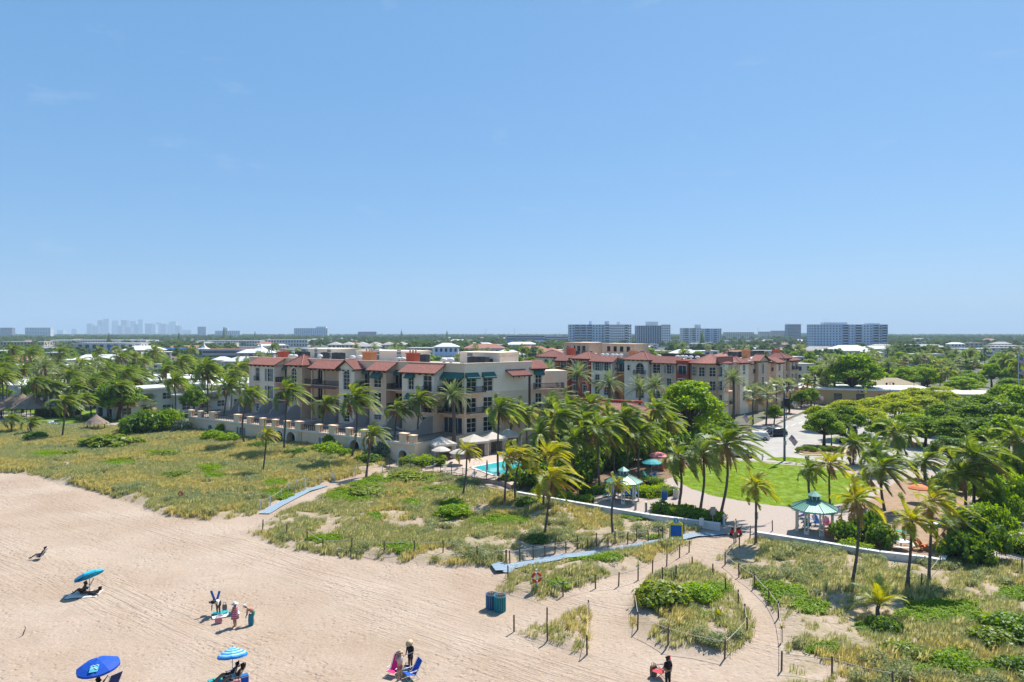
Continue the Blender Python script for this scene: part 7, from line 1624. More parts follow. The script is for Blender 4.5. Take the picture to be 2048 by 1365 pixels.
def base_pose():
    J = {'pelvis': (0, 0, .95), 'waist': (0, 0, 1.10), 'chest': (.01, 0, 1.32), 'neck': (0, 0, 1.47), 'hb': (.015, 0, 1.54), 'hm': (.02, 0, 1.62), 'ht': (.005, 0, 1.69), 'nose': (.115, 0, 1.60)}
    for s, k in ((-1, 'r'), (1, 'l')):
        J.update({'sh' + k: (0, s * .18, 1.41), 'el' + k: (-.02, s * .24, 1.13), 'wr' + k: (.06, s * .25, .89), 'ha' + k: (.085, s * .25, .82), 'hi' + k: (0, s * .09, .90), 'kn' + k: (.025, s * .10, .50), 'an' + k: (-.02, s * .10, .08), 'to' + k: (.14, s * .11, .03)})
    return {k: Vector(v) for k, v in J.items()}
RAD = {'pelvis': .135, 'waist': .120, 'chest': .135, 'neck': .055, 'hb': .072, 'hm': .098, 'ht': .07, 'nose': .016, 'sh': .062, 'el': .042, 'wr': .030, 'ha': .032, 'hi': .085, 'kn': .056, 'an': .040, 'to': .034, 'f': .0095}
UP = ['waist', 'chest', 'neck', 'hb', 'hm', 'ht', 'nose', 'shl', 'shr', 'ell', 'elr', 'wrl', 'wrr', 'hal', 'har']
def rot(J, names, piv, ang, ax='Y'):
    M = Matrix.Rotation(ang, 3, ax); p = J[piv].copy()
    for n_ in names: J[n_] = p + M @ (J[n_] - p)
def setp(J, **kw):
    for k, v in kw.items(): J[k] = Vector(v)
BE = [('pelvis', 'waist'), ('waist', 'chest'), ('chest', 'neck'), ('neck', 'hb'), ('hb', 'hm'), ('hm', 'ht'), ('hm', 'nose')] + [(a + k if a not in ('chest', 'pelvis') else a, b + k) for k in 'lr' for a, b in (('chest', 'sh'), ('sh', 'el'), ('el', 'wr'), ('wr', 'ha'), ('pelvis', 'hi'), ('hi', 'kn'), ('kn', 'an'), ('an', 'to'))]
def skinned(name, J, edges, grow, m, parent, root=None, rad=None):
    names = []; [names.append(x) for e in edges for x in e if x not in names]
    me = bpy.data.meshes.new(name); me.from_pydata([J[n_] for n_ in names], [(names.index(a), names.index(b)) for a, b in edges], []); me.materials.append(m)
    o = obj(name, me, parent); md = o.modifiers.new('skin', 'SKIN'); md.use_smooth_shade = True
    for i, n_ in enumerate(names):
        r = (rad or {}).get(n_) or RAD.get(n_) or RAD.get(n_[:2]) or RAD['f']; r = r * (1.22 if r > .02 else 1.0); me.skin_vertices[0].data[i].radius = (r + grow, r + grow); me.skin_vertices[0].data[i].use_root = (n_ == (root or names[0]))
    sb = o.modifiers.new('smooth', 'SUBSURF'); sb.levels = 1; sb.render_levels = 1; return o
TORSO = [('pelvis', 'waist'), ('waist', 'chest'), ('chest', 'shl'), ('chest', 'shr')]
def person(p, rz, J, label, skin, hair=HBK, top=None, bottom=None, hat=None, longhair=False, sleeves=False, legs='short', s=1.0, dress=None):
    o = thing('person', label, 'person', p, rz, 'people on the beach'); o.scale = (s, s, s); E = list(BE); J = {k: v.copy() for k, v in J.items()}
    for k, sg in (('l', 1), ('r', -1)):          # palm with four fingers and a thumb
        d = (J['ha' + k] - J['wr' + k]).normalized(); sd_ = d.cross(Vector((0, sg, 0)) if abs(d.y) < .8 else Vector((1, 0, 0))).normalized(); nn = d.cross(sd_).normalized()
        for f, (off, ln) in enumerate(((-.028, .062), (-.010, .075), (.010, .072), (.028, .055))):
            a, b = 'f%d%s' % (f, k), 'g%d%s' % (f, k); J[a] = J['ha' + k] + d * (.03 + ln * .5) + sd_ * off; J[b] = J[a] + d * ln * .55 + nn * .015; E += [('ha' + k, a), (a, b)]
        J['t0' + k] = J['wr' + k].lerp(J['ha' + k], .6) + sd_ * .045; J['t1' + k] = J['t0' + k] + d * .04 + sd_ * .012; E += [('ha' + k, 't0' + k), ('t0' + k, 't1' + k)]
    skinned('body', J, E, 0, skin, o, 'pelvis')
    ax = (J['hm'] - J['neck']).normalized(); fwd = (J['nose'] - J['hm']); fwd = (fwd - ax * fwd.dot(ax)).normalized()
    H = dict(J); H['c0'] = J['hm'] - fwd * .035 + ax * .03; H['c1'] = J['hm'] - fwd * .01 + ax * .075; H['c2'] = J['hb'] - fwd * .06; H['c3'] = J['neck'] - fwd * .09 - ax * .10; H['c4'] = J['neck'] - fwd * .11 - ax * .22
    ch = ([] if hat else [('c1', 'c0')]) + [('c0', 'c2')] + ([('c2', 'c3'), ('c3', 'c4')] if longhair else [])
    skinned('hair', H, ch, 0, hair, o, 'c0', {'c0': .075 if hat else .098, 'c1': .078, 'c2': .075, 'c3': .085, 'c4': .07})
    if top: skinned('shirt', J, TORSO + ([('shl', 'ell'), ('shr', 'elr')] if sleeves else []), .022, top, o, 'pelvis')
    if bottom:
        K = dict(J)
        for k in 'lr': K['m' + k] = J['hi' + k].lerp(J['kn' + k], .72)
        K['pw'] = J['pelvis'].lerp(J['waist'], .45); e = [('pw', 'pelvis'), ('pelvis', 'hil'), ('pelvis', 'hir')] + ([('hil', 'ml'), ('hir', 'mr')] if legs == 'short' else [('hil', 'knl'), ('hir', 'knr'), ('knl', 'anl'), ('knr', 'anr')])
        skinned('trousers', K, e, .022, bottom, o, 'pelvis', {'ml': .075, 'mr': .075, 'pelvis': .125, 'pw': .115})
    if dress:
        mb = MB(); mb.lathe([(.06, 1.50), (.19, 1.42), (.20, 1.2), (.20, 1.05), (.25, .8), (.29, .62)], 14); mb.build('dress', dress, o, True)
    if hat:
        c = J['ht'] + ax * -.01; q = Vector((0, 0, 1)).rotation_difference(ax).to_matrix(); mb = MB(); mb.lathe([(.26, -.005), (.12, .02), (.115, .09), (.07, .13)], 14); mb.v = [tuple(c + q @ Vector(v)) for v in mb.v]; mb.build('hat', hat, o, True)
    return o
def stand(): return base_pose()
def bendp(a=1.1):
    J = base_pose(); rot(J, UP, 'pelvis', a)
    for k, s in (('l', 1), ('r', -1)): sh = J['sh' + k]; setp(J, **{'el' + k: sh + Vector((.04, s * .06, -.27)), 'wr' + k: sh + Vector((.08, s * .05, -.50)), 'ha' + k: sh + Vector((.10, s * .04, -.57)), 'kn' + k: J['kn' + k] + Vector((.03, 0, 0))})
    return J
def recline(lean=.75, hgt=.24, legs=(.48, .42, .92, .10)):
    J = base_pose(); d = J['pelvis'] - Vector((0, 0, hgt))
    for k in J: J[k] = J[k] - d
    rot(J, UP, 'pelvis', -lean); rot(J, ['hm', 'ht', 'hb', 'nose'], 'neck', lean * .5)
    for k, s in (('l', 1), ('r', -1)):
        setp(J, **{'hi' + k: (.06, s * .10, hgt), 'kn' + k: (legs[0], s * .13, legs[1]), 'an' + k: (legs[2], s * .12, legs[3]), 'to' + k: (legs[2] + .10, s * .13, legs[3] + .10), 'el' + k: J['sh' + k] + Vector((.10, s * .10, -.24)), 'wr' + k: J['sh' + k] + Vector((.32, s * .08, -.30)), 'ha' + k: J['sh' + k] + Vector((.39, s * .06, -.30))})
    return J
def beach_chair(p, rz, m, label, s=1.0, frame=M_white, seat_h=.28, back=1.0, group='beach chairs'):
    o = thing('beach_chair', label, 'chair', p, rz, group); o.scale = (s, s, s); b = 1.05; bx, bz = -math.cos(b) * back * .95, math.sin(b) * back * .95
    mb = MB(); P_ = [(.50, seat_h + .06), (.25, seat_h), (0, seat_h - .02)]
    for (x0, z0), (x1, z1) in zip(P_[:-1], P_[1:]): mb.obox((x1, -.28, z1), (x0 - x1, 0, z0 - z1), (0, .56, 0), (0, 0, .025))
    mb.build('seat', m, o); MB().obox((0, -.28, seat_h - .02), (bx, 0, bz), (0, .56, 0), (-.025, 0, -.01)).build('backrest', m, o)
    for sg in (-1, 1):
        y = sg * .31; mb = MB(); mb.path([(.52, y, seat_h + .07), (.0, y, seat_h - .01), (bx, y, seat_h + bz)], .016, 5); mb.path([(-.28, y, 0), (.30, y, seat_h + .22), (bx * .55, y, seat_h + .30)], .016, 5); mb.path([(.42, y, 0), (-.05, y, seat_h + .05)], .016, 5); mb.build('frame', frame, o); MB().box(-.18, .34, y - .03, y + .03, seat_h + .215, seat_h + .24).build('armrest', frame, o)
    for x in (-.28, .42): MB().tube((x, -.31, .015), (x, .31, .015), .016, n=5).build('crossbar', frame, o)
    return o
def towel(p, rz, w_, d, m, label, z=.03):
    mb = MB(); n, k2 = 10, 6; rr = random.Random(len(label)); H = [[rr.uniform(0, .05) for j in range(k2 + 1)] for i in range(n + 1)]
    for i in range(n):
        for j in range(k2): mb.quad(*[(w_ * (a / n - .5), d * (b / k2 - .5), z + H[a][b]) for a, b in ((i, j), (i + 1, j), (i + 1, j + 1), (i, j + 1))])
    o = tag(mb.build('towel', m, None, True), label, 'towel', 'towels'); o.location = p; o.rotation_euler = (0, 0, rz); return o
def bag(p, rz, m, label, w_=.45, d=.22, h=.4, name='beach_bag', handles=True, strap=None):
    o = thing(name, label, 'bag', p, rz, 'bags on the beach'); mb = MB(); a, b = (w_ / 2, d / 2), (w_ / 2 * .92, d / 2 * .75); V_ = []
    for z, (x, y) in ((0, (a[0] * .85, a[1] * .9)), (h * .5, a), (h, b)): V_ += [(-x, -y, z), (x, -y, z), (x, y, z), (-x, y, z)]
    mb.add(V_, [(3, 2, 1, 0), (8, 9, 10, 11)] + [(i * 4 + k, i * 4 + (k + 1) % 4, i * 4 + 4 + (k + 1) % 4, i * 4 + 4 + k) for i in range(2) for k in range(4)]); mb.build('body', m, o)
    if handles:
        for sg in (-1, 1): MB().path([(-w_ * .25, sg * d * .3, h), (-w_ * .2, sg * d * .3, h + .16), (w_ * .2, sg * d * .3, h + .16), (w_ * .25, sg * d * .3, h)], .014, 5).build('handle', strap or m, o)
    return o
# reclining sunbather at far left
p = GT(83, 1119); beach_chair(p, 3.35, M_trim, 'white low beach chair alone at far left on the sand', .95, M_steel); person(p + Vector((0, 0, .06)), 3.35, recline(.55, .34), 'person in dark green lying back in the white chair at far left', SK3, HBK, mat('cloth_dkgreen', (.03, .09, .08), .9, .1, 5), CBK)
# cyan parasol group
p = GT(179, 1186); parasol(p, 1.08, 1.75, [col('cyan', (.02, .42, .66)), col('cyan_dark', (.02, .13, .33))], 'cyan beach parasol tilted over a resting couple', (R(30), R(-118)), nseg=8, drop=.30, pole=M_steel, name='beach_parasol', panelmat=lambda k, i: 1 if (i == 2 and k % 3 == 0) else 0)
towel(GT(168, 1190), .2, 2.3, 1.5, M_trim, 'white beach blanket under the cyan parasol'); person(GT(167, 1188) + Vector((0, 0, .05)), 3.4, recline(.25, .14, (.38, .36, .75, .08)), 'person sitting in the shade of the cyan parasol', SK3, HBK, CBK, CBK); person(GT(185, 1190) + Vector((0, 0, .05)), 3.2, recline(1.2, .12, (.42, .14, .82, .09)), 'person lying on the blanket under the cyan parasol', SK3, HBK, CGR, CBK); beach_chair(GT(176, 1182), 3.6, CNV, 'navy beach chair under the cyan parasol', .8)
MB_ = MB(); MB_.box(-.14, .14, -.05, .05, 0, .03); MB_.box(-.12, .16, .12, .20, 0, .03); q = tag(MB_.build('sandals', CTL), 'pair of sandals lying left of the cyan parasol', 'sandals'); q.location = GT(131, 1192); q.rotation_euler = (0, 0, .4)
# three people unpacking
p = GT(437, 1229); person(p, -1.7, bendp(1.2), 'person in white shirt bending over with folded chairs on the back', SK3, HBK, CWH, CBK, sleeves=True)
o = thing('folded_chairs', 'two blue folded beach chairs carried on the bent person', 'chair', p + Vector((-.25, .15, .75)), -1.5)
for k, an in enumerate((-.28, .35)): M_ = Matrix.Rotation(an, 3, 'X'); mb = MB(); mb.obox((0, -.08, 0), (0.06, 0, 0), M_ @ Vector((0, .16, 0)), M_ @ Vector((0, 0, 1.0))); mb.build('chair_frame', col('chair_blue', (.03, .12, .36)), o)
MB().lathe([(.02, -.1), (.24, 0), (.22, .06), (.08, .1)], 12, (0, -.3, .1)).build('sun_hat', CGR, o, True); bag(p + Vector((.5, -.1, .35)), .3, CGR, 'grey shoulder bag hanging beside the bent person', .34, .16, .42)
towel(GT(452, 1232), .55, 1.9, .62, M_wallw, 'white towel spread on the sand beside the striped dress', .05); towel(GT(441, 1228), .4, 1.1, .6, TEAL, 'turquoise towel bundled at the feet of the bent person', .10); towel(GT(430, 1233), .3, .5, .25, CGN, 'small green towel at the left of the bundle', .04); bag(GT(437, 1247), .4, CPK, 'pink and white tote bag on the sand', .5, .3, .42, strap=M_white); bag(GT(462, 1232), .3, CTL, 'small teal bag beside the white towel', .35, .2, .28)
J = stand(); setp(J, ell=(.10, .26, 1.16), wrl=(.26, .20, 1.02), hal=(.32, .18, 1.0)); person(GT(470, 1254), 2.9, J, 'person in a red striped dress and white hat standing on the sand', SK2, HBR, None, None, CWH, s=.98, dress=STRIPE)
J = bendp(.95); person(GT(507, 1249), 3.35, J, 'person in pale green shorts leaning over a teal bag', SK1, mat('hair_grey', (.45, .42, .38), .8, .1, 5), mat('cloth_coral', (.45, .20, .15), .9, .1, 5), CGN, CWH); bag(GT(502, 1251), .2, CTL, 'tall teal bag being opened by the leaning person', .36, .26, .78, strap=CBK)
# deep blue parasol at the bottom left
p = GT(197, 1388); parasol(p, 1.14, 2.05, [DBLUE], 'deep blue beach parasol with a square emblem at the bottom left', (R(5), R(-30)), nseg=8, drop=.42, name='beach_parasol')
pe = bpy.data.objects[-1] if False else None
for o_ in [x for x in C.objects if x.get('label', '').startswith('deep blue beach parasol')]:
    tl = Matrix.Rotation(R(-30), 3, 'Z') @ Matrix.Rotation(R(5), 3, 'X'); top = Vector((0, 0, 1.5)) + tl @ Vector((0, 0, .55)); iv = tl.inverted()
    d0 = Vector((.28, -.96, 0)); d0 = (iv @ d0); d0.z = 0; d0.normalize(); sd0 = Vector((-d0.y, d0.x, 0))
    def cp(u_, r): z = -.42 * ((.20 + (r / 1.14 - .35)) if r / 1.14 < .7 else (.55 + (r / 1.14 - .7) * 1.5)); q = d0 * r + sd0 * u_; return top + tl @ Vector((q.x, q.y, z + .035))
    mb = MB(); nn_ = 6
    for i in range(nn_):
        for j in range(4): mb.quad(*[cp(-.22 + .44 * a / nn_, .52 + .42 * b / 4) for a, b in ((i, j), (i + 1, j), (i + 1, j + 1), (i, j + 1))])
    em = mb.build('emblem', col('emblem_teal', (.10, .50, .55)), o_); mb = MB()
    mb.path([cp(-.20, .62) + Vector((0, 0, .02)), cp(-.10, .52) + Vector((0, 0, .02)), cp(0, .62) + Vector((0, 0, .02)), cp(.10, .52) + Vector((0, 0, .02)), cp(.20, .62) + Vector((0, 0, .02))], .018, 4); mb.path([cp(-.16, .82) + Vector((0, 0, .02)), cp(0, .72) + Vector((0, 0, .02)), cp(.16, .82) + Vector((0, 0, .02))], .02, 4); mb.build('mark', CWH, em)
beach_chair(GT(222, 1388), 2.6, CNV, 'navy beach chair right of the deep blue parasol', 1.15, back=1.1); person(GT(190, 1392) + Vector((0, 0, .05)), 3.3, recline(.3, .20, (.42, .40, .8, .08)), 'person in dark clothes under the deep blue parasol', SK3, HBK, CBK, CGR); beach_chair(GT(195, 1392), 3.3, CGR, 'grey beach chair under the deep blue parasol', .95)
# striped parasol couple
p = GT(465, 1362); parasol(p, .86, 2.0, [col('stripe_blue', (.015, .20, .55)), col('stripe_light', (.30, .58, .70))], 'blue and white striped beach parasol over two people', (R(14), R(200)), bands=9, drop=.42, name='beach_parasol')
towel(GT(441, 1362), .5, 1.3, .8, TEAL, 'dark teal towel under the couple with the striped parasol'); beach_chair(GT(462, 1362), 3.55, CBK, 'black beach chair left under the striped parasol', .95); beach_chair(GT(475, 1366), 3.55, CBK, 'black beach chair right under the striped parasol', .95)
person(GT(462, 1362) + Vector((0, 0, .04)), 3.55, recline(.65, .30), 'person in black lying back left under the striped parasol', SK2, HBK, CBK, CBK); person(GT(475, 1366) + Vector((0, 0, .04)), 3.55, recline(.5, .30), 'person in black leaning forward right under the striped parasol', SK2, HBK, CBK, mat('cloth_paleblue', (.30, .42, .45), .9, .1, 5))
o = thing('cool_box', 'blue cool box with white rim beside the striped parasol', 'cool box', GT(487, 1364), .6); MB().box(-.26, .26, -.18, .18, 0, .34).build('box', DBLUE, o); MB().box(-.275, .275, -.195, .195, .341, .37).build('rim', M_white, o); MB().box(-.26, .26, -.18, .18, .371, .42).build('lid', BLUE, o)
bag(GT(474, 1374), .3, CPK, 'pink bag in front of the blue cool box', .42, .26, .42, strap=CBK)
# couple setting up chairs at the bottom
J = stand(); rot(J, ['hm', 'ht', 'hb', 'nose'], 'neck', .5); setp(J, elr=(.02, -.30, 1.15), wrr=(.20, -.18, 1.0), har=(.27, -.14, .98), ell=(.04, .26, 1.12), wrl=(.14, .22, .92), hal=(.17, .20, .86)); person(GT(821, 1338), -2.2, J, 'person in black shorts and white cap holding a pole', SK3, HBK, CBK, CBK, CST, sleeves=True)
mb = MB(); mb.tube((-.75, 0, -.18), (.55, 0, .30), .018, n=6); q = tag(mb.build('parasol_pole', M_white), 'white parasol pole held by the person in black', 'pole'); q.location = GT(821, 1338) + Vector((-.05, -.28, .98)); q.rotation_euler = (0, 0, .15)
J = stand(); setp(J, ell=(.02, .34, 1.28), wrl=(.06, .24, 1.50), hal=(.06, .20, 1.56), elr=(.02, -.34, 1.28), wrr=(.06, -.24, 1.50), har=(.06, -.20, 1.56)); person(GT(800, 1360), 2.5, J, 'person in pale top and straw hat adjusting the hat', SK1, HBR, mat('cloth_pale', (.50, .40, .37), .9, .08, 5), mat('cloth_rose', (.40, .10, .10), .9, .1, 5), CST)
beach_chair(GT(789, 1349), -2.0, mat('cloth_hotpink', (.65, .02, .18), .85, .08, 4), 'hot pink beach chair beside the person with the straw hat', 1.0, back=.95); beach_chair(GT(827, 1356), 3.7, DBLUE, 'bright blue beach chair in front of the person in black', 1.05, back=.9)
bag(GT(808, 1352), .5, mat('cloth_sage', (.16, .23, .22), .9, .1, 5), 'grey green bag between the pink and blue chairs', .4, .3, .45); bag(GT(814, 1341), .2, CNV, 'navy bag behind the blue chair', .4, .25, .3)
# person in black with red chair
person(GT(1336, 1373), 1.9, stand(), 'person in black with long dark hair seen from behind at the bottom', SK2, HBK, CBK, CBK, None, True, True, 'long'); beach_chair(GT(1324, 1356), 2.9, REDC, 'red folding chair beside the person in black', 1.1, M_steel, .36, .95); bag(GT(1307, 1352), .5, mat('cloth_brownbag', (.16, .10, .07), .9, .2, 6), 'brown bag left of the red folding chair', .42, .22, .62, strap=CBK)
# ================================================================== TOWN
M_tw = [mat('town_white', (.58, .56, .53), .9, .08, .2), mat('town_cream', (.58, .52, .42), .9, .08, .2), mat('town_tan', (.46, .37, .28), .9, .08, .2), mat('town_grey', (.40, .41, .43), .9, .08, .2), mat('town_blue', (.16, .30, .48), .8, .08, .2), mat('town_pink', (.50, .38, .36), .9, .08, .2), mat('town_lilac', (.42, .40, .44), .9, .08, .2)]
M_roofw = mat('town_roof_white', (.62, .62, .61), .85, .08, .15); M_roofr = mat('town_roof_red', (.36, .16, .11), .9, .2, .5); M_roofg = mat('town_roof_grey', (.36, .34, .32), .9, .15, .3); M_bluer = mat('blue_roof', (.04, .13, .42), .7, .08, .4); M_twin = glassmat('town_window', (.03, .04, .05), .15)
def stuffpart(o): o['kind'] = 'stuff'; return o
def block(px0, px1, d, ztop, depth, m, label, floors=2, cols=0, roof='flat', name='building', rz=0.0, group=None, wh=.5, ww=.5, rm=None, cat='building', band=False, balc=(), zbase=0.0, side=True):
    x0, x1 = (px0 - 1024) / FPX * d, (px1 - 1024) / FPX * d; W = x1 - x0; o = thing(name, label, cat, ((x0 + x1) / 2, d, zbase), rz, group); hw = W / 2; H = ztop - zbase
    MB().box(-hw, hw, 0, depth, 0, H).build('wall', m, o)
    if roof == 'flat':
        mb = MB(); mb.box(-hw - .15, hw + .15, -.15, depth + .15, H + .001, H + .35); mb.build('roof', rm or M_roofw, o)
    elif roof == 'hip':
        ov = .7; r = min(hw + ov, depth / 2 + ov); rise = r * .42; zz = H
        A = [(-hw - ov, -ov, zz), (hw + ov, -ov, zz), (hw + ov, depth + ov, zz), (-hw - ov, depth + ov, zz)]; B = [(-hw - ov + r, depth / 2, zz + rise), (hw + ov - r, depth / 2, zz + rise)] if hw >= depth / 2 else [(0, -ov + r, zz + rise), (0, depth + ov - r, zz + rise)]
        F = [(0, 1, 5, 4), (1, 2, 5), (2, 3, 4, 5), (3, 0, 4)] if hw >= depth / 2 else [(0, 1, 4), (1, 2, 5, 4), (2, 3, 5), (3, 0, 4, 5)]
        MB().add(A + B, F + [(3, 2, 1, 0)]).build('roof', rm or M_roofr, o)
    fh = H / floors; cols = cols or max(2, int(W / 4)); wb = MB(); fb = MB()
    for f in range(floors):
        z = fh * f + fh * .28
        if band: wb.box(-hw + .5, hw - .5, -.06, -.002, z, z + fh * wh)
        else:
            for c in range(cols):
                xc = -hw + W * (c + .5) / cols; w2 = W / cols * ww / 2; wb.box(xc - w2, xc + w2, -.06, -.002, z, z + fh * wh)
        n2_ = max(1, int(depth / 5))
        for c in range(n2_):
            yc = depth * (c + .5) / n2_; wb.box(hw + .002, hw + .06, yc - 1, yc + 1, z, z + fh * wh); wb.box(-hw - .06, -hw - .002, yc - 1, yc + 1, z, z + fh * wh)
    stuffpart(wb.build('windows', M_twin, o))
    if balc:
        sb = MB(); rb = MB()
        for (a, b) in balc:
            xa, xb = -hw + W * a, -hw + W * b; db = MB(); db.box(xa, xb, -.07, -.065, fh * .1, H - .3); db.build('loggia', M_twin, o)  # flat dark sheet on the wall paints the shade of the balcony recess
            for f in range(floors):
                sb.box(xa, xb, -1.5, -.08, fh * f + fh * .05, fh * f + fh * .14); sb.box(xa, xb, -1.5, -1.42, fh * f + fh * .14, fh * f + fh * .40); sb.box(xa - .12, xa, -1.5, -.08, fh * f, fh * (f + 1)); sb.box(xb, xb + .12, -1.5, -.08, fh * f, fh * (f + 1))
        stuffpart(sb.build('balconies', m, o))
    return o
def roofbox(o, W, x0, x1, y0, y1, z0, z1, m): MB().box(W * x0, W * x1, y0, y1, z0, z1).build('lift_house', m, o)
MW, MCR, MT, MG, MBL, MPK, MLI = M_tw
def tower(px0, px1, d, ytop, label, floors, cols, m, **k):
    zt = ZAT(ytop, d); o = block(px0, px1, d, zt, k.pop('depth', 18), m, label, floors, cols, name='tower_block', group='tower blocks', **k); W = (px1 - px0) / FPX * d; return o, W, zt
# tower blocks on the right horizon
HBL = mat('tower_paleblue', (.50, .58, .70), .85, .06, .1); HWH = mat('tower_white', (.66, .67, .70), .85, .06, .1); HDB = mat('tower_darkblue', (.07, .15, .28), .5, .08, .1); HGY = mat('tower_grey', (.20, .22, .27), .6, .08, .1)  # pale blue carries the backlit blue shade of the white apartment slab
o, W, zt = tower(1138, 1208, 960, 650, 'broad pale blue slab block, left wing, leftmost of the tower blocks', 9, 12, HBL, balc=((.16, .30), (.33, .48), (.52, .66))); roofbox(o, W, .10, .17, 6, 12, zt + .36, zt + 5, HBL)
o, W, zt = tower(1208.5, 1263, 955, 650, 'white balconied wing joined to the pale blue slab block', 9, 14, HWH, ww=.6, balc=((.03, .18), (.75, .86))); roofbox(o, W, -.45, -.3, 6, 12, zt + .36, zt + 5, HBL); roofbox(o, W, .0, .1, 6, 12, zt + .36, zt + 4, HWH)
o, W, zt = tower(1274, 1323, 1000, 652, 'dark blue glass fronted block with white end', 9, 14, HDB, ww=.55, wh=.7); roofbox(o, W, -.1, .4, 5, 13, zt + .36, zt + 6, HWH); mb = MB(); [mb.box(-W / 2 + W * k / 14 - .25, -W / 2 + W * k / 14 + .25, -.35, -.061, 0, zt) for k in range(15)]; stuffpart(mb.build('fins', HWH, o))
o, W, zt = tower(1323.5, 1341, 1000, 650, 'white narrow wing right of the dark blue block', 9, 4, HWH)
o, W, zt = tower(1365, 1403, 1120, 657, 'grey white block with stepped balconies in the middle', 8, 8, HWH, balc=((.1, .3), (.5, .7))); roofbox(o, W, .2, .5, 5, 12, zt + .36, zt + 6, HWH)
o, W, zt = tower(1404, 1443, 1130, 658, 'grey white block right of the stepped one', 8, 9, HBL, balc=((.2, .35), (.6, .75)))
o, W, zt = tower(1450, 1508, 1900, 665, 'long cream block far behind', 6, 16, MCR, ww=.6)
o, W, zt = tower(1520, 1545, 2100, 664, 'small cream block far behind', 6, 8, MCR)
o, W, zt = tower(1575, 1602, 1850, 650, 'dark grey office tower', 11, 12, HGY, ww=.7, wh=.6); roofbox(o, W, -.5, .5, 0, 18, zt + .36, zt + 2.2, HWH)
o, W, zt = tower(1545, 1574, 2300, 662, 'pinkish block left of the dark office tower', 7, 9, MPK)
o, W, zt = tower(1603, 1630, 2100, 667, 'low white block right of the dark office tower', 5, 9, MW)
o, W, zt = tower(1627, 1776, 700, 650, 'large white apartment slab tinted shade blue at the right with dark balcony stacks', 11, 24, HBL, balc=((.385, .465), (.555, .64), (.795, .87), (.91, .985)), depth=16, ww=.42, wh=.42); roofbox(o, W, -.34, -.02, 4, 12, zt + .36, zt + 2.6, HBL); roofbox(o, W, .26, .42, 4, 12, zt + .36, zt + 1.8, HBL)
mb = MB()
for k in range(5): mb.tube((-W * .32 + k * 1.6, 8, zt + 2.6), (-W * .32 + k * 1.6, 8, zt + 5.5 + (k % 2)), .12, n=5)
mb.build('antenna', HWH, o)
o, W, zt = tower(588, 655, 2500, 657, 'distant block with a row of slabs behind the left hotel', 8, 18, HBL); roofbox(o, W, .15, .45, 3, 12, zt + .36, zt + 6, HWH)
tower(50, 101, 2500, 656, 'distant white slab at far left', 8, 16, HWH); tower(0, 24, 2800, 656, 'distant grey block at the left edge', 8, 8, HGY); tower(716, 752, 2600, 664, 'distant low grey block behind the hotel roofs', 5, 10, HGY); tower(395, 412, 3400, 654, 'distant pale tower right of the skyline', 12, 6, HBL); tower(430, 480, 3600, 662, 'distant long pale block right of the skyline', 5, 12, HBL); tower(446, 455, 3600, 656, 'distant pale narrow tower right of the skyline', 9, 4, HBL)
tower(1013, 1106, 1400, 671, 'long low blue building left of the slab block', 3, 20, MBL, depth=30, band=True); tower(1090, 1138, 1350, 673, 'low grey building beside the slab block', 3, 10, MG, band=True)
# city skyline
rr = random.Random(3); n = 0
for px, wd, yt in ((178, 9, 648), (190, 12, 653), (200, 10, 641), (212, 11, 639), (220, 8, 654), (230, 13, 642), (240, 9, 652), (247, 12, 641), (257, 9, 655), (266, 12, 642), (273, 9, 649), (281, 9, 640), (290, 10, 654), (297, 14, 648), (307, 8, 651), (317, 10, 645), (326, 10, 648), (335, 9, 648), (345, 14, 643), (355, 9, 652), (148, 10, 658), (372, 20, 660), (120, 12, 661)):
    n += 1; block(px - wd / 2, px + wd / 2, 9000 + rr.uniform(-400, 400), ZAT(yt, 9000), 60, rr.choice([HBL, HWH, HGY]), 'hazy skyscraper, number %s from the left in the distant city skyline' % ['one', 'two', 'three', 'four', 'five', 'six', 'seven', 'eight', 'nine', 'ten', 'eleven', 'twelve', 'thirteen', 'fourteen', 'fifteen', 'sixteen', 'seventeen', 'eighteen', 'nineteen', 'twenty', 'low block a', 'low block b', 'low block c'][n - 1], 14, 5, name='skyscraper', group='distant city skyline', cat='skyscraper')
# mid distance buildings
def mid(px0, px1, yt, yb, m, label, **k):
    d = FPX * CAMH / (yb - HORIZON); return block(px0, px1, d, ZAT(yt, d), k.pop('depth', 16), m, label, **k)
mid(89, 292, 681, 692, MW, 'long low white roofed building far left', floors=1, depth=40); o = mid(153, 282, 687, 712, MW, 'white building with a blue panel at its centre', floors=2, cols=9); MB().box(-.5, 6, -.4, -.07, 0.2, 9.5).build('panel', M_bluer, o)
mid(280, 404, 698, 716, MBL, 'blue roofed building behind the palm grove', floors=1, depth=20, rm=M_bluer); o = mid(404, 522, 700, 726, MLI, 'lilac motel with long galleries and two white spires', floors=3, band=True, wh=.4, rm=M_roofr)
for x in (-22, 18):
    mb = MB(); mb.lathe([(4.6, 9.6), (2.2, 10.6), (.8, 12.2), (.15, 14.2)], 4, (x, 6, 0), a0=.78); mb.build('spire', M_roofw, o)
mid(390, 520, 682, 694, MW, 'row of white flats far behind the lilac motel', floors=2, depth=20); mid(530, 615, 680, 694, MW, 'white flats with dark openings behind the hotel', floors=2); mid(0, 88, 684, 700, MT, 'tan flat roofed building at the left edge', floors=2)
for i, x in enumerate(range(655, 815, 27)): mid(x, x + 25, 690, 706, MCR, 'cream villa with pale hip roof in the row behind the hotel', floors=2, cols=3, roof='hip', rm=M_roofg, group='row of cream villas')
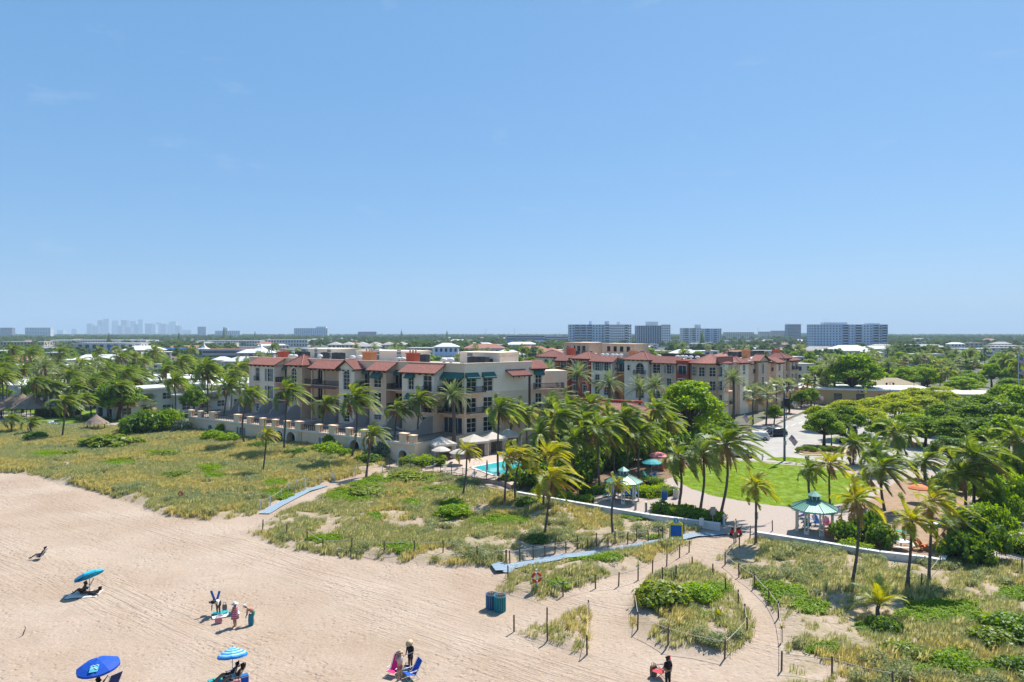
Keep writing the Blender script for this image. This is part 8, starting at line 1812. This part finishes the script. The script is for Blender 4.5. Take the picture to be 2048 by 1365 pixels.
mid(868, 916, 694, 722, HBL, 'pale blue house with open upper deck behind the hotel', floors=2, cols=5, roof='hip', rm=M_roofw, depth=12); mid(926, 1010, 697, 716, MW, 'white low house behind the hotel corner', floors=1, roof='hip', rm=M_roofr); mid(990, 1040, 690, 704, MW, 'white house left of the tower blocks', floors=2)
o = thing('restaurant', 'low yellow flat roofed restaurant with orange fronts across the street', 'building', AT(1690, 200), -.25)
MB().box(-12, 24, 0, 16, 0, 4.2).build('wall', mat('restaurant_ochre', (.55, .38, .17), .9, .1, .3), o); MB().box(-12.6, 24.6, -.8, 16.6, 4.201, 4.7).build('roof', M_roofw, o); MB().box(24.01, 24.1, 2, 14, .4, 3.6).build('front', ORNG, o)
for x in (-9, -3, 3, 9, 15, 20): MB().box(x, x + 2.2, -.06, -.002, 1, 3.2).build('window', M_twin, o)
o = thing('beach_pavilion', 'long cream pavilion with flat roof and columns at the right edge', 'building', AT(1925, 178), -.06); MB().box(0, 30, 2, 12, 0, 4.4).build('wall', MCR, o); MB().box(-.8, 30.8, -.6, 12.6, 4.401, 5.0).build('roof', mat('pavilion_roof', (.50, .46, .38), .9, .1, .3), o)
for k in range(9): MB().box(k * 3.6, k * 3.6 + .4, -.2, .2, 0, 4.4).build('column', MATS['town_white'], o); MB().box(k * 3.6 + .9, k * 3.6 + 2.9, 1.9, 1.998, .6, 3.6).build('window', M_twin, o)
mid(1660, 1765, 706, 722, MW, 'white hip roofed hall below the apartment slab', floors=1, roof='hip', rm=M_roofw, depth=25); mid(1900, 1985, 698, 712, MW, 'white houses with open loggias at right', floors=2); mid(1990, 2050, 692, 710, MCR, 'cream stepped house at the right edge', floors=3); mid(1780, 1880, 690, 700, MG, 'long grey low building right of the apartment slab', floors=2)
mid(1745, 1840, 772, 790, MCR, 'cream shop with yellow awnings behind the lime trees', floors=1, roof='hip', rm=mat('awning_yellow', (.36, .29, .18), .9, .1, .5), depth=10)
# resort buildings at left
def resort(px, py, Lu, Lv, h, label, floors=2):
    p = G(px, py); o = thing('resort_building', label, 'building', p, UANG, 'white resort buildings'); MB().box(-Lu, 0, 0, Lv, 0, h).build('wall', M_tw[0], o); MB().box(-Lu - .8, .8, -.8, Lv + .8, h + .001, h + .45).build('roof', M_roofw, o)
    for f in range(floors):
        z = .9 + 3.1 * f
        for k in range(int(Lv / 5)): q = MB().box(.002, .08, 2 + 5 * k, 4 + 5 * k, z, z + 1.5).build('window', M_twin, o); fb = MB(); fb.box(.081, .12, 1.9 + 5 * k, 4.1 + 5 * k, z + .7, z + .78); fb.box(.081, .12, 2.96 + 5 * k, 3.04 + 5 * k, z, z + 1.5); fb.build('frame', M_white, q)
        for k in range(max(1, int(Lu / 4.5))): MB().box(-Lu + 1.2 + 4.5 * k, -Lu + 3.4 + 4.5 * k, -.08, -.002, z - .6, z + 1.5).build('door', M_twin, o)
    if floors > 1:
        q = MB().box(-Lu, -.5, -1.8, -.01, 3.0, 3.2).build('balcony', M_white, o); rb = MB(); rb.box(-Lu, -.5, -1.8, -1.74, 4.1, 4.2); [rb.box(-Lu + k * .4, -Lu + k * .4 + .04, -1.79, -1.75, 3.2, 4.1) for k in range(int((Lu - .5) / .4))]; rb.build('railing', M_rail, q)
    return o
resort(228, 839, 9, 18, 6.6, 'white two storey resort building with corner balcony'); resort(350, 828, 18, 26, 4.6, 'long low white resort wing with flat roof', 1); resort(430, 818, 20, 34, 6.2, 'white resort block with tiered roofs next to the hotel'); resort(120, 812, 26, 20, 3.6, 'low white resort building behind the thatched huts', 1); resort(300, 800, 30, 24, 5.6, 'white resort roofs behind the grove', 2); resort(30, 800, 30, 20, 4.2, 'low white and turquoise resort wing at the left edge', 1)
# low houses scattered in the town
rr = random.Random(21); made = []; k = 0
while k < 285:
    d = 240 * (8.0 ** rr.random()); px = rr.uniform(-20, 2068); x = (px - 1024) / FPX * d
    if px > 1030 and px < 1640 and d < 290: continue
    if px > 1640 and d < 430: continue
    if any(abs(x - a) < 24 and abs(d - b) < 22 for a, b in made): continue
    made.append((x, d)); k += 1; W = rr.uniform(11, 26) * (1 if d < 500 else 1.5); wp = W / d * FPX; hip = rr.random() < .25; hm_ = rr.choice([MW, MW, MCR, MT, MW, MPK])
    block(px - wp / 2, px + wp / 2, d, rr.choice([3.6, 4.2, 6.2, 6.8, 7.2]), rr.uniform(9, 16), hm_, 'low %s house with %s roof, %s' % (hm_.name[5:], 'a hip' if hip else 'a flat', zone(px, d)), 2, 4, roof='hip' if hip else 'flat', rm=rr.choice([M_roofr, M_roofg, M_roofw]) if hip else rr.choice([M_roofw, M_roofw, M_roofg]), name='town_house', group='low houses of the town', cat='house', rz=rr.uniform(-.5, .5))
FARP_ = np.array([(x, d) for x, d in made]); kk = np.ones(len(FARP), bool)
for (x, d) in made: kk &= ~((np.abs(FARP[:, 0] - x) < 14) & (np.abs(FARP[:, 1] - d - 5) < 15))
scatter('distant_woods', 'far green tree cover of the flat town up to the horizon', 'woods', [t[0] for t in TREE['far']] + [JOINED['coco'][0]], FARP[kk], rs.uniform(0, 6.3, kk.sum()), FARS[kk], 9)
# tall slender conifers far off
for i, (px, yt, d) in enumerate(((448, 655, 1500), (218, 668, 1100), (358, 667, 1150), (803, 660, 1600), (894, 662, 1600), (510, 664, 1700), (1404, 662, 900))):
    h = ZAT(yt, d); t = thing('conifer', 'slender dark conifer standing above the far tree line', 'tree', AT(px, d), 0, 'far conifers'); lb = [(0, 0, h * (.15 + .16 * j), (6 - j) * .8, (6 - j) * .8, h * .13) for j in range(6)]
    obj('crown', quads_mesh('crown', leaf_cloud(lb, 900, 1.4, i), M_leafD), t); MB().tube((0, 0, 0), (0, 0, h * .9), .4, .1, 6).build('trunk', M_bark, t)
# radio masts
for px, yt, d in ((972, 660, 1500), (1029, 659, 1500), (1516, 657, 1700)):
    t = thing('mast', 'thin mast above the far trees', 'mast', AT(px, d), 0, 'far masts'); MB().tube((0, 0, 0), (0, 0, ZAT(yt, d)), .35, .2, 5).build('pole', M_steel, t); MB().lathe([(.8, 0), (.8, 1.2)], 6, (0, 0, ZAT(yt, d))).build('head', M_steel, t)

# ---- the air over the land
hb = MB(); hb.box(-13600, 13600, -80, 11900, -1.1, 330); hm = bpy.data.materials.new('haze'); hm.use_nodes = True; hn = hm.node_tree; hn.nodes.clear(); ho = hn.nodes.new('ShaderNodeOutputMaterial'); hv = hn.nodes.new('ShaderNodeVolumePrincipled')
hv.inputs['Color'].default_value = (.60, .80, 1.0, 1); hv.inputs['Density'].default_value = 0.00013; hv.inputs['Anisotropy'].default_value = 0.0; hn.links.new(hv.outputs[0], ho.inputs['Volume'])
tag(hb.build('haze', hm), 'thin pale haze over the coast and the town', 'haze', None, 'stuff')
